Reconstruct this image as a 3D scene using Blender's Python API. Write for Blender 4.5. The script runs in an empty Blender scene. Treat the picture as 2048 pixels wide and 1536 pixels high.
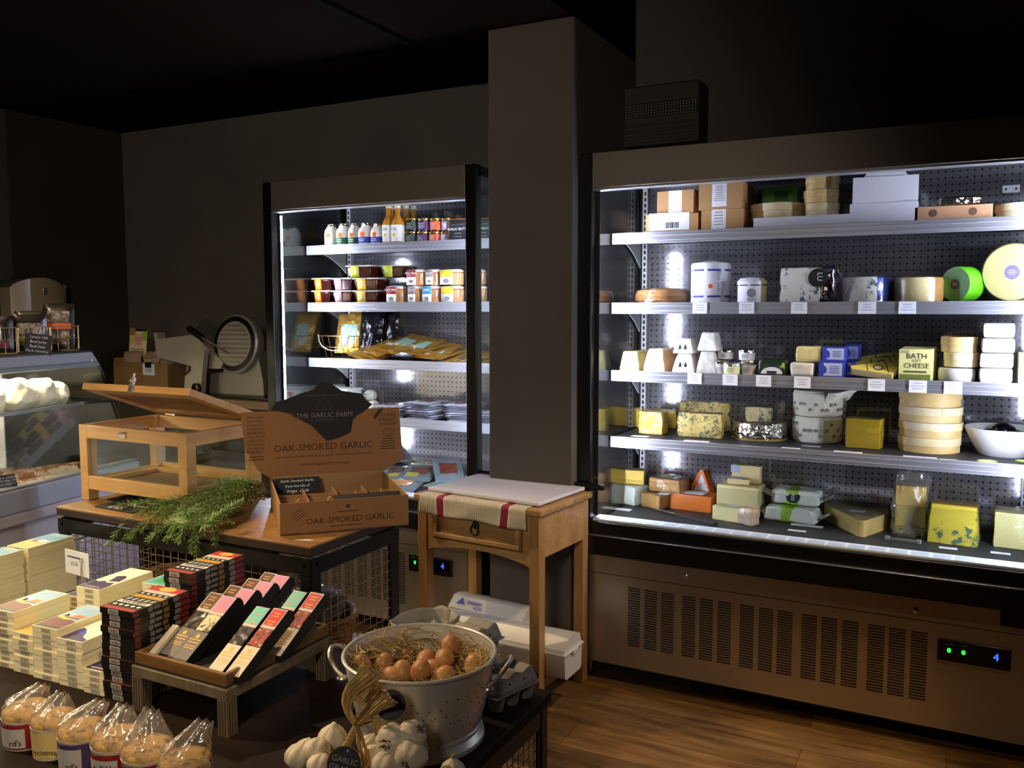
import bpy, bmesh, math, random
from mathutils import Matrix, Vector, noise
random.seed(7)
SC = bpy.context.scene
COL = SC.collection
R = math.radians
# ------------------------------------------------------------------ camera
FPX = 1740.0
YAW, PIT, ROLL, HC = R(27.47), R(4.922), R(.071), 1.45
_cy, _sy = math.cos(YAW), math.sin(YAW)
FW = Vector((-_sy*math.cos(PIT), _cy*math.cos(PIT), -math.sin(PIT)))
_r = Vector((_cy, _sy, 0)); _d = FW.cross(_r)
RT = math.cos(ROLL)*_r + math.sin(ROLL)*_d
DN = -math.sin(ROLL)*_r + math.cos(ROLL)*_d
CP = Vector((0, 0, HC))
cam = bpy.data.cameras.new('camera'); cam_o = bpy.data.objects.new('camera', cam); COL.objects.link(cam_o)
cam.sensor_width = 36; cam.lens = FPX/2048*36; cam.clip_start = .05; cam.clip_end = 50
mw = Matrix.Identity(4)
for i in range(3):
    mw[i][0] = RT[i]; mw[i][1] = -DN[i]; mw[i][2] = -FW[i]; mw[i][3] = CP[i]
cam_o.matrix_world = mw
SC.camera = cam_o
def at(px, py, x=None, y=None, z=None):
    """the point of the room a sight line through the photo meets on a known plane"""
    v = FW + (px-1024)/FPX*RT + (py-768)/FPX*DN
    if z is not None: t = (z-HC)/v.z
    elif y is not None: t = y/v.y
    else: t = x/v.x
    return CP + v*t
# ------------------------------------------------------------------ world, exposure
SC.view_settings.view_transform = 'Standard'; SC.view_settings.look = 'None'
SC.view_settings.gamma = 1; SC.view_settings.use_curve_mapping = False
SC.view_settings.exposure = 0.0
w = bpy.data.worlds.new('world'); SC.world = w; w.use_nodes = True
w.node_tree.nodes['Background'].inputs[0].default_value = (1.0, .80, .58, 1)
w.node_tree.nodes['Background'].inputs[1].default_value = 0.004
# ------------------------------------------------------------------ warm ceiling spotlights, and an unseen fill lamp
WARM = (1.0, .73, .44)
def spot(name, loc, aim, power, size=48, blend=.5, rad=.03, col=WARM):
    l = bpy.data.lights.new(name, 'SPOT'); l.energy = power; l.spot_size = R(size); l.spot_blend = blend
    l.shadow_soft_size = rad; l.color = col
    o = bpy.data.objects.new(name, l); COL.objects.link(o); o.location = loc
    o.rotation_euler = (Vector(aim)-Vector(loc)).to_track_quat('-Z', 'Y').to_euler()
    return o
spot('ceiling_spotlight_stand', (-2.75, 2.25, 2.42), (-1.75, 1.9, .7), 95, 60, .5)
spot('ceiling_spotlight_front', (-3.05, .8, 2.42), (-1.35, 1.45, .55), 135, 44, .5)
spot('ceiling_spotlight_case', (-2.8, .75, 2.42), (-2.45, 2.0, .9), 38, 30, .5)
spot('ceiling_spotlight_bars', (-.85, .75, 2.42), (-1.95, 1.25, .55), 85, 36, .35)
spot('ceiling_spotlight_floor', (.15, 2.75, 2.42), (-.95, 2.84, .2), 85, 52, .5)
spot('ceiling_spotlight_right', (.55, 2.2, 2.42), (.25, 3.1, .3), 26, 60, .7)
spot('ceiling_spotlight_counter', (-3.3, 1.6, 2.45), (-3.7, 2.3, 1.2), 22, 75, .8)
spot('fill_light_shop', (-.3, -1.2, 2.3), (-3.5, 3.7, 1.25), 190, 70, .9, .25, (1, .88, .74))  # unseen fill lamp behind the camera, added to raise the ambient light
# ------------------------------------------------------------------ materials
def lin(c): return c/12.92 if c <= .04045 else ((c+.055)/1.055)**2.4
def hx(h, a=1):
    if isinstance(h, (tuple, list)): return (*h[:3], 1)
    h = h.lstrip('#'); return (*[lin(int(h[i:i+2], 16)/255) for i in (0, 2, 4)], a)
MATS = {}
class NT:
    def __init__(s, name):
        s.m = bpy.data.materials.new(name); s.m.use_nodes = True; s.t = s.m.node_tree
        s.b = s.t.nodes['Principled BSDF']; s.out = s.t.nodes['Material Output']
    def n(s, typ, **kw):
        nd = s.t.nodes.new(typ)
        for k, v in kw.items():
            if k.startswith('i_'):
                key = k[2:]; key = int(key) if key.isdigit() else key.replace('_', ' ')
                nd.inputs[key].default_value = v
            else: setattr(nd, k, v)
        return nd
    def l(s, a, b): s.t.links.new(a, b)
    def coord(s, scale=(1, 1, 1), rot=(0, 0, 0), kind='Object'):
        tc = s.n('ShaderNodeTexCoord'); mp = s.n('ShaderNodeMapping')
        mp.inputs['Scale'].default_value = scale; mp.inputs['Rotation'].default_value = rot
        s.l(tc.outputs[kind], mp.inputs[0]); return mp.outputs[0]
    def noise(s, vec, scale, detail=3, rough=.5):
        nd = s.n('ShaderNodeTexNoise'); nd.inputs['Scale'].default_value = scale; nd.inputs['Detail'].default_value = detail
        nd.inputs['Roughness'].default_value = rough; s.l(vec, nd.inputs['Vector']); return nd.outputs['Fac']
    def ramp(s, fac, stops):
        nd = s.n('ShaderNodeValToRGB'); e = nd.color_ramp.elements
        e[0].position, e[0].color = stops[0][0], hx(stops[0][1]); e[1].position, e[1].color = stops[-1][0], hx(stops[-1][1])
        for p, c in stops[1:-1]:
            x = e.new(p); x.color = hx(c)
        s.l(fac, nd.inputs[0]); return nd.outputs[0]
    def bump(s, h, strength, dist=.002):
        b = s.n('ShaderNodeBump'); b.inputs['Strength'].default_value = strength; b.inputs['Distance'].default_value = dist
        s.l(h, b.inputs['Height']); s.l(b.outputs[0], s.b.inputs['Normal'])
    def setp(s, **kw):
        for k, v in kw.items(): s.b.inputs[k.replace('_', ' ')].default_value = v
def shade(h, f):
    c = hx(h); return tuple(min(1, x*f) for x in c[:3])
def mat(name, col, rough=.5, metal=0, var=0, vs=12, bump=0, bs=60, spec=.5, coat=0, sss=0, dist=.002, stretch=(1, 1, 1)):
    if name in MATS: return MATS[name]
    s = NT(name); s.setp(Roughness=rough, Metallic=metal); s.b.inputs['Specular IOR Level'].default_value = spec
    s.b.inputs['Base Color'].default_value = hx(col); s.b.inputs['Coat Weight'].default_value = coat
    v = s.coord(stretch)
    if var:
        s.l(s.ramp(s.noise(v, vs, 4), [(.3, shade(col, 1-var)), (.7, shade(col, 1+var*.6))]), s.b.inputs['Base Color'])
    if bump: s.bump(s.noise(v, bs, 4), bump, dist)
    if sss: s.b.inputs['Subsurface Weight'].default_value = sss; s.b.inputs['Subsurface Radius'].default_value = (.01, .006, .003)
    MATS[name] = s.m; return s.m
def emis(name, col, strength):
    s = NT(name); s.setp(Roughness=.6); s.b.inputs['Base Color'].default_value = (0.02, .02, .02, 1)
    s.b.inputs['Emission Color'].default_value = hx(col); s.b.inputs['Emission Strength'].default_value = strength
    MATS[name] = s.m; return s.m
def wood(name, c1, c2, c3, axis=0, scale=1.0, rough=.45, bump=.15, coat=0):
    s = NT(name); st = [9, 9, 9]; st[axis] = .9
    v = s.coord(tuple(x*scale for x in st))
    n1 = s.noise(v, 3.2, 6, .62); n2 = s.noise(v, 14, 3, .6)
    mx = s.n('ShaderNodeMath', operation='MULTIPLY_ADD'); s.l(n2, mx.inputs[0]); mx.inputs[1].default_value = .35; s.l(n1, mx.inputs[2])
    s.l(s.ramp(mx.outputs[0], [(.45, c1), (.62, c2), (.85, c3)]), s.b.inputs['Base Color'])
    s.setp(Roughness=rough); s.b.inputs['Coat Weight'].default_value = coat
    s.bump(mx.outputs[0], bump, .0015); MATS[name] = s.m; return s.m
def clear(name, tint='ffffff', ior=1.5, rough=0, gain=1.0, base=0.0, bump=0, bs=20, milky=0, milk='e8e8e8'):
    """thin clear sheet: mirror by Fresnel, the rest passes straight through"""
    s = NT(name); tr = s.n('ShaderNodeBsdfTransparent'); tr.inputs[0].default_value = hx(tint)
    gl = s.n('ShaderNodeBsdfGlossy'); gl.inputs['Roughness'].default_value = rough; gl.inputs[0].default_value = (1, 1, 1, 1)
    ge = s.n('ShaderNodeNewGeometry'); dt = s.n('ShaderNodeVectorMath', operation='DOT_PRODUCT'); s.l(ge.outputs['Normal'], dt.inputs[0]); s.l(ge.outputs['Incoming'], dt.inputs[1])
    ab = s.n('ShaderNodeMath', operation='ABSOLUTE'); s.l(dt.outputs['Value'], ab.inputs[0]); om = s.n('ShaderNodeMath', operation='SUBTRACT', use_clamp=True); om.inputs[0].default_value = 1; s.l(ab.outputs[0], om.inputs[1])
    pw = s.n('ShaderNodeMath', operation='POWER'); s.l(om.outputs[0], pw.inputs[0]); pw.inputs[1].default_value = 5
    f0 = ((ior-1)/(ior+1))**2; mu = s.n('ShaderNodeMath', operation='MULTIPLY_ADD', use_clamp=True); mu.inputs[1].default_value = (1-f0)*gain; mu.inputs[2].default_value = f0*gain+base
    s.l(pw.outputs[0], mu.inputs[0]); mx = s.n('ShaderNodeMixShader'); s.l(mu.outputs[0], mx.inputs[0])
    first = tr.outputs[0]
    if milky:
        df = s.n('ShaderNodeBsdfDiffuse'); df.inputs[0].default_value = hx(milk); m2 = s.n('ShaderNodeMixShader'); m2.inputs[0].default_value = milky
        s.l(first, m2.inputs[1]); s.l(df.outputs[0], m2.inputs[2]); first = m2.outputs[0]
    s.l(first, mx.inputs[1]); s.l(gl.outputs[0], mx.inputs[2]); s.l(mx.outputs[0], s.out.inputs[0])
    if bump:
        b = s.n('ShaderNodeBump'); b.inputs['Strength'].default_value = bump; b.inputs['Distance'].default_value = .01
        s.l(s.noise(s.coord(), bs, 3, .6), b.inputs['Height']); s.l(b.outputs[0], gl.inputs['Normal'])
    MATS[name] = s.m; return s.m
def foil(name, col, rough=.22, bump=.9, bs=45, metal=1):
    s = NT(name); s.setp(Roughness=rough, Metallic=metal); s.b.inputs['Base Color'].default_value = hx(col)
    v = s.coord(); vo = s.n('ShaderNodeTexVoronoi'); vo.inputs['Scale'].default_value = bs; s.l(v, vo.inputs['Vector'])
    ad = s.n('ShaderNodeMath', operation='ADD'); s.l(vo.outputs['Distance'], ad.inputs[0]); s.l(s.noise(v, bs*.5, 4, .7), ad.inputs[1])
    s.bump(ad.outputs[0], bump, .006); MATS[name] = s.m; return s.m
def veined(name, base, vein, rough=.6, scale=26, cut=.60, soft=.08, bump=.4):
    s = NT(name); v = s.coord(); n1 = s.noise(v, scale, 6, .7); n2 = s.noise(v, scale*.28, 2)
    ad = s.n('ShaderNodeMath', operation='MULTIPLY_ADD'); s.l(n2, ad.inputs[0]); ad.inputs[1].default_value = .5; s.l(n1, ad.inputs[2])
    s.l(s.ramp(ad.outputs[0], [(cut+.15, base), (cut+.15+soft, vein)]), s.b.inputs['Base Color'])
    s.setp(Roughness=rough); s.bump(n1, bump, .004); MATS[name] = s.m; return s.m
# ------------------------------------------------------------------ mesh builder
class MB:
    def __init__(s): s.v = []; s.f = []; s.m = []; s.T = Matrix.Identity(4); s.mats = []
    def mi(s, m):
        if m not in s.mats: s.mats.append(m)
        return s.mats.index(m)
    def add(s, verts, faces, m):
        o = len(s.v); k = s.mi(m); T = s.T
        if T.to_3x3().determinant() < 0: faces = [tuple(reversed(f)) for f in faces]
        s.v += [T @ Vector(p) for p in verts]; s.f += [[i+o for i in f] for f in faces]; s.m += [k]*len(faces); return s
    def box(s, c, d, m, rot=None, tap=(1, 1)):
        x, y, z = [q/2 for q in d]; tx, ty = tap
        vs = [(-x, -y, -z), (x, -y, -z), (x, y, -z), (-x, y, -z), (-x*tx, -y*ty, z), (x*tx, -y*ty, z), (x*tx, y*ty, z), (-x*tx, y*ty, z)]
        if rot is not None: vs = [rot @ Vector(p) for p in vs]
        vs = [(p[0]+c[0], p[1]+c[1], p[2]+c[2]) for p in vs]
        return s.add(vs, [(0, 3, 2, 1), (4, 5, 6, 7), (0, 1, 5, 4), (1, 2, 6, 5), (2, 3, 7, 6), (3, 0, 4, 7)], m)
    def bb(s, a, b, m): return s.box([(a[i]+b[i])/2 for i in range(3)], [abs(b[i]-a[i]) for i in range(3)], m)
    def quad(s, p, m): return s.add(p, [tuple(range(len(p)))], m)
    def lathe(s, prof, m, n=32, c=(0, 0, 0), cap0=True, cap1=True, sq=(1, 1), wob=None):
        vs = []; fs = []
        for k, (r, z) in enumerate(prof):
            for i in range(n):
                a = 2*math.pi*i/n; rr = r*(wob(a, z) if wob else 1)
                vs.append((c[0]+rr*math.cos(a)*sq[0], c[1]+rr*math.sin(a)*sq[1], c[2]+z))
        for k in range(len(prof)-1):
            for i in range(n):
                j = (i+1) % n; fs.append((k*n+i, k*n+j, (k+1)*n+j, (k+1)*n+i))
        if cap0: fs.append(tuple(reversed(range(n))))
        if cap1: fs.append(tuple(range((len(prof)-1)*n, len(prof)*n)))
        return s.add(vs, fs, m)
    def cyl(s, p0, p1, r, m, n=12, r1=None):
        p0 = Vector(p0); p1 = Vector(p1); d = p1-p0; L = d.length; q = d.to_track_quat('Z', 'Y').to_matrix().to_4x4()
        T = s.T; s.T = T @ Matrix.Translation(p0) @ q; s.lathe([(r, 0), (r if r1 is None else r1, L)], m, n); s.T = T; return s
    def tube(s, pts, r, m, n=6, closed=False, rs=None, flat=1):
        P = [Vector(p) for p in pts]; N = len(P); vs = []; fs = []; up = None
        for i, p in enumerate(P):
            a = P[(i-1) % N] if (closed or i > 0) else p; b = P[(i+1) % N] if (closed or i < N-1) else p
            t = (b-a).normalized()
            if up is None: up = Vector((0, 0, 1)) if abs(t.z) < .9 else Vector((1, 0, 0))
            x = t.cross(up).normalized(); up = x.cross(t).normalized(); rr = rs[i] if rs else r
            for k in range(n):
                an = 2*math.pi*(k+.5)/n; vs.append(p + x*rr*math.cos(an) + up*rr*flat*math.sin(an))
        M = N if closed else N-1
        for i in range(M):
            j = (i+1) % N
            for k in range(n):
                l = (k+1) % n; fs.append((i*n+k, i*n+l, j*n+l, j*n+k))
        if not closed: fs += [tuple(reversed(range(n))), tuple(range((N-1)*n, N*n))]
        return s.add(vs, fs, m)
    def prism(s, poly, z0, z1, m, mtop=None, mside=None):
        n = len(poly); vs = [(p[0], p[1], z0) for p in poly]+[(p[0], p[1], z1) for p in poly]
        s.add(vs, [tuple(reversed(range(n)))], m); s.add(vs, [tuple(range(n, 2*n))], mtop or m)
        return s.add(vs, [(i, (i+1) % n, n+(i+1) % n, n+i) for i in range(n)], mside or m)
    def ball(s, c, r, m, n=14, k=9, wob=None):
        prof = [(max(1e-4, math.sin(math.pi*i/k)), -math.cos(math.pi*i/k)) for i in range(k+1)]
        rr = r if isinstance(r, (tuple, list)) else (r, r, r)
        T = s.T; s.T = T @ Matrix.Translation(c) @ Matrix.Diagonal((*rr, 1)); s.lathe(prof, m, n, cap0=False, cap1=False, wob=wob); s.T = T; return s
    def grid(s, fn, nu, nv, m):
        vs = [fn(i/nu, j/nv) for j in range(nv+1) for i in range(nu+1)]
        return s.add(vs, [(j*(nu+1)+i, j*(nu+1)+i+1, (j+1)*(nu+1)+i+1, (j+1)*(nu+1)+i) for j in range(nv) for i in range(nu)], m)
    def text(s, body, size, T, m, depth=.0003, align='CENTER', sx=1, bold=0):
        vs, fs = text_mesh(body, align, bold)
        T0 = s.T; s.T = T0 @ T; s.add([(x*size*sx, y*size, depth) for x, y in vs], fs, m); s.T = T0; return s
    def build(s, name, parent=None, bev=0, seg=2, ang=35, sub=0, solid=0, smooth=True):
        me = bpy.data.meshes.new(name); me.from_pydata([tuple(p) for p in s.v], [], s.f)
        for m in s.mats: me.materials.append(m)
        me.polygons.foreach_set('material_index', s.m)
        if smooth:
            me.polygons.foreach_set('use_smooth', [True]*len(s.f)); me.update(); me.set_sharp_from_angle(angle=R(ang))
        me.update()
        o = bpy.data.objects.new(name, me); COL.objects.link(o)
        if parent is not None: o.parent = parent
        if solid: md = o.modifiers.new('solid', 'SOLIDIFY'); md.thickness = solid; md.offset = 0
        if bev: md = o.modifiers.new('bevel', 'BEVEL'); md.width = bev; md.segments = seg; md.limit_method = 'ANGLE'; md.angle_limit = R(40)
        if sub: md = o.modifiers.new('sub', 'SUBSURF'); md.levels = sub; md.render_levels = sub
        return o
_TX = {}
def text_mesh(body, align, bold):
    k = (body, align, bold)
    if k not in _TX:
        cu = bpy.data.curves.new('t', 'FONT'); cu.body = body; cu.size = 1; cu.align_x = align; cu.align_y = 'CENTER'; cu.resolution_u = 2
        cu.offset = bold
        ob = bpy.data.objects.new('t', cu); COL.objects.link(ob)
        dg = bpy.context.evaluated_depsgraph_get(); ev = ob.evaluated_get(dg); me = ev.to_mesh()
        _TX[k] = ([(v.co.x, v.co.y) for v in me.vertices], [tuple(p.vertices) for p in me.polygons])
        ev.to_mesh_clear(); bpy.data.objects.remove(ob); bpy.data.curves.remove(cu)
    return _TX[k]
def frame(o, xaxis, yaxis):
    """matrix whose x and y axes lie in a surface, z out of it"""
    x = Vector(xaxis).normalized(); y = Vector(yaxis); y = (y-x*y.dot(x)).normalized(); z = x.cross(y)
    return Matrix(((x.x, y.x, z.x, o[0]), (x.y, y.y, z.y, o[1]), (x.z, y.z, z.z, o[2]), (0, 0, 0, 1)))
def FRONT(x, y, z): return frame((x, y, z), (1, 0, 0), (0, 0, 1))   # text on a face looking towards -Y
def TOP(x, y, z): return frame((x, y, z), (1, 0, 0), (0, 1, 0))
def tag(o, label, cat, group=None, kind=None):
    o['label'] = label; o['category'] = cat
    if group: o['group'] = group
    if kind: o['kind'] = kind
    return o
def thing(name, label, cat, loc=(0, 0, 0), rz=0, group=None):
    o = bpy.data.objects.new(name, None); COL.objects.link(o); o.empty_display_size = .05
    o.location = loc; o.rotation_euler = (0, 0, R(rz)); return tag(o, label, cat, group)
def one(mb, name, label, cat, loc=(0, 0, 0), rz=0, group=None, bev=0, **kw):
    o = mb.build(name, None, bev, **kw); o.location = loc; o.rotation_euler = (0, 0, R(rz)); return tag(o, label, cat, group)
def dup(root, loc=None, rz=None, label=None, group=None):
    r = root.copy(); COL.objects.link(r)
    if loc is not None: r.location = loc
    if rz is not None: r.rotation_euler = (root.rotation_euler[0], root.rotation_euler[1], R(rz))
    if label: r['label'] = label
    if group: r['group'] = group
    for ch in list(root.children):
        c = ch.copy(); COL.objects.link(c); c.parent = r
        for g in list(ch.children):
            d = g.copy(); COL.objects.link(d); d.parent = c
    return r
def struct(mb, name, **kw):
    o = mb.build(name, None, **kw); o['kind'] = 'structure'; return o
ORD = ['topmost', 'second from the top', 'third from the top', 'fourth from the top', 'fifth from the top', 'sixth from the top', 'seventh from the top', 'eighth from the top',
       'ninth from the top', 'tenth from the top', 'eleventh from the top', 'twelfth from the top', 'thirteenth from the top', 'fourteenth from the top', 'fifteenth from the top', 'sixteenth from the top']
def slab(mb, sx, sy, sz, m, n=(8, 6, 6), amp=.003, seed=0, tap=(1, 1), ms=None, rnd=.12):
    """a soft-edged lump: box with rounded edges and uneven faces, standing on z=0, centred in x and y. ms: material by outward axis"""
    nx, ny, nz = n
    def disp(u, v, w_):
        p = Vector((u, v, w_)); q = Vector((max(-1+rnd, min(1-rnd, u)), max(-1+rnd, min(1-rnd, v)), max(-1+rnd, min(1-rnd, w_))))
        d = p-q
        if d.length > 1e-6: p = q + d.normalized()*min(d.length, rnd)
        k = 1+p.z; tx = 1+(tap[0]-1)*k/2; ty = 1+(tap[1]-1)*k/2
        P = Vector((p.x*sx/2*tx, p.y*sy/2*ty, (p.z+1)*sz/2))
        nv = noise.noise_vector(P*28+Vector((seed*7.1, seed*3.3, seed)))
        P += Vector((nv.x*amp, nv.y*amp, nv.z*amp*(.6 if p.z > -.99 else 0)))
        return P
    faces = [('x+', lambda a, b: (1, a, b), ny, nz), ('x-', lambda a, b: (-1, -a, b), ny, nz), ('y+', lambda a, b: (-a, 1, b), nx, nz),
             ('y-', lambda a, b: (a, -1, b), nx, nz), ('z+', lambda a, b: (a, b, 1), nx, ny), ('z-', lambda a, b: (-a, b, -1), nx, ny)]
    for key, fn, p, q in faces:
        mb.grid(lambda u, v: disp(*fn(u*2-1, v*2-1)), p, q, (ms or {}).get(key, m))
    return mb
# ------------------------------------------------------------------ materials in use
def floor_mat():
    s = NT('floor_planks'); v = s.coord((1, 1, 1))
    br = s.n('ShaderNodeTexBrick'); br.offset = .37; s.l(v, br.inputs['Vector'])
    br.inputs['Scale'].default_value = 1; br.inputs['Brick Width'].default_value = 1.15; br.inputs['Row Height'].default_value = .17
    br.inputs['Mortar Size'].default_value = .0012; br.inputs['Color1'].default_value = hx('ffffff'); br.inputs['Color2'].default_value = hx('9a9a9a')
    br.inputs['Mortar'].default_value = hx('2a2018'); br.inputs['Bias'].default_value = 0
    n1 = s.noise(s.coord((1.2, 11, 1)), 2.6, 6, .65); n2 = s.noise(s.coord((2.2, 3, 1)), 2.2, 4, .6)
    c1 = s.ramp(n1, [(.3, '5b4126'), (.52, '94703f'), (.72, 'b3905c')]); c2 = s.ramp(n2, [(.38, 'c9b89c'), (.62, '8a6f50')])
    m1 = s.n('ShaderNodeMixRGB', blend_type='MULTIPLY'); m1.inputs[0].default_value = .55; s.l(c1, m1.inputs[1]); s.l(c2, m1.inputs[2])
    m2 = s.n('ShaderNodeMixRGB', blend_type='MULTIPLY'); m2.inputs[0].default_value = .8; s.l(m1.outputs[0], m2.inputs[1]); s.l(br.outputs['Color'], m2.inputs[2])
    s.l(m2.outputs[0], s.b.inputs['Base Color']); s.setp(Roughness=.42); s.bump(n1, .15, .001); return s.m
FLOOR = floor_mat()
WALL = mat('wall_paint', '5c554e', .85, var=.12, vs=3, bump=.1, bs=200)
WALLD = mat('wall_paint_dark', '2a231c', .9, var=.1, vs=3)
CEIL = mat('ceiling_paint', '1b1510', .95, var=.12, vs=2, spec=.03)
BLK = mat('black_metal', '0c0c0d', .35, 0, spec=.5)
BLKM = mat('black_matt', '0d0c0b', .7)
STEEL = mat('brushed_steel', 'c2b6a8', .34, .85, var=.05, vs=4, bump=.05, bs=90, stretch=(1, 1, .04))
FASCIA = mat('canopy_face', '857a70', .45, .6)
ALU = mat('shelf_edge_aluminium', 'b4b6bc', .3, .65)
WHT = mat('white_enamel', 'e6e8ea', .4)
SHELFT = mat('shelf_top_dark', '303236', .55, .2)
DARKIN = mat('cabinet_lining', '23252a', .5, .3)
CARD = mat('price_card', 'eef0f4', .6)
INK = mat('card_ink', '3c3f55', .7)
BLACKINK = mat('black_print', '14110f', .7)
GLASS = clear('side_glass', 'f4f8f6', 1.55, 0, 1.7, .02)
RISER = clear('riser_glass', 'f4f8f6', 1.45, 0, 1.0)
CLING = clear('cling_film', 'fdfdfd', 1.45, .1, 1.2, .03, bump=.5, bs=38)
BAGGY = clear('plastic_bag_film', 'f4f4f4', 1.45, .12, 1.3, .05, bump=.8, bs=22, milky=.09)
def perforated():
    s = NT('perforated_steel'); tc = s.n('ShaderNodeTexCoord'); sp = s.n('ShaderNodeSeparateXYZ'); s.l(tc.outputs['Object'], sp.inputs[0])
    def cell(sock, off):
        a = s.n('ShaderNodeMath', operation='MULTIPLY_ADD'); s.l(sock, a.inputs[0]); a.inputs[1].default_value = 1/.024; a.inputs[2].default_value = off
        f = s.n('ShaderNodeMath', operation='FRACT'); s.l(a.outputs[0], f.inputs[0])
        d = s.n('ShaderNodeMath', operation='SUBTRACT'); s.l(f.outputs[0], d.inputs[0]); d.inputs[1].default_value = .5; return d.outputs[0]
    def dist(off):
        x, z = cell(sp.outputs[0], off), cell(sp.outputs[2], off)
        cv = s.n('ShaderNodeCombineXYZ'); s.l(x, cv.inputs[0]); s.l(z, cv.inputs[1]); ln = s.n('ShaderNodeVectorMath', operation='LENGTH'); s.l(cv.outputs[0], ln.inputs[0])
        lt = s.n('ShaderNodeMath', operation='LESS_THAN'); s.l(ln.outputs['Value'], lt.inputs[0]); lt.inputs[1].default_value = .15; return lt.outputs[0]
    h = dist(0)
    mc = s.n('ShaderNodeMixRGB'); s.l(h, mc.inputs[0]); mc.inputs[1].default_value = hx('a3a2a6'); mc.inputs[2].default_value = (.006, .006, .007, 1)
    s.l(mc.outputs[0], s.b.inputs['Base Color']); mm = s.n('ShaderNodeMath', operation='MULTIPLY_ADD'); s.l(h, mm.inputs[0]); mm.inputs[1].default_value = -.75; mm.inputs[2].default_value = .75
    s.l(mm.outputs[0], s.b.inputs['Metallic']); s.setp(Roughness=.115); s.bump(s.noise(s.coord(), 5, 2), .05, .004); return s.m
PERF = perforated()
LED = emis('led_white', 'dfe6ff', 250)
GREENLED = emis('green_lamp', '20ff40', 2.2); BLUELED = emis('blue_digit', '2040ff', 6)
# ------------------------------------------------------------------ room shell
YW, ZC, XL = 3.74, 2.53, -4.65
b = MB(); b.bb((XL-.1, -2.6, -.1), (3.2, YW+.1, 0), FLOOR); struct(b, 'floor')
b = MB(); b.bb((XL-.1, -2.6, ZC), (-1.33, YW+.1, ZC+.1), CEIL); b.bb((-1.33, -2.6, ZC+.3), (3.2, YW+.1, ZC+.4), CEIL); b.bb((-1.335, -2.6, ZC), (-1.33, YW+.1, ZC+.35), CEIL); struct(b, 'ceiling')
b = MB(); b.bb((XL-.1, YW, 0), (3.2, YW+.1, ZC+.4), WALL); struct(b, 'wall_back')
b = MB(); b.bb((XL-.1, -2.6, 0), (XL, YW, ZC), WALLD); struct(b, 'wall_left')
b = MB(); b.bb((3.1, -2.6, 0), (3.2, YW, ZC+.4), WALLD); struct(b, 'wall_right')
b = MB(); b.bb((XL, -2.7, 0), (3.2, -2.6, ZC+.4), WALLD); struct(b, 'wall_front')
b = MB(); b.bb((-1.69, 3.05, 0), (-1.327, YW, ZC), WALL); c = struct(b, 'wall_column', bev=.004)
b = MB(); b.bb((-2.06, -2.6, ZC-.012), (-2.03, 3.6, ZC), mat('joint_black', '040303', .9, spec=.1)); struct(b, 'trim_1')
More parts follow.
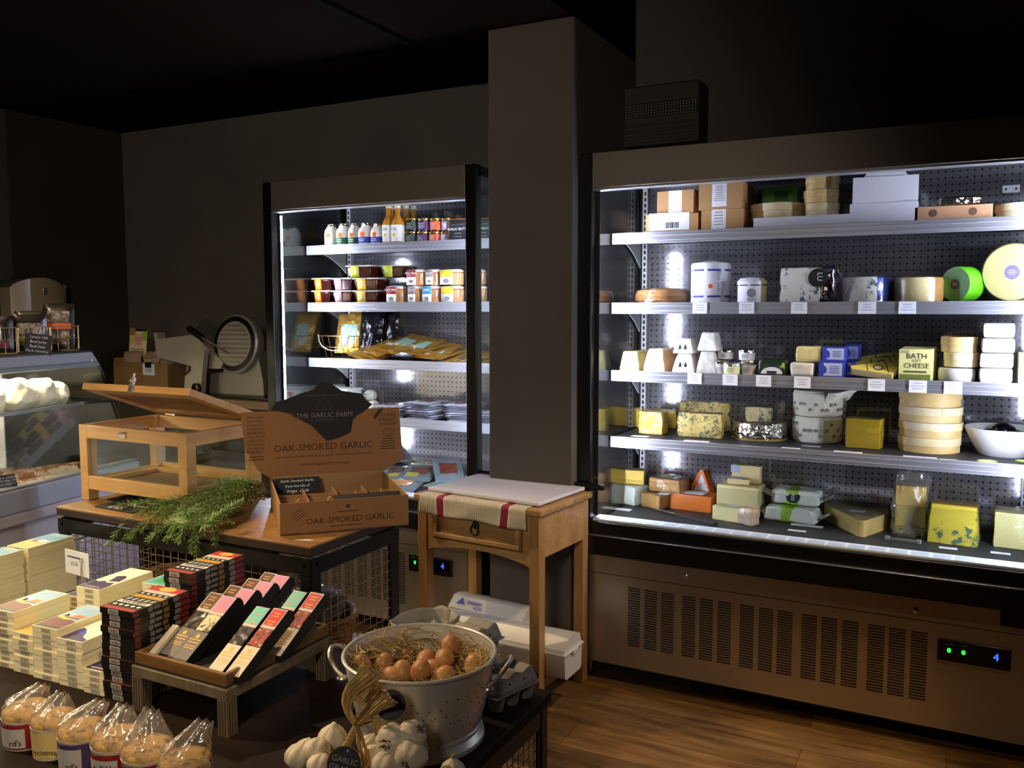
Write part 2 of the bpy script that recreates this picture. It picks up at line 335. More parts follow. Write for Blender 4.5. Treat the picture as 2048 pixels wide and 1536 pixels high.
# ------------------------------------------------------------------ refrigerated cabinets
YF = 3.10
def multideck(name, label, X0, X1, lips, ylip, nvent_px, ctl_px, digit, outer=False):
    org = (X0, YF, 0); t = thing(name, label, 'fridge', org)
    W = lambda: (lambda m: (setattr(m, 'T', Matrix.Translation([-q for q in org])), m)[1])(MB())
    P = .052
    for xa in (X0, X1-P):
        b = W(); b.bb((xa, YF, .06), (xa+P, YF+.045, 2.035), BLK); b.build('side_post', t, .004)
    for xa in (X0+P-.005, X1-P-.001):
        b = W(); b.bb((xa, YF+.047, .58), (xa+.006, 3.69, 1.99), GLASS); b.build('side_glass', t)
        b = W(); b.bb((X0 if xa < (X0+X1)/2 else X1-.03, YF+.045, .06), ((X0 if xa < (X0+X1)/2 else X1-.03)+.03, 3.70, .585), BLKM); b.build('lower_side', t)
    b = W(); b.bb((X0+P, YF, 1.905), (X1-P, YF+.02, 2.035), FASCIA); b.bb((X0+P, YF+.004, 1.896), (X1-P, YF+.05, 1.905), ALU); b.build('canopy_face', t, .002)
    b = W(); b.bb((X0, YF+.02, 1.992), (X1, 3.70, 2.03), BLKM); b.bb((X0+P+.01, YF+.05, 1.93), (X1-P-.01, YF+.10, 1.992), DARKIN); b.build('roof', t)
    b = W(); b.bb((X0+P+.012, 3.655, .60), (X1-P-.012, 3.66, 1.99), PERF); b.build('back_panel', t)
    b = W(); b.bb((X0, 3.665, .05), (X1, 3.70, 1.992), BLKM); b.build('rear_casing', t)
    xs = [X0+P+.018, X1-P-.043]
    for xa in xs:
        b = W(); b.bb((xa, 3.632, .64), (xa+.022, 3.654, 1.985), WHT)
        for k in range(52): b.bb((xa+.007, 3.631, .66+k*.025), (xa+.015, 3.633, .675+k*.025), BLKM)
        b.build('slotted_upright', t)
    SX0, SX1 = X0+P+.006, X1-P-.006
    for zl in lips:
        b = W(); b.bb((SX0, ylip+.012, zl-.022), (SX1, 3.63, zl-.004), SHELFT); sh = b.build('shelf', t, .001)
        b = W(); b.bb((SX0, ylip, zl-.044), (SX1, ylip+.010, zl), ALU)
        for dz in (-.012, -.030): b.bb((SX0, ylip-.0015, zl+dz-.004), (SX1, ylip, zl+dz), ALU)
        b.build('shelf_edge', sh, .001)
        for xa in (SX0+.002, SX1-.006):
            b = W(); pr = []
            for k in range(7): a = k/6; pr.append((3.63-.28*(1-a), zl-.024-.10*a**2.2))
            poly = [(3.63, zl-.024)]+[(3.35, zl-.024)]+pr[1:]
            T = b.T; b.T = T @ Matrix(((0, 0, 1, 0), (1, 0, 0, 0), (0, 1, 0, 0), (0, 0, 0, 1)))
            b.prism(poly, xa, xa+.004, WHT); b.T = T; b.build('shelf_bracket', sh)
    b = W(); b.bb((SX0, 3.14, .585), (SX1, 3.655, .612), SHELFT); b.build('deck', t)
    b = W(); b.bb((SX0, 3.115, .628), (SX1, 3.19, .634), CARD)
    k = 0; x = SX0+.01
    while x < SX1-.06: b.bb((x, 3.125, .634), (x+.055, 3.18, .6345), mat('strip_pale', 'c9cede', .5)); x += .066
    b.build('price_strip', t)
    b = W(); b.bb((SX0, 3.118, .634), (SX1, 3.123, .80), RISER); b.build('front_glass', t)
    b = W(); b.bb((X0+.012, YF-.012, .50), (X1-.012, 3.115, .628), BLK); b.bb((X0+.012, YF-.03, .505), (X1-.012, YF-.012, .575), BLK)
    b.bb((X0+.012, YF-.032, .578), (X1-.012, YF-.012, .581), mat('bumper_bead', '8a8a86', .3, .8)); b.build('bumper', t, .004)
    b = W(); b.bb((X0+.03, YF, .068), (X1-.03, YF+.02, .50), STEEL); b.bb((X0+.03, YF-.0015, .4245), (X1-.03, YF, .4265), BLKM); b.build('base_panel', t, .001)
    b = W(); b.bb((X0+.05, YF+.08, .0), (X1-.05, 3.69, .068), BLKM); b.build('kick_plate', t)
    for xa in (X0+.045, X1-.045):
        b = W(); b.cyl((xa, YF+.035, 0), (xa, YF+.035, .012), .018, BLK); b.cyl((xa, YF+.035, .012), (xa, YF+.035, .07), .007, STEEL); b.build('foot', t)
    for g in range(0, len(nvent_px), 3):
        b = W(); z0 = .385
        for (pa, pb, yt, yb) in nvent_px[g:g+3]:
            xa, xb = at(pa, yt, y=YF).x, at(pb, yt, y=YF).x
            for k in range(24):
                z = z0 - k*.0098; b.bb((xa, YF-.001, z-.0045), (xb, YF, z), BLKM)
        b.build('vent_grille', t)
    xa, xb, zb, zt = at(ctl_px[0], ctl_px[1], y=YF).x, at(ctl_px[2], ctl_px[3], y=YF).x, at(ctl_px[0], ctl_px[4], y=YF).z, at(ctl_px[0], ctl_px[1], y=YF).z
    b = W(); b.bb((xa, YF-.008, zb), (xb, YF, zt), BLK); cp = b.build('control_panel', t, .003)
    w_ = xb-xa
    for fx in (.16, .36):
        b = W(); b.bb((xa+fx*w_-.018, YF-.011, zb+.2*(zt-zb)), (xa+fx*w_+.018, YF-.008, zt-.15*(zt-zb)), mat('switch_black', '1a1c1a', .3)); b.build('switch', cp, .002)
        b = W(); b.ball((xa+fx*w_, YF-.011, zb+.55*(zt-zb)), (.006, .003, .008), GREENLED, 10, 6); b.build('lamp', cp)
    b = W(); b.bb((xa+.52*w_, YF-.010, zb+.25*(zt-zb)), (xa+.95*w_, YF-.008, zt-.12*(zt-zb)), mat('display_glass', '050507', .1))
    b.text(digit, .035, FRONT(xa+.80*w_, YF-.0102, zb+.55*(zt-zb)), BLUELED, .0006); b.build('display', cp)
    for sg, xe in ((1, X0+P), (-1, X1-P)):
        b = W(); b.bb((xe-.004*sg, YF+.046, .64), (xe+(.009 if outer else .014)*sg, YF+.049, 1.90), BLKM); b.build('led_shield', t)  # opaque strip added to hide the glowing LEDs from the camera
        b = W(); b.bb((xe+.003*sg, YF+.051, .66), (xe+.009*sg, YF+.061, 1.885), LED); b.build('led_strip', t)
    if outer:
        b = W(); b.bb((X0, YF+.045, .585), (X0+.003, 3.69, 1.992), BLKM); b.build('outer_side', t)
    return t
vr = []
for a, c_ in [(222, 278), (298, 355), (375, 435), (472, 533), (553, 615), (636, 699), (740, 805), (827, 893), (914, 984), (1027, 1097), (1118, 1191), (1214, 1289), (1334, 1412), (1432, 1510), (1534, 1612)]:
    vr.append((1160+a/2.306, 1160+c_/2.306, 1190, 1299))
LIPS_R = [1.750, 1.475, 1.204, .934]; LIPS_L = [1.757, 1.483, 1.213, .945]; YLR, YLL = 3.30, 3.33
fr = multideck('multideck_fridge', 'wide open-fronted refrigerated cabinet full of cheeses right of the column', -1.322, .30, LIPS_R, YLR, vr, (1876, 1276, 2023, 1300, 1318), '4')
vl = [(p, p+18, 1100, 1200) for p in (585, 611, 637, 663, 689, 715, 742, 766, 792)]
fl = multideck('multideck_fridge', 'narrower open-fronted refrigerated cabinet of chilled jars and packets left of the column', -2.916, -1.775, LIPS_L, YLL, vl, (819, 1106, 905, 1122, 1140), '4', True)
b = MB(); p = at(2008, 1224, y=YF-.004); b.box((0, 0, 0), (.16, .008, .05), BLK); h = b.build('recessed_handle', fr, .002); h.location = (p.x+.07+1.322, -.004, p.z-.02)
for q in ((1372, 1153), (1832, 1221)):
    b = MB(); b.lathe([(.009, 0), (.009, .004), (.005, .006)], STEEL, 12); h = b.build('panel_lock', fr); p = at(*q, y=YF-.001); h.location = (p.x+1.322, -.001, p.z); h.rotation_euler = (R(90), 0, 0)
# clip bracket at the back of the right cabinet
b = MB(); b.box((0, 0, 0), (.055, .004, .028), WHT)
for sx in (-.016, .016): b.cyl((sx, -.002, 0), (sx, -.004, 0), .004, BLKM, 8)
h = b.build('bracket_plate', fr, .002); p = at(2022, 378, y=3.64); h.location = (p.x+1.322, 3.64-YF, p.z)
# wall heater above the cabinet
p = at(1242, 175, y=3.60); q = at(1400, 158, y=3.60)
t = thing('wall_heater', 'dark slatted air heater mounted high on the back wall above the cheese cabinet', 'heater', (p.x, 3.60, 2.14))
b = MB(); b.bb((0, 0, 0), (q.x-p.x, .14, .25), mat('heater_case', '3d3731', .5, .2)); b.build('casing', t, .008)
b = MB()
for k in range(4): b.bb((.01, -.002, .165-k*.014), (q.x-p.x-.01, .0, .171-k*.014), BLKM)
b.bb((.005, -.001, .115), (q.x-p.x-.005, 0, .178), mat('heater_dark', '15120f', .5))
for i in range(26):
    for k in range(5): b.bb((.012+i*.0125, -.0035, .12+k*.011), (.015+i*.0125, -.002, .126+k*.011), STEEL)
b.build('grille', t)
b = MB(); b.bb((.0, -.004, .0), (q.x-p.x, 0, .09), mat('heater_lower', '2b2622', .5, .2))
for k in range(3): b.bb((.0, -.008, .015+k*.026), (q.x-p.x, -.004, .022+k*.026), mat('heater_case', '6b6259'))
b.build('louvre', t)
# ------------------------------------------------------------------ goods in the cheese cabinet
KRAFT = mat('kraft_board', 'b98d5c', .75, var=.08, vs=9, bump=.06, bs=150)
KRAFT2 = mat('kraft_board_pale', 'c79a72', .75, var=.06, vs=9)
WBOARD = mat('white_board', 'e9eaf2', .55, var=.03, vs=8)
POPLAR = wood('poplar_veneer', 'd9bf85', 'e7d2a0', 'f0e0b8', 0, .5, .5, .08)
POPLAR2 = wood('poplar_veneer_golden', 'c9a45c', 'dab974', 'e6cb90', 0, .5, .5, .08)
RINDW = mat('white_rind', 'ece9dd', .7, var=.12, vs=30, bump=.35, bs=70, dist=.003)
ASHR = mat('mottled_rind', 'd9d6cc', .75, var=.3, vs=34, bump=.5, bs=60, dist=.004)
YEL = mat('yellow_cheese', 'e4c24c', .45, var=.10, vs=14, bump=.2, bs=80, sss=.1)
YELP = mat('pale_yellow_cheese', 'e9dd96', .45, var=.08, vs=14, bump=.15, bs=80, sss=.1)
CREAMC = mat('cream_cheese_paste', 'ecdca0', .5, var=.08, vs=16, bump=.15, bs=70, sss=.1)
ORANGE = mat('orange_cheese', 'dd7420', .4, var=.10, vs=18, bump=.12, bs=80, sss=.1)
TANR = mat('tan_rind', 'b98a4c', .65, var=.3, vs=24, bump=.4, bs=50, dist=.003)
GREYR = mat('grey_brown_rind', '8f7b5a', .75, var=.35, vs=26, bump=.5, bs=60, dist=.003)
BLUEC = veined('blue_veined_cheese', 'dfd39a', '3f5560', scale=60, cut=.64, soft=.1)
BLUEP = veined('pale_blue_veined_cheese', 'e6e2d4', '58647a', scale=55, cut=.66, soft=.1)
STILT = veined('stilton_rind', 'e2c976', '4f5f4a', scale=95, cut=.58, soft=.16)
NAVY = mat('navy_foil', '22306e', .3, .4, bump=.6, bs=30, dist=.004)
FOIL = foil('silver_foil', 'd9d4c8', .2, 1.0, 60)
GREENW = mat('green_wax', '62c41c', .35, var=.06, vs=10)
GREEND = mat('green_wax_dark', '55a02a', .4, var=.06, vs=10)
BLACKW = mat('black_wax', '0a0a0c', .22, coat=.4)
PAPER = mat('printed_paper', 'e9e6cf', .6, var=.04, vs=20, bump=.5, bs=22, dist=.006)
PAPERW = mat('waxed_paper', 'dfe2d2', .45, bump=.6, bs=18, dist=.006)
LIME = mat('lime_print', '93b832', .5); DKGREEN = mat('dark_green_print', '1f3d20', .5)
GOLD = mat('gold_board', 'c9a74a', .35, .5)
CERAM = mat('white_ceramic', 'f0eee8', .18, coat=.3)
BLUEB = mat('blue_band', '3a3f9c', .5); BLUEX = mat('blue_box_print', '3a48b0', .45, var=.2, vs=60); PALEBL = mat('pale_blue_print', 'b9c2dc', .5)
PURP = mat('purple_label', '8a80c4', .5, var=.15, vs=80)
LEMON = mat('lemon_card', 'ece79a', .5); OLIVE = mat('olive_band', '7d8440', .5)
ORDOT = mat('orange_dot', 'e2651e', .5); REDT = mat('red_print', 'b8231c', .5)
S1, S2, S3, S4 = [z-.0035 for z in LIPS_R]; DK = .6125
YS = YLR+.022
def sp(px, py, y): return at(px, py, y=y)
def wide(p0, p1, y, py=600): return at(p1, py, y=y).x-at(p0, py, y=y).x
def lines(b, T, w, h, n, m, size=None, seed=0):
    """rows of tiny illegible print"""
    rnd = random.Random(seed)
    for k in range(n):
        ww = w*(.55+.45*rnd.random()); T0 = b.T; b.T = T0 @ T
        y = h*(.5-(k+.5)/n); b.quad([(-ww/2, y-h/n*.16, .0003), (ww/2, y-h/n*.16, .0003), (ww/2, y+h/n*.16, .0003), (-ww/2, y+h/n*.16, .0003)], m); b.T = T0
def barcode(b, T, w, h, m, n=11, seed=1):
    rnd = random.Random(seed); T0 = b.T; b.T = T0 @ T; x = -w/2
    while x < w/2:
        q = w/n*(.25+.5*rnd.random()); b.quad([(x, -h/2, .0004), (x+q, -h/2, .0004), (x+q, h/2, .0004), (x, h/2, .0004)], m); x += q+w/n*(.25+.4*rnd.random())
    b.T = T0
def carton(name, label, cat, p0, p1, pyt, z, y, depth, m, rz=0, extra=None, dz=0):
    xa, xb = sp(p0, pyt, y).x, sp(p1, pyt, y).x; w = xb-xa; h = sp((p0+p1)/2, pyt, y).z-z
    b = MB(); b.bb((-w/2, 0, 0), (w/2, depth, h), m)
    b.bb((-w/2-.0008, .004, h*.0), (-w/2, depth-.004, h), m); b.bb((-w/2+.002, depth/2-.001, h), (w/2-.002, depth/2+.001, h+.0008), BLACKINK)
    if extra: extra(b, w, h, depth)
    return one(b, name, label, cat, ((xa+xb)/2, y, z), rz, bev=.0015), h
def lab(dx, dz, w, h, n=6, code=False, seed=1):
    def f(b, W_, H, D):
        b.bb((dx*W_-w/2, -.0006, dz*H-h/2), (dx*W_+w/2, 0, dz*H+h/2), CARD)
        if code: barcode(b, FRONT(dx*W_+.012, -.0008, dz*H-h*.22), .055, h*.35, BLACKINK, seed=seed)
        elif n: lines(b, FRONT(dx*W_, -.0008, dz*H+h*.08), w*.8, h*.7, n, mat('print_grey', '8b8d9a', .6), seed=seed)
    return f
# top shelf
o, h1 = carton('cardboard_carton', 'lower left brown carton with barcode label on the top shelf', 'box', 1292, 1396, 428, S1, YS, .2, KRAFT, 2, lab(-.05, .6, .16, .066, code=True))
carton('cardboard_carton', 'small tilted brown carton with blank white label, upper left of the top shelf', 'box', 1313, 1389, 381, S1+h1+.001, YS+.01, .17, KRAFT, -6, lab(0, .52, .055, .085, 0))
o, h2 = carton('cardboard_carton', 'lower right brown carton under the labelled carton on the top shelf', 'box', 1403, 1487, 419, S1, YS, .2, KRAFT, 1, lab(-.08, .5, .055, .08, 5, seed=3))
carton('cardboard_carton', 'upper right brown carton with printed white label touching the canopy', 'box', 1398, 1485, 364, S1+h2+.001, YS, .2, KRAFT, -1, lab(-.02, .52, .056, .085, 8, seed=4))
def rbox(r, hb, mb_=POPLAR, ml=None, lidfrac=.55, gap=.004, name='round_wooden_box', label='', loc=(0, 0, 0), group=None):
    t = thing(name, label, 'box', loc, random.uniform(0, 360), group)
    ml = ml or mb_
    b = MB(); b.lathe([(r*.97, 0), (r*.97, hb*(1-lidfrac)), (r*.95, hb*(1-lidfrac))], mb_, 40); b.build('base', t)
    b = MB(); z0 = hb*(1-lidfrac)+.0004; b.lathe([(r*.975, z0), (r, z0), (r, hb), (r-.002, hb+.0004), (r-.003, hb-.0012), (.001, hb-.0012)], ml, 40, cap1=False)
    b.bb((r-.0005, -.012, z0+.001), (r+.0008, .0, hb-.001), mb_); b.build('lid', t)
    return t
o, h3 = carton('white_carton', 'long flat white carton under the round wooden boxes on the top shelf', 'box', 1507, 1699, 432, S1, YS, .18, WBOARD)
yw = YS+.075; c = sp(1552, 420, yw); w_ = wide(1497, 1607, yw, 420)
rbox(w_/2, .055, label='wide pale round wooden box on the long flat white carton', loc=(c.x, yw+.04, S1+h3+.001), lidfrac=.5)
c = sp(1565, 390, 3.50); b = MB(); slab(b, .135, .09, .068, GREEND, amp=.001, rnd=.2); b.bb((-.02, -.0455, .015), (.03, -.0452, .05), mat('green_print', '2f6a14'))
one(b, 'wrapped_cheese', 'green wrapped block lying on the wide round wooden box', 'cheese', (c.x, yw+.07, S1+h3+.057), 6)
c = sp(1643, 400, YS+.07); w_ = wide(1609, 1678, YS+.07, 400)
for k, nm in enumerate(['bottom', 'middle', 'top']):
    rbox(w_/2*(1, 1.02, .98)[k], .046, POPLAR2 if k else POPLAR, label=f'{nm} one of three small round wooden boxes on the flat white carton', loc=(c.x+(.002, -.002, .001)[k], YS+.075, S1+h3+.001+k*.0475), group='small round wooden boxes on the top shelf')
o, h4 = carton('white_carton', 'lower plain white carton on the top shelf beside the brown punched tray', 'box', 1700, 1836, 405, S1, YS, .2, WBOARD)
def wtab(b, W_, H, D):
    n = 14; P = [(-.07+.0, H), (-.055, H+.022)]+[(.0+.055*math.cos(math.pi*(1-i/n)), H+.022+.012*math.sin(math.pi*i/n)) for i in range(1, n)]+[(.055, H+.022), (.07, H)]
    T = b.T; b.T = T @ Matrix(((1, 0, 0, .0), (0, 0, -1, .003), (0, 1, 0, 0), (0, 0, 0, 1))); b.prism(P, 0, .0015, WBOARD); b.T = T
    b.bb((W_/2, .02, H*.3), (W_/2+.0006, .09, H*.7), mat('grey_print', '9a9aa4', .6))
carton('white_carton', 'upper white carton with a raised rounded tab, highest thing on the top shelf', 'box', 1707, 1838, 352, S1+h4+.001, YS, .2, WBOARD, 3, wtab)
def holes(b, W_, H, D):
    for x in (-.26, .25): b.T = Matrix.Translation((x*W_, -.0005, H*.55)) @ Matrix.Rotation(R(90), 4, 'X'); b.lathe([(.013, -.001), (.013, .0005)], mat('hole_brown', '6d4d38', .8), 18); b.T = Matrix.Identity(4)
    b.bb((-.04, -.0008, .0), (.03, 0, .006), mat('hole_brown', '6d4d38', .8))
o, h5 = carton('cardboard_tray', 'flat light brown carton with two punched holes on the top shelf', 'box', 1830, 1986, 411, S1, YS, .2, KRAFT2, 0, holes)
c = sp(1918, 400, YS+.05); b = MB(); slab(b, wide(1877, 1963, YS+.05, 400), .07, .032, FOIL, (14, 6, 5), .006, 4, rnd=.5)
one(b, 'foil_packet', 'crumpled dark foil packet lying on the punched brown carton', 'packet', (c.x, YS+.06, S1+h5+.002), 4)
c = sp(1990, 415, YS+.09); rbox(.088, .05, label='round wooden box at the right end of the top shelf', loc=(c.x+.088, YS+.09, S1), lidfrac=.5)
# second shelf
c = sp(1322, 600, YS+.12); t = thing('wrapped_cake', 'flat brown ring shaped cake under cling film, left end of the second shelf', 'cake', (c.x, YS+.125, S2))
b = MB(); b.lathe([(.085, .003), (.104, .012), (.108, .030), (.098, .052), (.07, .058), (.045, .047), (.01, .045)], mat('cake_crust', 'b98550', .7, var=.3, vs=30, bump=.6, bs=50, dist=.004), 36); b.build('cake', t)
b = MB(); b.lathe([(.118, 0), (.118, .004)], WHT, 36); b.build('board', t)
b = MB(); b.lathe([(.12, .0045), (.116, .018), (.112, .04), (.10, .060), (.06, .064), (.01, .052)], CLING, 36, cap0=False, wob=lambda a, z: 1+.012*math.sin(a*9+z*80)); b.build('cling_film', t)
def drum(label, px0, px1, pyt, z, y, bands, name='wrapped_cheese', top=True):
    r = wide(px0, px1, y, 560)/2; c = sp((px0+px1)/2, 560, y); h = sp((px0+px1)/2, pyt, y).z-z
    t = thing(name, label, 'cheese', (c.x, y, z))
    b = MB(); b.lathe([(r*.97, 0), (r, .006), (r, h-.008), (r*.96, h), (r*.5, h+.006), (.002, h+.012)], WBOARD, 40, wob=lambda a, z: 1+.006*math.sin(7*a)); b.build('wrapper', t)
    return t, r, h, c
t, r, h, c = drum('tall white wrapped drum of cheese with two blue bands and a twisted top', 1383, 1460, 527, S2, YS+.085, 2)
b = MB()
for z in (.022, h-.032): b.lathe([(r*1.004, z), (r*1.004, z+.008)], BLUEB, 40, cap0=False, cap1=False)
for k, (a, tx, s_) in enumerate([(-52, 'Blue Stilton', .022), (-34, '||||', .02)]):
    pa = R(a); T = frame((r*1.006*math.cos(pa), r*1.006*math.sin(pa), h*.48), (0, 0, -1), (math.cos(pa+math.pi/2), math.sin(pa+math.pi/2), 0)); b.text(tx, s_, T, BLUEB)
pa = R(-76); b.T = frame((r*1.006*math.cos(pa), r*1.006*math.sin(pa), h*.42), (math.cos(pa+math.pi/2), math.sin(pa+math.pi/2), 0), (0, 0, 1)); b.lathe([(.009, 0), (.009, .0005)], ORDOT, 16); b.T = Matrix.Identity(4)
b.build('blue_print', t)
b = MB(); b.lathe([(r*.6, h+.002), (r*.35, h+.012), (.012, h+.018), (.006, h+.03), (.009, h+.038)], CLING, 20, cap0=False, wob=lambda a, z: 1+.12*math.sin(8*a)); b.build('twist', t)
t, r, h, c = drum('small white drum of cheese with round grey crest, beside the tall blue banded drum', 1476, 1533, 562, S2, YS+.065, 0)
b = MB(); b.lathe([(r*1.03, h-.014), (r*1.04, h-.002), (r*.8, h+.010), (.01, h+.013)], WBOARD, 36, cap0=False); b.lathe([(r*1.005, h-.019), (r*1.005, h-.015)], BLACKINK, 36, cap0=False, cap1=False); b.build('cap', t)
b = MB(); pa = R(-80); T = frame((r*1.006*math.cos(pa), r*1.006*math.sin(pa), h*.45), (math.cos(pa+math.pi/2), math.sin(pa+math.pi/2), 0), (0, 0, 1)); b.T = T
b.lathe([(.017, 0), (.017, .0004)], mat('crest_grey', '8f93a0', .6, var=.3, vs=200), 24); b.T = Matrix.Identity(4); lines(b, T @ Matrix.Translation((0, -.024, .0003)), .034, .012, 2, mat('print_grey', '8b8d9a')); b.build('crest', t)
# half wheel of blue cheese
yq = YS+.012; xa, xb = sp(1560, 560, yq).x, sp(1638, 560, yq).x; h = sp(1600, 535, yq).z-S2
t = thing('blue_cheese', 'big square cut block of blue veined cheese with dark foil on its right side', 'cheese', ((xa+xb)/2, yq+.05, S2))
b = MB(); slab(b, xb-xa, .10, h, BLUEP, (10, 8, 10), .006, 3, ms={'x-': YEL, 'x+': BLUEC}); b.build('paste', t)
b = MB(); b.T = Matrix.Translation(((xb-xa)/2+.03, .012, 0)); slab(b, .052, .10, h*1.03, foil('lilac_foil', 'b9b2c8', .18, .8, 30), (8, 8, 8), .008, 5, rnd=.5); b.T = Matrix.Identity(4); b.build('foil', t)
b = MB(); T = frame(((xb-xa)/2-.004, -.051, h*.70), (1, 0, 0), (0, 0, 1)); b.T = T; b.lathe([(.034, -.004), (.034, .0006)], BLACKINK, 28); b.text('LU', .026, frame((.006, .004, .0006), (0, -1, 0), (1, 0, 0)), CARD); b.T = Matrix.Identity(4); b.build('foil_label', t)
def lowdrum(name, label, px0, px1, pyt, mats_arc, y, hole=None, cat='cheese', z=None):
    """low cheese wheel whose side shows paste and wrapping in sectors"""
    z = S2 if z is None else z
    r = wide(px0, px1, y, 580)/2; c = sp((px0+px1)/2, 580, y); h = sp((px0+px1)/2, pyt, y).z-z
    t = thing(name, label, cat, (c.x, y, z)); n = 48
    prof = [(r*.93, 0), (r, .012), (r*1.0, h-.012), (r*.93, h), (.001, h+.001)]
    for nm, a0, a1, m in mats_arc:
        b = MB(); k = max(2, int(abs(a1-a0)/7.5)); vs = []; fs = []
        for (rr, zz) in prof:
            for i in range(k+1):
                a = R(a0+(a1-a0)*i/k); q = rr*(1+.02*noise.noise(Vector((math.cos(a)*3, math.sin(a)*3, zz*30)))); vs.append((q*math.cos(a), q*math.sin(a), zz))
        for p in range(len(prof)-1):
            for i in range(k): fs.append((p*(k+1)+i, p*(k+1)+i+1, (p+1)*(k+1)+i+1, (p+1)*(k+1)+i))
        b.add(vs, fs, m); b.build(nm, t)
    return t, r, h
t, r, h = lowdrum('blue_cheese', 'pale blue veined wheel partly wrapped in navy foil on the second shelf', 1683, 1785, 555, [('cut_face', -200, -62, BLUEP), ('navy_wrapper', -62, 160, NAVY)], YS+.11)
b = MB(); b.lathe([(r*1.02, .002), (r*1.03, h-.01), (r*.95, h+.004), (.01, h+.005)], CLING, 36, cap0=False); b.build('cling_film', t)
t, r, h = lowdrum('rind_cheese', 'cream coloured half wheel with tan rind between the navy foil and the green wheel', 1787, 1889, 556, [('cut_face', -200, -50, CREAMC), ('rind', -50, 160, TANR)], YS+.11)
b = MB(); b.lathe([(r*1.02, .002), (r*1.03, h-.01), (r*.95, h+.004), (.01, h+.005)], CLING, 36, cap0=False); b.build('cling_film', t)
# wheels standing on edge
def standing(name, label, c, r, d, rz, mface, mrim, mlabel, lr):
    t = thing(name, label, 'cheese', (c[0], c[1], c[2]), rz); T = Matrix.Translation((0, 0, r)) @ Matrix.Rotation(R(90), 4, 'X')
    b = MB(); b.T = T; b.lathe([(r*.94, -d/2+.0), (r, -d/2+.012), (r, d/2-.012), (r*.94, d/2)], mrim, 44, cap0=False, cap1=False)
    b.lathe([(.001, d/2+.0005), (r*.94, d/2+.0002)], mface, 44, cap0=False, cap1=False); b.lathe([(r*.94, -d/2), (.001, -d/2)], mface, 44, cap0=False, cap1=False); b.build('wheel', t)
    b = MB(); b.T = T; b.lathe([(lr, d/2+.0005), (lr, d/2+.0016)], mlabel, 28); b.T = Matrix.Identity(4); lines(b, frame((0, -d/2-.0018, r), (1, 0, 0), (0, 0, 1)), lr*1.2, lr*.8, 3, CARD, seed=8); b.build('seal', t)
    return t
yg = YS+.09; hg = sp(1930, 533, yg).z-S2; c = sp(1925, 570, yg)
standing('waxed_cheese', 'bright green waxed wheel standing on edge on the second shelf', (c.x, yg, S2), hg/2, .075, -38, GREEND, GREENW, mat('dark_seal', '3a332c', .5, var=.3, vs=90), .017)
yg = YS+.08; hg = sp(2010, 487, yg).z-S2; c = sp(2022, 550, yg)
t = standing('waxed_cheese', 'large pale yellow wheel standing on edge with a purple oval label, right end', (c.x+.02, yg, S2), hg/2, .10, -22, YELP, YELP, PURP, .024)
b = MB(); b.T = Matrix.Translation((0, 0, hg/2)) @ Matrix.Rotation(R(90), 4, 'X'); b.lathe([(hg/2*1.0, -.058), (hg/2*1.02, -.03), (hg/2*1.02, .03), (hg/2*.97, .056), (.02, .058)], CLING, 36, cap0=False); b.build('cling_film', t)
# third shelf
def lump(name, label, cat, px0, px1, pyt, z, y, depth, m, rz=0, amp=.003, tap=(1, 1), ms=None, seed=1, rnd=.15, film=False, dz=0, group=None, film_m=None):
    w = wide(px0, px1, y, pyt+20); c = sp((px0+px1)/2, pyt+10, y); h = max(.02, sp((px0+px1)/2, pyt, y+depth*.2).z-z)
    b = MB(); slab(b, w, depth, h, m, (9, 7, 7), amp, seed, tap, ms, rnd)
    if not film: return one(b, name, label, cat, (c.x, y+depth/2, z+dz), rz, group, ang=40), h
    t = thing(name, label, cat, (c.x, y+depth/2, z+dz), rz, group); b.build('cheese', t, ang=40)
    b = MB(); slab(b, w*1.05, depth*1.05, h*1.04, film_m or CLING, (9, 7, 7), amp*2.2, seed+3, tap, None, rnd*1.4); b.build('cling_film', t, ang=60); return t, h
lump('cheese_wedge', 'pale yellow wrapped wedge at the left end of the third shelf', 'cheese', 1240, 1284, 702, S3, YS, .11, CREAMC, -10, tap=(.7, .85), ms={'y-': YELP, 'z+': YEL}, film=True, seed=2)
lump('cheese_wedge', 'pale wrapped wedge with orange rind next to the white pyramids on the third shelf', 'cheese', 1287, 1340, 698, S3, YS, .12, CREAMC, -14, tap=(.62, .8), ms={'x+': mat('apricot_rind', 'd8a468', .5, var=.2, vs=20)}, film=True, seed=5)
def pyramid(label, px0, px1, pyt, z, m, y=YS, flip=False, seed=0):
    w = wide(px0, px1, y, 710); c = sp((px0+px1)/2, 710, y); h = sp((px0+px1)/2, pyt, y).z-z
    t = thing('pyramid_cheese', label, 'cheese', (c.x, y+w/2, z), random.uniform(-8, 3), 'truncated pyramid goat cheeses')
    b = MB(); slab(b, w, w, h, m, (8, 8, 8), .0022, seed, (.62, .62), rnd=.16); b.build('cheese', t)
    if m is RINDW:
        b = MB(); T = frame((0, -w/2*.84, h*.42), (1, 0, 0), (0, .2, 1))
        for dx in (-.012, .010): b.T = T; b.prism([(dx-.006, -.008), (dx+.002, -.010), (dx+.006, -.003), (dx+.003, .004), (dx-.001, .012), (dx-.005, .003)], 0, .0015, BLACKINK)
        b.T = Matrix.Identity(4); b.build('leaf_print', t)
    return h
h = pyramid('lower white pyramid cheese printed with black leaves on the third shelf', 1343, 1391, 708, S3, RINDW, seed=1)
pyramid('upper white pyramid cheese printed with black leaves on the third shelf', 1345, 1389, 677, S3+h+.001, RINDW, YS+.005, seed=2)
h = pyramid('lower mottled grey pyramid cheese on the third shelf', 1391, 1434, 703, S3, ASHR, seed=3)
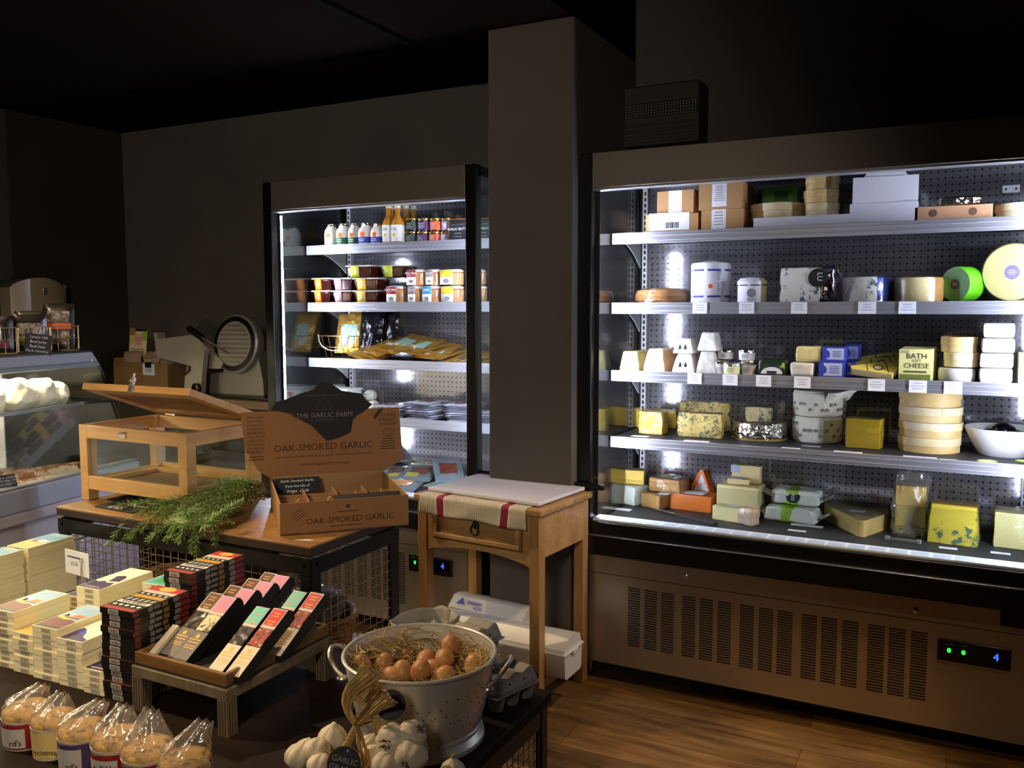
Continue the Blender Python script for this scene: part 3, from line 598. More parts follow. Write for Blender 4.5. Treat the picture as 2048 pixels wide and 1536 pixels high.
pyramid('upper mottled grey pyramid cheese on the third shelf', 1394, 1436, 665, S3+h+.001, ASHR, YS+.005, seed=4)
def tub(label, px0, px1, pyt, z, y, m=WBOARD, lidm=None, group='small tubs of soft cheese on the third shelf'):
    r = wide(px0, px1, y+.02, 725)/2; c = sp((px0+px1)/2, 725, y+r); h = sp((px0+px1)/2, pyt, y).z-z; h = max(h, .03)
    t = thing('cheese_tub', label, 'tub', (c.x, y+r, z), 0, group)
    b = MB(); b.lathe([(r*.9, 0), (r*.95, h*.72)], m, 28); lines(b, FRONT(0, -r*.96, h*.4), r*1.1, h*.4, 3, mat('print_grey', '8b8d9a'), seed=int(px0)); b.build('pot', t)
    b = MB(); b.lathe([(r, h*.72), (r, h*.95), (r*.94, h), (r*.8, h-.002)], lidm or FOIL, 28); b.build('lid', t); return h
h = tub('lower left white tub in the cluster of small tubs', 1428, 1459, 722, S3, YS)
h = tub('lower middle tub with pale green side in the cluster of small tubs', 1446, 1481, 726, S3, YS-.018+.0, mat('pale_green_pot', 'dfe6ac', .4))
h = tub('lower right mottled tub in the cluster of small tubs', 1482, 1514, 722, S3, YS+.02)
tub('upper left silver lidded tub in the cluster of small tubs', 1434, 1468, 700, S3+h+.004, YS+.03)
tub('upper right silver lidded tub in the cluster of small tubs', 1476, 1511, 700, S3+h+.002, YS+.03)
c = sp(1543, 745, YS); w_ = wide(1513, 1573, YS, 740); t = thing('cheese_pack', 'dark green plastic pack with a lime arch window on the third shelf', 'pack', (c.x, YS+.05, S3))
b = MB(); slab(b, w_, .095, .062, mat('pack_green_film', '26352a', .25, var=.3, vs=20, coat=.4), (9, 7, 6), .004, 9, (.96, .8), rnd=.3); b.build('pouch', t)
b = MB(); n = 12; T = frame((0, -.049, .004), (1, 0, 0), (0, .25, 1)); b.T = T
b.prism([(-w_*.42, .034)]+[(w_*.42*math.cos(math.pi*(1-i/n)), .018+.02*math.sin(math.pi*i/n)) for i in range(n+1)]+[(w_*.42, .034), (w_*.4, .046), (-w_*.4, .046)], 0, .001, LIME)
b.prism([(w_*.36*math.cos(math.pi*(1-i/n)), .003+.026*math.sin(math.pi*i/n)) for i in range(n+1)], .0012, .002, mat('white_window', 'c9d0d8', .3)); b.bb((-.018, .004, .002), (.018, .014, .0026), BLACKINK); b.build('front_label', t)
o, h = lump('cheese_piece', 'lower white wrapped lump of cheese left of the blue boxes', 'cheese', 1580, 1627, 725, S3, YS, .07, RINDW, 0, .004, film=True, seed=11, rnd=.3)
lump('cheese_piece', 'upper yellowish wrapped lump of cheese left of the blue boxes', 'cheese', 1590, 1642, 693, S3+h+.002, YS+.005, .07, YELP, 6, .004, ms={'x+': GREYR}, film=True, seed=12, rnd=.3)
def bluebox(label, px0, px1, pyt, z, y):
    def f(b, W_, H, D):
        b.bb((-W_*.30, -.0005, H*.12), (W_*.45, 0, H*.9), PALEBL); T = FRONT(-W_*.3, -.0007, H*.5); b.T = T
        b.prism([(-.010, -.014), (.008, -.014), (.012, .0), (.006, .012), (-.004, .016), (-.010, .006)], 0, .0005, BLUEX); b.T = Matrix.Identity(4)
        lines(b, FRONT(W_*.14, -.0009, H*.5), W_*.45, H*.5, 4, BLUEX, seed=int(px0))
    return carton('blue_cheese_box', label, 'box', px0, px1, pyt, z, y, .09, BLUEX, 0, f)
o, h = bluebox('lower front blue printed box on the third shelf', 1638, 1687, 723, S3, YS)
bluebox('upper front blue printed box on the third shelf', 1645, 1691, 694, S3+h+.001, YS+.004)
o, h = bluebox('lower rear blue printed box, behind the front pair', 1690, 1716, 722, S3, YS+.10)
bluebox('upper rear blue printed box, behind the front pair', 1690, 1718, 690, S3+h+.001, YS+.10)
def wedgepack(label, c, s, rz, dz, tilt):
    t = thing('wedge_pack', label, 'pack', (c.x, c.y, c.z+dz), rz, 'printed wedge packs on the third shelf')
    P = [(-.085*s, -.012), (.055*s, -.05), (.08*s, 0), (.055*s, .05), (-.085*s, .012)]; t.rotation_euler[0] = R(tilt)
    b = MB(); b.prism(P, 0, .024, CREAMC, mat('wedge_yellow_print', 'd9c455', .5)); b.build('wedge', t, .003)
    b = MB(); b.T = Matrix.Translation((.01, 0, .0242)); b.lathe([(.021, 0), (.021, .0006)], BLACKINK, 20, sq=(.8, 1)); b.lathe([(.013, .0006), (.013, .001)], CREAMC, 16); b.T = Matrix.Identity(4)
    b.bb((.038, -.04, .0241), (.041, .04, .0246), BLACKINK); b.bb((-.028, -.028, .0241), (-.025, .028, .0246), BLACKINK); b.build('wedge_label', t); return t
cw = sp(1748, 750, YS+.02)
wedgepack('front tilted triangular cheese pack with black round seal', Vector((cw.x, YS+.04, S3)), .95, 12, .018, 24)
wedgepack('middle tilted triangular cheese pack with black round seal', Vector((cw.x+.006, YS+.125, S3)), .95, 14, .030, 28)
wedgepack('rear tilted triangular cheese pack with black round seal', Vector((cw.x+.014, YS+.21, S3)), .95, 16, .042, 30)
def bath(b, W_, H, D):
    b.bb((-W_/2+.002, -.0006, 0), (W_/2-.002, 0, H*.2), OLIVE)
    for tx, zz, s_ in (('BATH', .78, .026), ('SOFT', .63, .013), ('CHEESE', .47, .024)): b.text(tx, s_, FRONT(.004, -.0006, H*zz), BLACKINK)
    b.bb((-W_*.36, -.0006, H*.255), (W_*.36, 0, H*.31), mat('olive_dark', '55582c', .5)); b.bb((-W_/2+.004, -.0007, H*.88), (-W_*.2, 0, H*.97), mat('olive_grey', 'a9a67a', .5))
o, h = carton('cheese_box', 'pale yellow box reading bath soft cheese, front of its row', 'box', 1799, 1864, 699, S3, YS, .035, LEMON, 0, bath)
for k, w_ in enumerate(['second', 'third', 'fourth']):
    carton('cheese_box', f'pale yellow soft cheese box, {w_} in the row going back', 'box', 1803+3*k, 1868+3*k, 697-2*k, S3, YS+.04*(k+1), .035, LEMON, 0)
yq = YS+.075; r = wide(1878, 1953, yq, 700)/2; c = sp(1916, 740, yq)
t = thing('soft_cheese', 'white bloomy round cheese at the bottom of the round box pile', 'cheese', (c.x-.004, yq-.01, S3)); b = MB(); b.lathe([(r*.95, 0), (r, .006), (r, .036), (r*.93, .044), (.001, .045)], RINDW, 36); b.build('round', t)
b = MB(); b.lathe([(r*1.012, .002), (r*1.016, .036), (r*.95, .0465), (.01, .0475)], CLING, 30, cap0=False); b.build('cling_film', t)
rbox(r*.95, .05, POPLAR, label='middle round wooden box in the pile on the white round cheese', loc=(c.x+.008, yq, S3+.049))
t = rbox(r, .052, POPLAR2, label='top round wooden box with lettered lid, third shelf pile', loc=(c.x, yq, S3+.100))
yq = YS
z = S3
for k, nm in enumerate(['bottom', 'second', 'third', 'top']):
    w_ = wide(1960, 2027, yq, 700); c = sp(1994, 700, yq)
    b = MB(); slab(b, w_*(1, 1.02, 1.0, .95)[k], .11, .049, WBOARD, (8, 6, 5), .0015, k, rnd=.2); b.bb((-w_*.2, -.0562, .012), (w_*.2, -.0556, .036), mat('pale_print', 'dcdde8', .5))
    one(b, 'white_cheese_pack', f'{nm} white wrapped pack in the bright white stack at the right, counting up', 'pack', (c.x+(.0, .002, .003, .006)[k], yq+.06, z+.0), (1, -2, 2, -3)[k], 'stacked white packs on the third shelf'); z += .0505
carton('cheese_box', 'yellow box at the right edge of the third shelf', 'box', 2039, 2075, 706, S3, YS, .1, LEMON)
# fourth shelf
def onshelf(px, pyb, z): return at(px, pyb, z=z)
def block(name, label, cat, px0, px1, pyt, pyb, z, depth, m, rz=0, amp=.003, tap=(1, 1), ms=None, seed=1, rnd=.12, film=None, ht=None, part='cheese'):
    c = onshelf((px0+px1)/2, pyb, z); y = c.y; w = wide(px0, px1, y, pyb-20); h = ht or sp((px0+px1)/2, pyt, y).z-z
    b = MB(); slab(b, w, depth, h, m, (10, 7, 8), amp, seed, tap, ms, rnd)
    lo = (c.x, y+depth/2, z)
    if film is None: return one(b, name, label, cat, lo, rz, ang=40), h, y
    t = thing(name, label, cat, lo, rz); b.build(part, t, ang=40)
    b = MB(); slab(b, w*1.04, depth*1.04, h*1.03, film, (10, 7, 8), amp*2.5, seed+3, tap, None, rnd*1.5); b.build('cling_film', t, ang=60); return t, h, y
block('cheese_block', 'front yellow wrapped block at the left end of the fourth shelf', 'cheese', 1277, 1325, 824, 869, S4, .07, YEL, -4, .006, film=CLING, seed=21)
block('cheese_block', 'rear yellow wrapped wedge behind the front yellow block, fourth shelf', 'cheese', 1265, 1350, 818, 856, S4, .11, YEL, 4, .006, film=CLING, seed=22)
block('blue_cheese', 'front half of a crumbly blue veined cheese with yellow edges, fourth shelf', 'cheese', 1353, 1442, 826, 876, S4, .05, STILT, 3, .009, ms={'x+': YEL, 'z+': GREYR}, seed=23, rnd=.14)
block('blue_cheese', 'rear half of a blue veined cheese standing behind the front half', 'cheese', 1357, 1460, 803, 862, S4, .07, YEL, 3, .008, ms={'y-': STILT, 'z+': GREYR}, seed=24, rnd=.14)
c = onshelf(1508, 882, S4); r = wide(1453, 1560, c.y+.12, 860)/2
t = thing('foil_cheese', 'round cheese wrapped in silver foil on a gold board', 'cheese', (c.x, c.y+r, S4)); FH = .068
b = MB(); b.lathe([(r*.97, .003), (r, .02), (r*.985, FH-.008), (r*.94, FH), (r*.5, FH+.002), (.002, FH)], FOIL, 40, wob=lambda a, z: 1+.012*math.sin(a*23+z*200)); b.build('foil', t)
b = MB(); b.lathe([(r*1.03, 0), (r*1.03, .0028)], GOLD, 44); b.build('board', t)
w_ = wide(1482, 1530, c.y+.05, 830); b = MB(); slab(b, w_, .08, .06, BLUEC, (8, 7, 6), .003, 31, (1.12, 1.1), {'z+': GREYR}, .15)
t = thing('blue_cheese', 'small wrapped wedge of blue veined cheese on top of the foil round', 'cheese', (c.x+.0, c.y+r-.03, S4+FH+.003), 10); b.build('cheese', t)
b = MB(); slab(b, w_*1.05, .085, .064, CLING, (8, 7, 6), .006, 33, (1.12, 1.1), None, .25); b.build('cling_film', t)
# paper wrapped stack
c = onshelf(1626, 886, S4); r = wide(1577, 1675, c.y+.1, 850)/2
def paperdrum(label, z, h, flare):
    t = thing('paper_wrapped_cheese', label, 'cheese', (c.x, c.y+r, z))
    b = MB(); b.lathe([(r*.96, 0), (r, .01), (r*1.0, h-.012), (r*.95, h), (.002, h+.002)], PAPER, 16, wob=lambda a, z: 1+.02*math.sin(5*a+z*30)+.01*math.sin(13*a)); b.build('wrapped_round', t, ang=20)
    b = MB(); rnd = random.Random(int(z*1000))
    for k in range(16):
        a = R(-170+k*12+rnd.uniform(-3, 3)); zz = h*rnd.choice((.28, .5, .74)); T = frame((r*1.022*math.cos(a), r*1.022*math.sin(a), zz), (-math.sin(a), math.cos(a), .25), (0, 0, 1)); b.T = T
        b.prism([(-.008, -.003), (.008, -.003), (.006, .002), (.0, .006), (-.006, .002)], 0, .0005, mat('paper_logo', '6f7460', .6)); b.quad([(-.009, -.007, .0003), (.009, -.007, .0003), (.009, -.005, .0003), (-.009, -.005, .0003)], mat('paper_logo', '6f7460'))
    b.T = Matrix.Identity(4); b.build('printed_logos', t)
    if flare:
        b = MB()
        def fn(u, v):
            a = R(-65+115*u); q = r*.93+v*.085*(.5+.8*u); nz = noise.noise(Vector((u*6, v*4, 2)))
            return (q*math.cos(a)*1.0, q*math.sin(a), h*.62+v*(.035+.03*u)+nz*.022)
        b.grid(fn, 16, 8, PAPER); b.build('loose_paper', t, solid=.0008, ang=25)
    return h
h = paperdrum('lower paper wrapped round cheese printed with small logos, fourth shelf', S4, .098, False)
paperdrum('upper paper wrapped round cheese with loose crumpled wrapping, fourth shelf', S4+h+.004, .098, True)
block('cheese_block', 'golden yellow cut block standing alone left of the tall wooden box stack', 'cheese', 1692, 1762, 838, 897, S4, .09, mat('golden_cheese', 'c9a92c', .4, var=.06, vs=10, sss=.1), -7, .0015, film=CLING, seed=41, rnd=.06)
c = onshelf(1855, 908, S4); r = wide(1790, 1919, c.y+.13, 850)/2; z = S4; hh = (sp(1855, 785, c.y).z-S4)/4
for k, nm in enumerate(['bottom', 'second', 'third', 'top']):
    rbox(r*(.985, 1.0, .995, .98)[k], hh-.001, POPLAR2, POPLAR if k in (0, 1, 2) else POPLAR2, label=f'{nm} box, counting up, in the tall stack of wide round wooden boxes', loc=(c.x+(.0, .003, .001, -.002)[k], c.y+r, z), group='wide round wooden boxes on the fourth shelf', lidfrac=.52); z += hh
c = onshelf(1990, 916, S4); r = .125; cx = sp(1921, 870, c.y+.11).x+r+.012
t = thing('serving_bowl', 'white ceramic bowl holding black waxed cheeses at the right end of the fourth shelf', 'bowl', (cx, c.y+r*.72, S4))
b = MB(); b.lathe([(.075, 0), (.08, .004), (.098, .035), (.118, .075), (.127, .096), (.125, .099), (.121, .096), (.112, .075), (.09, .035), (.05, .014), (.002, .012)], CERAM, 48, cap1=False); b.build('bowl', t)
for k, (dx, dy, dz, ll) in enumerate([(-.045, -.03, .035, 'left front black waxed round cheese in the white bowl'), (.04, -.04, .036, 'right front black waxed round cheese in the white bowl'), (.0, .035, .052, 'rear black waxed round cheese in the white bowl')]):
    b = MB(); b.ball((0, 0, .038), (.042, .042, .034), BLACKW, 20, 12); one(b, 'waxed_cheese', ll, 'cheese', (cx+dx, c.y+r*.72+dy, S4+dz-.012), 0, 'black waxed cheeses in the bowl')
# cards lying on the fourth shelf and the deck
def card(label, px0, px1, py, z, tag_='price_card', depth=.035, rz=0, lift=0):
    y = at((px0+px1)/2, py, z=z).y; xa, xb = at(px0, py, y=y).x, at(px1, py, y=y).x
    b = MB(); b.bb((-(xb-xa)/2, -depth/2, 0), ((xb-xa)/2, depth/2, .0008), CARD); lines(b, TOP(0, 0, .0009), (xb-xa)*.7, depth*.6, 2, mat('print_faint', 'b9bcc8', .6), seed=int(px0))
    return one(b, tag_, label, 'card', ((xa+xb)/2, y, z+.0008+lift), rz)
card('small white card in front of the yellow blocks, fourth shelf', 1264, 1297, 873, S4)
card('white card in front of the crumbly blue cheese half, fourth shelf', 1368, 1418, 883, S4)
card('white card in front of the foil wrapped round, fourth shelf', 1484, 1515, 893, S4, depth=.02)
card('white card at the left foot of the paper wrapped rounds', 1563, 1600, 897, S4, depth=.025)
card('white card at the right foot of the paper wrapped rounds', 1604, 1641, 893, S4, depth=.02)
card('white card in front of the golden cut block', 1667, 1724, 905, S4, depth=.03)
card('white card in front of the tall wooden box stack', 1806, 1874, 915, S4, depth=.03)
card('white card between the wooden boxes and the bowl', 1880, 1914, 920, S4, depth=.02)
for lb, pa, pb in (('round yellow sticker card in front of the white bowl', 1953, 1996), ('round yellow sticker card at the right end of the fourth shelf', 2029, 2072)):
    y = at((pa+pb)/2, 923, z=S4).y; xa, xb = at(pa, 923, y=y).x, at(pb, 923, y=y).x
    b = MB(); b.lathe([((xb-xa)/2, 0), ((xb-xa)/2, .001)], LIME, 28); b.lathe([((xb-xa)/2*.8, .001), ((xb-xa)/2*.8, .0014)], LEMON, 28); one(b, 'round_card', lb, 'card', ((xa+xb)/2, y, S4+.001))
# shelf edge tickets
def ticket(label, px0, px1, lip):
    y = YLR-.0028; py = at(0, 0, y=1) and None
    z = LIPS_R[lip]; xa, xb = at(px0, 620 if lip == 1 else 765, y=y).x, at(px1, 620 if lip == 1 else 765, y=y).x
    b = MB(); b.bb((-(xb-xa)/2, 0, -.043), ((xb-xa)/2, .001, -.001), CARD); lines(b, FRONT(0, -.0003, -.02), (xb-xa)*.8, .028, 3, mat('print_faint', 'b9bcc8'), seed=int(px0))
    one(b, 'shelf_ticket', label, 'price tag', ((xa+xb)/2, y-.0012, z), 0, 'white price tags on the shelf edges')
for lb, pa, pb in (('under the blue banded drum', 1385, 1414), ('under the small white drum', 1478, 1508), ('under the square blue cheese block', 1582, 1614), ('under the navy wrapped wheel', 1716, 1752), ('under the tan rind half wheel', 1797, 1832)):
    ticket('white price tag on the second shelf edge '+lb, pa, pb, 1)
for lb, pa, pb in (('under the leaf printed pyramids', 1375, 1403), ('under the small tubs', 1445, 1475), ('under the green pack', 1512, 1542), ('under the wrapped lumps', 1588, 1621), ('under the triangular packs', 1736, 1770), ('under the bath soft cheese box', 1818, 1854), ('under the round box pile', 1888, 1925)):
    ticket('white price tag on the third shelf edge '+lb, pa, pb, 2)
# deck
def deck(px, pyb): return at(px, pyb, z=DK)
o, h, y = block('wrapped_cheese', 'white paper wrapped block at the left end of the bottom deck', 'cheese', 1228, 1280, 972, 1010, DK, .10, PAPERW, -18, .005, seed=51, rnd=.2)
c = deck(1254, 1010); b = MB(); w_ = wide(1229, 1277, c.y+.03, 950); slab(b, w_, .06, .062, YEL, (8, 6, 6), .003, 52, (1, 1), {'z+': GREYR}, .08)
one(b, 'cheese_wedge', 'yellow wedge with grey rind on top of the white wrapped block', 'cheese', (c.x+.005, c.y+.05, DK+h+.004), 12)
o, h, y = block('cheese_wedge', 'lower cling wrapped tan wedge with a white card, bottom deck', 'cheese', 1285, 1333, 990, 1018, DK, .12, TANR, -22, .003, seed=53, film=CLING, rnd=.2)
c = deck(1320, 1018); b = MB(); slab(b, wide(1296, 1364, c.y+.04, 970), .12, .058, TANR, (9, 7, 6), .003, 54, (.95, .95), {'z+': GREYR}, .2)
t = thing('cheese_wedge', 'upper cling wrapped tan wedge with coloured label, bottom deck', 'cheese', (c.x+.012, c.y+.085, DK+h+.006), -6); b.build('cheese', t)
b = MB(); slab(b, wide(1296, 1364, c.y+.04, 970)*1.05, .125, .061, CLING, (9, 7, 6), .007, 55, (.95, .95), None, .3); b.build('cling_film', t); b = MB(); b.bb((-.03, -.03, .0625), (.02, .02, .0632), LIME); b.bb((-.04, .0, .0633), (-.01, .03, .0637), REDT); b.build('label', t)
b = MB(); b.box((0, 0, 0), (.05, .034, .001), CARD); one(b, 'price_card', 'white card resting on the lower tan wedge', 'card', (c.x+.012, c.y+.016, DK+h+.0045), -14)
# orange pair
o, h, y = block('cheese_wedge', 'lower bright orange wedge lying flat on the bottom deck', 'cheese', 1339, 1424, 990, 1022, DK, .10, ORANGE, -4, .002, seed=56, rnd=.08)
c = deck(1382, 1022)
b = MB(); b.box((0, 0, 0), (.10, .06, .001), CARD); one(b, 'price_card', 'white paper lying on the lower orange wedge', 'card', (c.x+.0, c.y+.035, DK+h+.004), -6)
cc = deck(1404, 992); c2 = Vector((sp(1404, 990, c.y+.11).x, c.y+.145, DK)); zt = sp(1397, 938, c.y+.11).z-DK
t = thing('cheese_wedge', 'tall orange wedge standing up with a triangular label reading Red', 'cheese', (c2.x, c2.y, DK), -8)
HW = wide(1372, 1425, c2.y-.03, 970)/2
P = [(-HW, 0), (HW, 0), (HW, .02), (HW*.10, zt), (-HW*.12, zt-.006), (-HW*.75, zt*.55)]
T = Matrix(((1, 0, 0, 0), (0, 0, -1, .03), (0, 1, 0, 0), (0, 0, 0, 1)))
b = MB(); b.T = T; b.prism(P, 0, .065, ORANGE); b.build('cheese', t, .005)
b = MB(); b.T = T @ Matrix.Translation((0, 0, .0652)); b.prism([(-HW*.80, .03), (HW*.84, .03), (HW*.04, zt-.018)], 0, .0008, CARD); b.T = Matrix.Identity(4); b.text('Red', .024, frame((.0, -.0362, zt*.60), (1, 0, .25), (-.25, 0, 1)), REDT, .0006); lines(b, FRONT(.0, -.0364, zt*.36), HW*.9, .03, 3, mat('print_grey', '8b8d9a')); b.build('label', t)
# knife
pa, pb = deck(1350, 1031), deck(1432, 1051)
t = thing('cheese_knife', 'black handled knife lying at the front of the bottom deck', 'knife', (pa.x, pa.y-.0, DK+.002), math.degrees(math.atan2(pb.y-pa.y, pb.x-pa.x)))
L = (pb-pa).length; b = MB(); b.prism([(L*.02, -.011), (L*1.0, -.013), (L*1.03, 0), (L, .012), (L*.02, .011)], 0, .013, mat('knife_handle', '2a201c', .5)); b.build('handle', t, .004)
b = MB(); b.prism([(-.14, .008), (-.10, -.006), (0, -.009), (0, .010)], .005, .007, STEEL); b.build('blade', t)
# pale cheese group
o, h, y = block('cheese_block', 'large pale cream block under the standing slab, bottom deck', 'cheese', 1432, 1517, 972, 1033, DK, .12, CREAMC, -3, .003, seed=61, rnd=.08)
c = deck(1474, 1033); b = MB(); zt = sp(1488, 932, c.y+.06).z-DK-h
b.T = Matrix.Translation((0, 0, 0)); slab(b, wide(1463, 1521, c.y+.06, 950), .035, zt, CREAMC, (8, 5, 7), .003, 62, (1, 1), None, .12)
t = thing('cheese_slab', 'pale cream slab standing upright on the large pale block', 'cheese', (sp(1492, 950, c.y+.06).x, c.y+.075, DK+h+.004), -4); b.build('slab', t)
b = MB(); b.bb((-.06, -.020, zt*.55), (-.025, -.0185, zt*.95), mat('blue_ticket', 'b4bcd4', .6)); b.build('ticket', t)
b = MB(); slab(b, .09, .045, .022, CREAMC, (8, 5, 4), .003, 63, rnd=.2); one(b, 'cheese_piece', 'small broken piece of pale cheese in front of the standing slab', 'cheese', (sp(1478, 965, c.y+.03).x, c.y+.032, DK+h+.004), 6)
b = MB(); b.box((0, 0, 0), (.055, .035, .001), mat('blue_ticket', 'b4bcd4')); one(b, 'price_card', 'bluish card on the broken piece of pale cheese', 'card', (sp(1476, 962, c.y+.03).x, c.y+.030, DK+h+.0285), -8)
o, h, y = block('cheese_wedge', 'low pale yellow wedge with a card on top, front of the bottom deck', 'cheese', 1424, 1486, 1015, 1043, DK, .06, CREAMC, -12, .002, seed=64, rnd=.1, ms={'x+': TANR})
c = deck(1455, 1043); b = MB(); b.box((0, 0, 0), (.05, .026, .001), CARD); one(b, 'price_card', 'small white card on the low pale yellow wedge', 'card', (c.x+.01, c.y+.03, DK+h+.003), -6)
block('wrapped_cheese', 'cling wrapped tapered end of cheese beside the low pale wedge', 'cheese', 1474, 1514, 1018, 1052, DK, .05, mat('pink_rind', 'c9ae96', .5, var=.2, vs=40), -28, .004, seed=65, film=CLING, rnd=.4, part='cheese')
# green and white paper pair
def greenpack(label, px0, px1, pyt, pyb, z, rz, yoff, seal, seed):
    c = deck((px0+px1)/2, pyb); w = wide(px0, px1, c.y, pyb-20); h = .058
    t = thing('paper_wrapped_cheese', label, 'cheese', (c.x, c.y+.06+yoff, z), rz)
    b = MB(); slab(b, w, .12, h, PAPERW, (11, 8, 6), .007, seed, (.92, .85), rnd=.3); b.build('wrapped_cheese', t, ang=30)
    b = MB(); T = Matrix.Translation((-.01, 0, 0)); b.T = T; slab(b, w*.28, .122, h*1.02, LIME, (4, 8, 6), .006, seed, (.95, .86), rnd=.2); b.build('green_band', t, ang=30)
    for sx in (-1, 1):
        b = MB(); b.grid(lambda u, v: (sx*(w/2*.9+u*.05), (-.05+.1*v)*(1-.35*u), h*.35+u*.02+.012*noise.noise(Vector((u*5, v*6, seed)))), 6, 8, PAPERW); b.build('paper_end', t, solid=.0008)
    if seal:
        b = MB(); T = frame((-.005, -.055, h*.60), (1, 0, 0), (0, .5, 1)); b.T = T; b.lathe([(.027, 0), (.027, .0012)], mat('seal_dark', '1d2622', .5), 28); b.text('1833', .019, frame((0, 0, .0013), (0, -1, 0), (1, 0, 0)), CARD); b.T = Matrix.Identity(4); b.build('round_seal', t)
greenpack('lower green and white paper wrapped cheese on the bottom deck', 1524, 1636, 1005, 1046, DK, -6, 0, False, 71)
greenpack('upper green and white paper wrapped cheese with dark round seal 1833', 1536, 1636, 965, 1046, DK+.064, -4, .03, True, 72)
card('white card lying left below the green striped paper cheese', 1582, 1646, 1052, DK, depth=.03); card('small white card in front of the card below the green striped cheese', 1576, 1612, 1062, DK, depth=.02)
# brown wedge
a, b_, c_ = deck(1645, 1040), deck(1722, 1074), deck(1776, 1058)
cx, cy = (a.x+b_.x+c_.x)/3, (a.y+b_.y+c_.y)/3+.03
t = thing('cheese_wedge', 'large low brown rinded wedge with a point towards the front, bottom deck', 'cheese', (cx, cy, DK))
P = [(a.x-cx, a.y-cy+.02), (b_.x-cx-.012, b_.y-cy+.004), (b_.x-cx+.012, b_.y-cy+.002), (c_.x-cx, c_.y-cy), (c_.x-cx-.01, c_.y-cy+.12), (a.x-cx+.05, a.y-cy+.11)]
b = MB(); b.prism(P, 0, .062, CREAMC, GREYR, mat('waxy_paste', 'c7a864', .5, var=.2, vs=14, bump=.2, bs=60)); b.build('cheese', t, .008, 3)
b = MB(); b.box((.0, -.01, .0632), (.055, .032, .001), mat('blue_ticket', 'b4bcd4')); b.build('ticket', t)
# bagged tall block
c = deck(1818, 1072); w_ = wide(1791, 1852, c.y+.02, 1000); h = sp(1820, 970, c.y+.04).z-DK
t = thing('bagged_cheese', 'tall yellow block of cheese in a loose clear plastic bag, bottom deck', 'cheese', (c.x, c.y+.06, DK))
b = MB(); slab(b, w_, .08, h, YEL, (8, 6, 9), .002, 81, rnd=.06); b.build('cheese', t)
b = MB()
def bag(u, v):
    a = 2*math.pi*u; k = 1+.09*math.sin(7*a+v*9)+.05*math.sin(13*a-v*7); rx, ry = w_*.62*(1-.25*v*v), .062*(1-.3*v*v); z = v*(h+.045)
    return (rx*k*(abs(math.cos(a))**.7)*(1 if math.cos(a) > 0 else -1), ry*k*(abs(math.sin(a))**.7)*(1 if math.sin(a) > 0 else -1), z+.006*math.sin(5*a))
b.grid(bag, 40, 14, BAGGY); b.grid(lambda u, v: (-.055+.11*u, -.05-.03*v, .03*(1-v)+.02*noise.noise(Vector((u*7, v*7, 1)))+.006), 14, 7, BAGGY); b.build('plastic_bag', t, ang=60)
pa = deck(1806, 1083); b = MB(); b.bb((-.06, -.006, 0), (.06, .006, .01), STEEL)
for x in (-.052, .052): b.bb((x-.008, -.008, .0), (x+.008, .008, .014), ALU)
one(b, 'ticket_rail', 'short metal ticket holder lying in front of the bagged cheese', 'holder', (pa.x, pa.y-.004, DK+.0005), -4, bev=.001)
o, h, y = block('blue_cheese', 'yellow wedge with blue veins and sloping side, bottom deck right', 'cheese', 1855, 1959, 1012, 1090, DK, .11, veined('yellow_blue_cheese', 'd9c43e', '4c6a52', scale=34, cut=.66, soft=.06), -5, .002, (.88, .8), {'z+': mat('orange_rind', 'c9963c', .6)}, 82, .05, film=CLING)
block('cheese_block', 'pale yellow block at the right end of the bottom deck, front', 'cheese', 1988, 2060, 1027, 1098, DK, .12, YELP, -3, .002, seed=84, rnd=.06, film=CLING)
block('cheese_block', 'tall pale yellow block in bright film behind the right end block', 'cheese', 1976, 2060, 975, 1062, DK, .10, YELP, 0, .002, seed=85, rnd=.06, film=CLING)
card('small white card in front of the blue veined yellow wedge', 1878, 1915, 1097, DK, depth=.025)
card('small white card left of the pale end block', 1981, 2021, 1107, DK, depth=.025)
card('white card before the white wrapped block, left end of deck', 1206, 1262, 1018, DK, depth=.04)
# ------------------------------------------------------------------ goods in the left cabinet
L1, L2, L3, L4 = [z-.0035 for z in LIPS_L]; YQ = YLL+.02
MILK = mat('milk_white', 'f3f1e6', .3, coat=.3); AMBER = mat('amber_juice', 'c98a2c', .15, coat=.5); LABW = mat('label_white', 'eceee6', .5)
GRNL = mat('green_label', '1f6b3c', .5); BLUL = mat('blue_label', '2a3fb0', .5); GOLDL = mat('gold_lid', 'd0b060', .25, .9)
CHALK = mat('chalkboard', '15161a', .6); WHITEP = mat('white_lettering', 'd8d8d4', .6); TEALP = mat('teal_lettering', '2f9a86', .6)
n = 0
def milk(label, px, w_px, pyt, lab_m, y, dot=True):
    c = sp(px, 470, y); r = wide(px-w_px/2, px+w_px/2, y, 470)/2; h = sp(px, pyt, y).z-L1
    t = thing('yogurt_bottle', label, 'bottle', (c.x, y+r, L1), 0, 'white yogurt bottles on the top left shelf')
    b = MB(); b.lathe([(r*.95, 0), (r, .005), (r, h*.55), (r*.9, h*.72), (r*.62, h*.84), (r*.6, h*.88)], MILK, 24); b.build('bottle', t)
    b = MB(); b.lathe([(r*.66, h*.88), (r*.68, h*.98), (r*.6, h)], FOIL if dot else GOLDL, 20); b.build('cap', t)
    b = MB()
    if lab_m: b.lathe([(r*1.01, h*.08), (r*1.01, h*.36)], lab_m, 24, cap0=False, cap1=False); lines(b, FRONT(0, -r*1.03, h*.22), r*1.2, h*.16, 2, WHITEP, seed=px)
    a = R(-82); b.T = frame((r*1.012*math.cos(a), r*1.012*math.sin(a), h*.47), (-math.sin(a), math.cos(a), 0), (0, 0, 1)); b.lathe([(r*.34, 0), (r*.34, .0006)], ORDOT, 16); b.build('label', t)
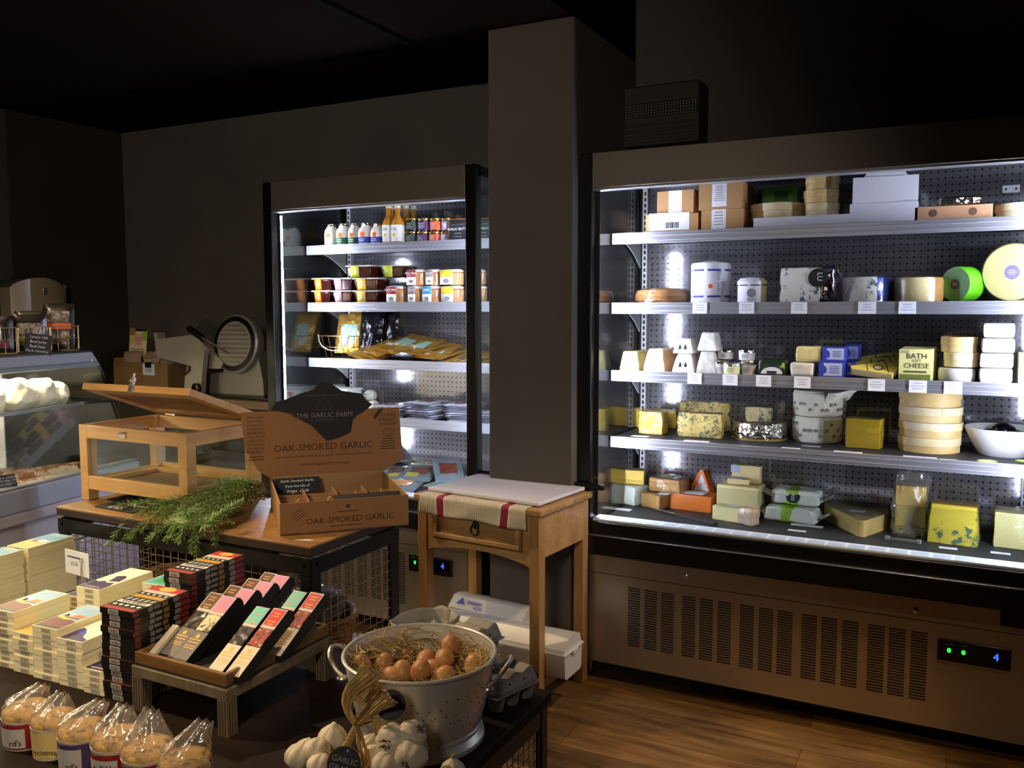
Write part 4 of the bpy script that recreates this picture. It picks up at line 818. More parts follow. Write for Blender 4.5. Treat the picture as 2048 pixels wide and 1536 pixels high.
milk('first white yogurt bottle from the left, no coloured band', 654, 23, 447, None, YQ)
milk('second white yogurt bottle from the left, green band', 678, 25, 446, GRNL, YQ)
milk('third white yogurt bottle from the left, green band', 701, 22, 446, GRNL, YQ+.01)
milk('fourth white yogurt bottle from the left, taller with blue band', 723, 27, 445, BLUL, YQ)
milk('fifth white yogurt bottle, blue band, next to the amber bottles', 747, 24, 446, BLUL, YQ+.005)
def amber(label, px, pyt, y, w_px=22):
    c = sp(px, 470, y); r = wide(px-w_px/2, px+w_px/2, y, 470)/2; h = sp(px, pyt, y).z-L1
    t = thing('juice_bottle', label, 'bottle', (c.x, y+r, L1), 0, 'tall amber bottles on the top left shelf')
    b = MB(); b.lathe([(r*.95, 0), (r, .006), (r, h*.48), (r*.8, h*.58), (r*.42, h*.70), (r*.36, h*.92)], AMBER, 20); b.build('bottle', t)
    b = MB(); b.lathe([(r*.42, h*.9), (r*.42, h)], mat('pale_cap', 'd9d2b8', .35), 16); b.build('cap', t)
    b = MB(); b.lathe([(r*1.015, h*.05), (r*1.015, h*.47)], LABW, 24, cap0=False, cap1=False); b.text('Oh', .022, FRONT(0, -r*1.03, h*.36), BLACKINK)
    b.T = frame((0, -r*1.03, h*.22), (1, 0, 0), (0, 0, 1)); b.lathe([(r*.25, 0), (r*.25, .0005)], mat('yellow_dot', 'e0c040', .5), 14); b.build('label', t)
amber('first tall amber bottle with white label, next to the yogurt bottles', 770, 407, YQ+.005); amber('second tall amber bottle with white label, front row', 788, 407, YQ+.002, 23)
amber('third tall amber bottle, behind between the front pair', 781, 410, YQ+.09, 20); amber('fourth tall amber bottle, behind right of the front pair', 806, 408, YQ+.08); amber('fifth tall amber bottle, rearmost beside the dark jars', 822, 410, YQ+.13, 20)
def jar(label, px, w_px, pyt, z, y, m):
    c = sp(px, 470, y); r = wide(px-w_px/2, px+w_px/2, y, 470)/2; h = sp(px, pyt, y).z-z
    t = thing('chutney_jar', label, 'jar', (c.x, y+r, z), 0, 'small gold lidded jars on the top left shelf')
    b = MB(); b.lathe([(r*.93, 0), (r*.97, .004), (r*.97, h*.80), (r*.88, h*.84)], mat('dark_chutney', '2a1612', .15, coat=.4), 24); b.build('jar', t)
    b = MB(); b.lathe([(r*.98, h*.84), (r*1.0, h*.86), (r*1.0, h*.98), (r*.95, h), (.001, h)], GOLDL, 24, cap1=False); b.build('lid', t)
    b = MB(); b.lathe([(r*.985, h*.10), (r*.985, h*.76)], m, 24, cap0=False, cap1=False); lines(b, FRONT(0, -r*1.0, h*.42), r*1.1, h*.45, 4, WHITEP, seed=px); b.build('label', t); return h
JG, JP, JO, JL = mat('jar_green', '26433a', .5), mat('jar_purple', '4a2560', .5), mat('jar_orange', 'd8541f', .5), mat('jar_lavender', 'a59cc8', .5)
for px, w_, m, nm in ((816, 25, JG, 'dark green'), (840, 25, JP, 'purple'), (864, 24, JO, 'orange'), (887, 23, JL, 'lavender')):
    h = jar(f'lower jar with {nm} label and gold lid, top left shelf', px, w_, 463, L1, YQ+.03, m)
    jar(f'upper jar with {nm} label stacked on the matching lower jar', px+2, w_-1, 436, L1+h+.001, YQ+.03, m)
def sign(label, xa, xb, h, y, l2, m2):
    t = thing('chalk_sign', label, 'sign', ((xa+xb)/2, y, L1)); w = xb-xa; t.rotation_euler[0] = R(-8)
    b = MB(); b.bb((-w/2, 0, 0), (w/2, .006, h), ORANGE if False else mat('sign_wood', 'a3672f', .5)); b.build('frame', t)
    b = MB(); b.bb((-w/2+.004, -.001, .004), (w/2-.004, 0, h-.004), CHALK); b.text('OAK-SMOKED', .013, FRONT(0, -.0012, h*.72), m2); b.text(l2, .0155, FRONT(0, -.0012, h*.52), WHITEP, bold=.01); lines(b, FRONT(0, -.0012, h*.25), w*.5, .03, 2, mat('chalk_faint', '6a6a6c'), seed=3); b.build('board', t)
x0 = sp(895, 460, YQ).x; sign('small chalkboard reading oak-smoked garlic butter, inside the right post', x0, x0+.105, .098, YQ, 'GARLIC BUTTER', mat('chalk_faint', '6a6a6c'))
x0 = sp(953, 460, YQ+.0).x-.002; x0 = -1.966+.012
sign('small chalkboard reading garlic, seen through the right glass side', -1.945, -1.845, .098, YQ+.02, 'GARLIC', TEALP)
# second shelf: tubs with sleeves and clip jars
def relish(label, px0, px1, pyt, z, y, m, group='sleeved black tubs on the second left shelf'):
    xa, xb = sp(px0, pyt+10, y).x, sp(px1, pyt+10, y).x; w = xb-xa; h = sp(px0, pyt, y).z-z
    t = thing('sleeved_tub', label, 'tub', ((xa+xb)/2, y+.065, z), random.uniform(-3, 3), group)
    b = MB(); b.box((0, 0, h*.44), (w*.78, .10, h*.88), mat('dark_relish', '3a120c', .12, var=.5, vs=60, coat=.6), tap=(1.22, 1.2)); b.build('tub', t, .006)
    b = MB(); b.bb((-w*.5, -.064, h*.89), (w*.5, .064, h), mat('clear_lid', 'b9b4ac', .15, coat=.5)); b.build('lid', t, .003)
    b = MB(); b.add([(-w*.22-.014, -.0525, h*.02), (w*.10-.014, -.0525, h*.02), (w*.14-.014, -.0655, h*.95), (-w*.2-.014, -.0655, h*.95)], [(0, 1, 2, 3)], m); b.add([(-w*.2-.014, -.0655, h*.95), (w*.14-.014, -.0655, h*.95), (w*.14-.014, .06, h*1.01), (-w*.2-.014, .06, h*1.01)], [(0, 1, 2, 3)], m)
    lines(b, frame((-.014-w*.03, -.0605, h*.5), (1, 0, 0), (0, -.013, h)), w*.2, h*.5, 4, mat('print_faint', 'b9bcc8'), seed=px0); b.build('sleeve', t, solid=.0008); return h
SO, SWp, SYp, SLm, SPk = mat('sleeve_orange', 'ee8c1a', .45), mat('sleeve_pink', 'e8b0b4', .45), mat('sleeve_yellow', 'ecc24a', .45), mat('sleeve_lime', 'bcc928', .45), mat('sleeve_magenta', 'b22f7c', .45)
for lo, z_, pt in (('bottom', 0, 581), ('middle', 1, 556)):
    for a, b_, m, nm in ((622, 660, SO, 'orange'), (661, 702, SWp, 'pink'), (703, 752, SYp, 'yellow')):
        h = relish(f'{lo} row tub of dark relish with {nm} sleeve, second left shelf', a, b_, pt, L2+(H2+.001 if z_ else 0), YQ, m)
    if not z_: H2 = h
relish('top row tub of dark relish with magenta and lime sleeve, left', 690, 742, 531, L2+2*H2+.002, YQ+.01, SLm); relish('top row tub of dark relish with lime sleeve, right', 757, 806, 531, L2+2*H2+.002, YQ+.05, SLm)
def clip(label, px0, px1, pyt, z, y, m, word, m2=None):
    xa, xb = sp(px0, 560, y).x, sp(px1, 560, y).x; w = xb-xa; h = sp(px0, pyt, y).z-z; r = min(w*.34, .033)
    t = thing('clip_top_jar', label, 'jar', ((xa+xb)/2+w*.1, y+.04, z), 0, 'sleeved clip top jars on the second left shelf')
    b = MB(); b.lathe([(r*.9, 0), (r, .005), (r, h*.72), (r*.85, h*.78)], mat('pate_jar', 'b98a5c', .1, coat=.7), 22); b.build('jar', t)
    b = MB(); b.lathe([(r*.92, h*.82), (r*.95, h*.9), (r*.7, h*.98), (.001, h)], mat('glass_lid', 'cfd4d0', .08, coat=.6), 22, cap1=False); b.build('lid', t)
    b = MB(); b.lathe([(r*.93, h*.785), (r*.96, h*.815)], mat('rubber_seal', 'd2752c', .5), 22); b.build('seal', t)
    b = MB(); x = r*.75; b.tube([(x-.008, -r*.75, h*.8), (x-.010, -r*.95, h*.55), (x-.006, -r*1.0, h*.28), (x+.006, -r*.9, h*.28), (x+.01, -r*.8, h*.55), (x+.008, -r*.65, h*.8)], .0013, STEEL, 5, True); b.build('wire_clip', t)
    b = MB(); xa_ = -w*.52; b.add([(xa_, -r*1.06, .002), (xa_+w*.52, -r*1.12, .002), (xa_+w*.52, -r*1.12, h*.93), (xa_, -r*1.06, h*.93)], [(0, 1, 2, 3)], LABW)
    b.add([(xa_, -r*1.065-.0004, h*.5), (xa_+w*.52, -r*1.125-.0004, h*.5), (xa_+w*.52, -r*1.125-.0004, h*.93), (xa_, -r*1.065-.0004, h*.93)], [(0, 1, 2, 3)], m); b.add([(xa_, -r*1.06, h*.93), (xa_+w*.52, -r*1.12, h*.93), (xa_+w*.52, r, h*1.01), (xa_, r, h*1.01)], [(0, 1, 2, 3)], LABW)
    T = frame((xa_+w*.26, -r*1.10-.0006, h*.74), (w*.52, -.06*r, 0), (0, 0, 1)); b.text(word, w*.13, T, WHITEP); T = frame((xa_+w*.26, -r*1.10-.0006, h*.25), (w*.52, -.06*r, 0), (0, 0, 1)); b.T = T; b.lathe([(w*.13, 0), (w*.13, .0004)], mat('sketch_grey', '77777c'), 9, sq=(1, .6)); b.T = Matrix.Identity(4)
    b.build('card_sleeve', t, solid=.0006); return h
CR, CG, CB, CY = mat('sleeve_dark_red', '8c2420', .5), mat('sleeve_grey', '8a807a', .5), mat('sleeve_blue', '2f86c4', .5), mat('sleeve_bright_yellow', 'ecc81e', .5)
h = 0
for a, b_, m, w_, nm in ((768, 806, CR, 'SPICY BEAN', 'dark red'), (810, 839, CG, 'VENISON', 'grey'), (840, 876, CB, 'PORK', 'blue'), (877, 924, CY, '', 'yellow'), (927, 968, CB, 'PORK', 'second blue')):
    h = clip(f'lower row clip top jar with {nm} card sleeve', a, b_, 571, L2, YQ, m, w_)
for a, b_, m, w_, nm in ((809, 845, CR, 'SPICY BEAN', 'dark red'), (846, 874, CG, 'VENISON', 'grey'), (875, 924, CY, '', 'yellow'), (930, 964, CG, 'VENISON', 'second grey')):
    clip(f'upper row clip top jar with {nm} card sleeve', a, b_, 538, L2+h+.004, YQ+.005, m, w_)
# third shelf: basket, pouches, slipping heap of gold packets
GOLDF = foil('gold_foil', 'd8a948', .28, .9, 30, .7); BLKF = foil('black_foil', '1b1a1d', .18, 1, 22, .4); ROSE = mat('rose_print', '8c5358', .3, coat=.4); MINT = mat('mint_print', '8fb5a2', .35, coat=.4); CRML = mat('cream_print', 'd9d2b4', .35, coat=.4)
def wire(b, pts, r=.0016, m=None, closed=False): b.tube(pts, r, m or BRASSW, 5, closed)
BRASSW = mat('brassy_wire', '8a7048', .3, .9)
xa, xb = sp(634, 690, YQ+.01).x, sp(700, 690, YQ+.01).x
t = thing('wire_basket', 'small wire basket with a loop handle on the third left shelf', 'basket', ((xa+xb)/2, YQ+.12, L3)); w = xb-xa
b = MB()
for z, s_ in ((.002, .8), (.055, .92), (.11, 1.0)): wire(b, [(-w/2*s_, -.10*s_, z), (w/2*s_, -.10*s_, z), (w/2*s_, .10*s_, z), (-w/2*s_, .10*s_, z)], closed=True)
for k in range(5):
    x = -.8+.4*k
    for sg in (-1, 1): wire(b, [(w/2*x*.8, sg*.08, .002), (w/2*x, sg*.10, .11)], .0012)
for k in range(4):
    y = -.75+.5*k
    for sg in (-1, 1): wire(b, [(sg*w/2*.8, .08*y, .002), (sg*w/2, .10*y, .11)], .0012)
b.build('wire_frame', t)
b = MB(); wire(b, [(-w/2*.98, -.102, .115)]+[(w/2*.9*math.cos(math.pi*(1+i/10)), -.108-.006*math.sin(math.pi*i/10), .105-.065*math.sin(math.pi*i/10)) for i in range(11)]+[(w/2*.98, -.102, .115)], .0028, STEEL); b.build('handle', t)
def pouch(name, label, loc, w, h, rz, tilt, m, lm, group=None, seed=0, th=.012, lmz=.3, roll=0, cat='packet'):
    t = thing(name, label, cat, loc, rz, group); t.rotation_euler[0] = R(tilt); t.rotation_euler[1] = R(roll)
    def top(u, v):
        x, y = (u-.5)*w, (v-.5)*h; e = min(u, 1-u, v, 1-v); return (x, y, th*min(1, e*5)**.6*(.8+.5*noise.noise(Vector((u*4, v*4, seed))))+.0015+.002*noise.noise(Vector((u*9, v*9, seed+4))))
    b = MB(); b.grid(top, 14, 12, m); b.grid(lambda u, v: ((u-.5)*w, (.5-v)*h, .0006), 2, 2, m); b.build('pouch', t, ang=70)
    if lm is not None:
        b = MB(); b.grid(lambda u, v: (lambda p: (p[0], p[1], p[2]+.0012))(top(.2+.6*u, lmz+.42*v)), 8, 6, lm[0])
        if len(lm) > 1: b.grid(lambda u, v: (lambda p: (p[0], p[1], p[2]+.0018))(top(.22+.35*u, lmz-.14+.2*v)), 6, 4, lm[1])
        b.build('label', t)
    return t
bx = (xa+xb)/2
pouch('gold_pouch', 'gold foil pouch standing in the small wire basket', (bx+.01, YQ+.13, L3+.12), .15, .20, 8, 74, GOLDF, (MINT, CRML), seed=3, cat='pouch')
pouch('gold_pouch', 'gold foil pouch lying behind in the small wire basket, tilted', (bx+.03, YQ+.175, L3+.145), .16, .21, -10, 80, GOLDF, (CRML,), seed=4, cat='pouch')
for k, (dx, dy, rz) in enumerate([(.14, .13, 6), (.21, .17, -8)]):
    pouch('black_pouch', ('left', 'right')[k]+' glossy black foil pouch standing behind the gold packets', (bx+dx, YQ+dy, L3+.125), .13, .22, rz, 78, BLKF, None, 'black foil pouches on the third left shelf', seed=8+k, th=.02, cat='pouch')
xl, xr = sp(700, 700, YQ).x, -1.87
N = 20
for k in range(N):
    f = k/(N-1); x = xl+.06+(xr-xl-.16)*f
    nm = 'gold edged packet of sliced fish in the heap, '+['first', 'second', 'third', 'fourth', 'fifth', 'sixth', 'seventh', 'eighth', 'ninth', 'tenth', 'eleventh', 'twelfth', 'thirteenth', 'fourteenth', 'fifteenth', 'sixteenth', 'seventeenth', 'eighteenth', 'nineteenth', 'twentieth'][k]+' from the left'
    pouch('gold_packet', nm, (x, YQ+.10+.012*(k % 3), L3+.010+.066*math.sin(math.pi*min(1, f*1.15+.10))), .16, .20, -14+14*math.sin(k*1.7), 15+5*math.sin(k*2.3), GOLDF, (ROSE if k % 3 else MINT, CRML), 'gold edged packets of sliced fish', seed=20+k, th=.006, roll=14-16*f)
# fourth shelf: tubs, net basket, vacuum packs
VAC = mat('vacuum_film_pale', 'b9bac4', .15, var=.15, vs=14, bump=.8, bs=24, coat=.6, dist=.006)
VACM = mat('cured_meat', '7e4436', .2, var=.35, vs=26, coat=.6)
for k, (pa, pb, dy) in enumerate(((556, 640, .10), (646, 692, .0))):
    xa, xb = sp(pa, 770, YQ+dy).x, sp(pb, 770, YQ+dy).x
    xa = max(xa, -2.83); t = thing('food_tub', ('white lidded tub at the back left of the fourth left shelf', 'tall white tub with yellow and red label on the fourth left shelf')[k], 'tub', ((xa+xb)/2, YQ+dy+.06, L4))
    b = MB(); b.box((0, 0, .055), (xb-xa, .11, .11), mat('tub_white', 'dadcd6', .35), tap=(1.08, 1.08)); b.build('tub', t, .005); b = MB(); b.bb((-(xb-xa)*.56, -.063, .112), ((xb-xa)*.56, .063, .122), mat('tub_white', 'dadcd6')); b.build('lid', t, .002)
    b = MB(); b.add([(-.04, -.0565, .02), (.045, -.0565, .02), (.047, -.0598, .10), (-.042, -.0598, .10)], [(0, 1, 2, 3)], LABW); b.bb((-.03, -.062, .07), (.0, -.058, .095), mat('check_red', '8e4a2a')); b.bb((-.04, -.0605, .03), (-.02, -.0575, .065), LEMON); b.build('label', t)
xa, xb = sp(692, 780, YQ+.03).x, sp(742, 780, YQ+.03).x; r = (xb-xa)/2
t = thing('net_basket', 'round wire basket holding white wrapped rounds on the fourth left shelf', 'basket', ((xa+xb)/2, YQ+.03+r, L4))
b = MB()
for k in range(12):
    a = math.pi*2*k/12; wire(b, [(r*.8*math.cos(a), r*.8*math.sin(a), .002), (r*math.cos(a), r*math.sin(a), .05), (r*1.0*math.cos(a), r*1.0*math.sin(a), .10)], .0012)
for z, q in ((.003, .8), (.05, 1), (.10, 1)): wire(b, [(r*q*math.cos(2*math.pi*i/24), r*q*math.sin(2*math.pi*i/24), z) for i in range(24)], .0014, closed=True)
b.build('wire_frame', t)
for k, (dx, dy, dz) in enumerate([(-.025, -.01, .035), (.03, .0, .036), (.0, .02, .085)]):
    b = MB(); b.ball((0, 0, 0), (.034, .034, .028), PAPERW, 14, 8); one(b, 'wrapped_round', ('left lower', 'right lower', 'upper')[k]+' white wrapped round in the round wire basket', 'cheese', ((xa+xb)/2+dx, YQ+.03+r+dy, L4+dz), 0, 'white wrapped rounds in the wire basket')
xl, xr = sp(735, 830, YQ).x, -1.86; k = 0
for stack, (f, nst, rz0) in enumerate([(.14, 6, 10), (.44, 9, -8), (.74, 9, 14), (.93, 6, -20)]):
    for j in range(nst):
        pouch('vacuum_pack', f'{ORD[nst-1-j]} flat meat vacuum pack in the '+['leftmost', 'second', 'third', 'rightmost'][stack]+' pile', (xl+(xr-xl)*f+.006*math.sin(j*2.1), YQ+.10+.012*math.sin(j*1.3), L4+.002+j*.0088), .15, .19, rz0+5*math.sin(j*1.9+stack), 1, VAC, (VACM,), 'flat vacuum packs of cured meat', seed=60+k, th=.0065); k += 1
# bottom deck: clear sheets of fish
CLR = mat('clear_pack_film', '7a8288', .12, var=.3, vs=10, bump=.9, bs=18, coat=.7, dist=.006); SALM = mat('salmon_slices', 'd88a52', .2, var=.35, vs=30, coat=.6); TEAL = mat('teal_print', '3a8a82', .4); OLV = mat('pack_olive', 'b0a850', .4)
k = 0
for (px, py, w, h, rz, tl, lm, dz) in [(800, 955, .20, .22, 14, 6, (SALM, TEAL), 0), (905, 955, .18, .22, -20, 8, (SALM, TEAL), .012), (850, 925, .20, .2, 30, 10, (VACM, OLV), .022), (760, 930, .2, .22, -6, 4, (OLV,), .0), (930, 915, .18, .2, 10, 14, (VACM, OLV), .034), (820, 895, .22, .22, -24, 42, (BLKF,), .085), (880, 885, .22, .22, 16, 48, (GOLDF,), .09), (955, 930, .14, .18, 40, 30, (VACM,), .06)]:
    p = at(px, py+20, z=DK); x = min(p.x, -1.93); y = min(max(p.y, 3.27), 3.50)
    pouch('clear_pack', 'clear fish pack '+['with teal label at the front left', 'with teal label at the front right', 'lying crosswise in the middle', 'at the far left', 'tilted at the right back', 'upright at the left back', 'upright at the right back with gold', 'in the corner by the glass'][k]+' of the bottom deck', (x, y, DK+.012+dz), w, h, rz, tl, CLR, lm, 'large clear packs on the bottom left deck', seed=90+k, th=.01); k += 1
# ------------------------------------------------------------------ display stand with mesh sides
OAK = wood('stand_oak', '6e4e2a', '8c6434', 'a37842', 0, .6, .4, .2)
PALEW = wood('pale_beech', 'b0854a', 'c4965a', 'd3a86c', 0, .5, .38, .12)
PALEWY = wood('pale_beech_side', 'a87d46', 'bb8f54', 'cba064', 1, .5, .38, .12)
BROWNIN = wood('box_underside', '75532f', '866038', '967045', 0, .5, .5, .1)
IRON = mat('dark_iron', '24221f', .42, .6, var=.3, vs=14, bump=.15, bs=40)
RUST = mat('rusty_wire', 'a48c6c', .4, .7)
BRASS = mat('brass', 'b08a4a', .28, .95)
def at_t(t): return (lambda m: (setattr(m, 'T', t.matrix_basis.inverted()), m)[1])(MB())
SX0, SX1, SY0, SY1, SZ = -2.755, -1.632, 1.893, 2.335, .775
t = thing('display_stand', 'tall display stand with wooden top on a dark metal frame with wire mesh sides', 'stand', (SX0, SY0, 0)); STAND = t
bpy.context.view_layer.update()
b = at_t(t); b.bb((SX0, SY0, SZ-.006), (SX1, SY1, SZ), OAK); b.bb((SX0, SY0, SZ-.03), (SX1, SY1, SZ-.0062), mat('dark_edge', '2c1b10', .5)); b.build('top', t, .001)
b = at_t(t); b.bb((SX0+.02, SY0+.02, SZ-.04), (SX1-.02, SY1-.02, SZ-.03), BLKM); b.build('underframe', t)
PW = .042; ZR0, ZR1 = .688, .735
for (x, y, sx, sy) in ((SX0+.004, SY0+.004, 1, 1), (SX1-.004, SY0+.004, -1, 1), (SX0+.004, SY1-.004, 1, -1), (SX1-.004, SY1-.004, -1, -1)):
    b = at_t(t); b.bb((x, y, 0), (x+sx*PW, y+sy*.004, ZR1), IRON); b.bb((x, y, 0), (x+sx*.004, y+sy*PW, ZR1), IRON)
    for z in (.715, .60): b.T = b.T; b.cyl((x+sx*.022, y-sy*.003, z), (x+sx*.022, y, z), .006, IRON, 10); b.cyl((x-sx*.003, y+sy*.022, z), (x, y+sy*.022, z), .006, BRASS if z > .7 else IRON, 10)
    b.build('corner_post', t, .001)
for (p, q) in (((SX0+.004, SY0+.001, ZR0), (SX1-.004, SY0+.004, ZR1)), ((SX0+.004, SY1-.004, ZR0), (SX1-.004, SY1-.001, ZR1)), ((SX0+.001, SY0+.004, ZR0), (SX0+.004, SY1-.004, ZR1)), ((SX1-.004, SY0+.004, ZR0), (SX1-.001, SY1-.004, ZR1))):
    b = at_t(t); b.bb(p, q, IRON); b.build('top_rail', t)
def mesh_panel(t, a, b_, z0, z1, du, dz, name='wire_mesh'):
    a, b_ = Vector(a), Vector(b_); L = (b_-a).length; d = (b_-a)/L; nrm = Vector((-d.y, d.x, 0))*.003
    b = at_t(t); n = int(L/du)
    for i in range(n+1):
        p = a+d*(i*L/n); b.cyl((p.x, p.y, z0), (p.x, p.y, z1), .0015, RUST, 5)
    m = int((z1-z0)/dz)
    for k in range(m+1):
        z = z0+(z1-z0)*k/m; b.cyl((a.x+nrm.x, a.y+nrm.y, z), (b_.x+nrm.x, b_.y+nrm.y, z), .0015, RUST, 5)
    return b.build(name, t)
mesh_panel(t, (SX0+.03, SY0+.008, 0), (SX1-.03, SY0+.008, 0), .10, .69, .034, .0255)
mesh_panel(t, (SX1-.008, SY0+.03, 0), (SX1-.008, SY1-.03, 0), .10, .69, .030, .030)
mesh_panel(t, (SX0+.008, SY0+.03, 0), (SX0+.008, SY1-.03, 0), .10, .69, .034, .030)
b = at_t(t); b.bb((SX0+.01, SY0+.012, .33), (SX1-.012, SY1-.01, .345), OAK); b.build('lower_shelf', t)
# goods inside the stand
WICK = mat('wicker', '8a5c30', .6, var=.3, vs=40); BAGD = mat('dark_bag_contents', '3a2617', .4, var=.5, vs=30, coat=.5)
def wicker(name, label, c, rx, ry, h, lining=None, hoop=False):
    t = thing(name, label, 'basket', c)
    b = MB(); n = 30; rows = 9
    for k in range(rows):
        z = .008+h*k/(rows-1); s_ = .82+.18*k/(rows-1)
        b.tube([(rx*s_*(1+.03*math.cos(i*math.pi+k*math.pi))*math.cos(2*math.pi*i/n), ry*s_*(1+.03*math.cos(i*math.pi+k*math.pi))*math.sin(2*math.pi*i/n), z) for i in range(n)], h/rows*.6, WICK, 5, True)
    b.lathe([(rx*.82, .001), (rx*.82, .006)], WICK, n, sq=(1, ry/rx)); b.build('weave', t)
    b = MB(); b.tube([(rx*1.03*math.cos(2*math.pi*i/n), ry*1.03*math.sin(2*math.pi*i/n), h+.012) for i in range(n)], .009, WICK, 6, True); b.build('rim', t)
    if lining: b = MB(); b.lathe([(rx*.7, .02), (rx*.92, h*.9), (rx*1.0, h+.012)], lining, n, sq=(1, ry/rx), cap1=False); b.build('lining', t, solid=.002)
    return t
wicker('wicker_basket', 'oval wicker basket with dark lining on the shelf inside the mesh stand', (-1.86, 2.13, .347), .17, .13, .12, BLKM)
for k, (x, y, z, w, h, ti, m) in enumerate([(-1.93, 2.09, .43, .14, .22, 62, BAGD), (-1.80, 2.14, .43, .15, .23, 70, BAGD), (-2.12, 2.06, .42, .16, .2, 50, mat('bread_brown', '7a4f2a', .6, var=.4, vs=22))]):
    tt = pouch('packed_bag', ('left clear bag of dark food leaning in the oval basket', 'right clear bag of dark food leaning in the oval basket', 'clear bag of brown bread beside the basket inside the stand')[k], (x, y, z if k < 2 else .43), w, h, (20, -14, 30)[k], ti, m, None, seed=130+k, th=.045, cat='bag')
    b = MB(); b.grid(lambda u, v: ((u-.5)*w*1.05, (v-.5)*h*1.1, .055*min(1, min(u, 1-u, v, 1-v)*5)**.6+.006+.004*noise.noise(Vector((u*9, v*9, k)))), 12, 10, BAGGY); b.build('clear_film', tt, ang=70)
wicker('wicker_basket', 'round wicker basket behind the front mesh of the stand', (-2.42, 2.12, .347), .14, .13, .16)
# ------------------------------------------------------------------ wooden display case with open lid
WX0, WX1, WY0, WY1, WZ0, WZ1 = -2.775, -2.243, 2.006, 2.345, SZ+.001, 1.045
t = thing('wooden_display_case', 'pale wooden box with glass sides and its lid propped open, on the stand', 'case', (WX0, WY0, WZ0)); bpy.context.view_layer.update()
pw = .040
for (x, y) in ((WX0, WY0), (WX1-pw, WY0), (WX0, WY1-pw), (WX1-pw, WY1-pw)):
    b = at_t(t); b.bb((x, y, WZ0), (x+pw, y+pw, WZ1), PALEWY); b.build('corner_post', t, .0015)
for (y) in (WY0, WY1-.022):
    b = at_t(t); b.bb((WX0+pw, y, WZ1-.046), (WX1-pw, y+.022, WZ1), PALEW); b.build('top_rail', t, .0015)
    b = at_t(t); b.bb((WX0+pw, y, WZ0+.04), (WX1-pw, y+.022, WZ0+.088), PALEW); b.build('bottom_rail', t, .0015)
    b = at_t(t); b.bb((WX0+pw, y+.009, WZ0+.088), (WX1-pw, y+.012, WZ1-.046), RISER); b.build('glass_pane', t)
for (x) in (WX0, WX1-.022):
    b = at_t(t); b.bb((x, WY0+pw, WZ1-.046), (x+.022, WY1-pw, WZ1), PALEWY); b.build('top_rail', t, .0015)
    b = at_t(t); b.bb((x, WY0+pw, WZ0+.04), (x+.022, WY1-pw, WZ0+.075), PALEWY); b.build('bottom_rail', t, .0015)
    b = at_t(t); b.bb((x+.009, WY0+pw, WZ0+.075), (x+.012, WY1-pw, WZ1-.046), RISER); b.build('glass_pane', t)
b = at_t(t); b.bb((WX0+.022, WY0+.022, WZ0+.045), (WX1-.022, WY1-.022, WZ0+.058), BROWNIN); b.build('floor_board', t)
b = at_t(t); fr_ = .035
for p, q in (((WX0+.022, WY0+.022), (WX1-.022, WY0+.022+fr_)), ((WX0+.022, WY1-.022-fr_), (WX1-.022, WY1-.022)), ((WX0+.022, WY0+.022+fr_), (WX0+.022+fr_, WY1-.022-fr_)), ((WX1-.022-fr_, WY0+.022+fr_), (WX1-.022, WY1-.022-fr_))):
    b.bb((*p, WZ0+.058), (*q, WZ0+.072), PALEW)
b.build('inner_frame', t, .001)
# lid, hinged along the back
LA = R(20.5)
lidm = Matrix.Translation((0, WY1-WY0, WZ1-WZ0+.004)) @ Matrix.Rotation(-LA, 4, 'X')
LL = WY1-WY0+.004; LW = WX1-WX0
b = MB(); b.T = lidm
for p, q in (((0, -LL, .0), (LW, -LL+.055, .024)), ((0, -.055, 0), (LW, 0, .024)), ((0, -LL+.055, 0), (.055, -.055, .024)), ((LW-.055, -LL+.055, 0), (LW, -.055, .024))): b.bb(p, q, PALEW)
b.bb((.055, -LL+.055, .008), (LW-.055, -.055, .016), BROWNIN); ld = b.build('lid', t, .0012)
b = MB(); b.T = lidm; x = LW*.475
b.bb((x-.012, -LL-.0035, -.004), (x+.012, -LL, .026), STEEL); b.bb((x-.007, -LL-.006, .024), (x+.007, -LL+.004, .052), STEEL); b.cyl((x-.010, -LL-.003, .040), (x+.010, -LL-.003, .040), .006, STEEL); b.cyl((x, -LL-.003, .05), (x, -LL-.003, .066), .004, STEEL); b.build('latch', ld, .001)
b = MB(); x = LW*.435; b.bb((x-.014, -.004, WZ1-WZ0-.034), (x+.014, 0, WZ1-WZ0-.010), STEEL); b.tube([(x-.009, -.005, WZ1-WZ0-.012), (x-.006, -.012, WZ1-WZ0-.016), (x+.006, -.012, WZ1-WZ0-.016), (x+.009, -.005, WZ1-WZ0-.012)], .003, STEEL, 6); b.build('latch_catch', t)
for x in (.07, LW-.07):
    b = MB(); b.cyl((x-.02, WY1-WY0, WZ1-WZ0+.002), (x+.02, WY1-WY0, WZ1-WZ0+.002), .005, STEEL, 10); b.build('hinge', t)
# black slate boards
b = MB(); b.box((0, 0, .002), (.40, .20, .004), CHALK); one(b, 'slate_board', 'plain black board lying under the wooden display case', 'board', (-2.47, 2.12, SZ+.0005), -3)
p = at(248, 1016, z=SZ)
t = thing('price_sign', 'small black price card chalked in white at the front of the stand', 'sign', (p.x, p.y, SZ+.0015), -3)
b = MB(); b.box((0, 0, .0015), (.20, .085, .003), CHALK); lines(b, TOP(.02, .020, .0031), .12, .018, 1, WHITEP, seed=3); b.text('£45', .046, TOP(-.012, -.018, .0031), WHITEP, bold=.015); b.build('board', t)
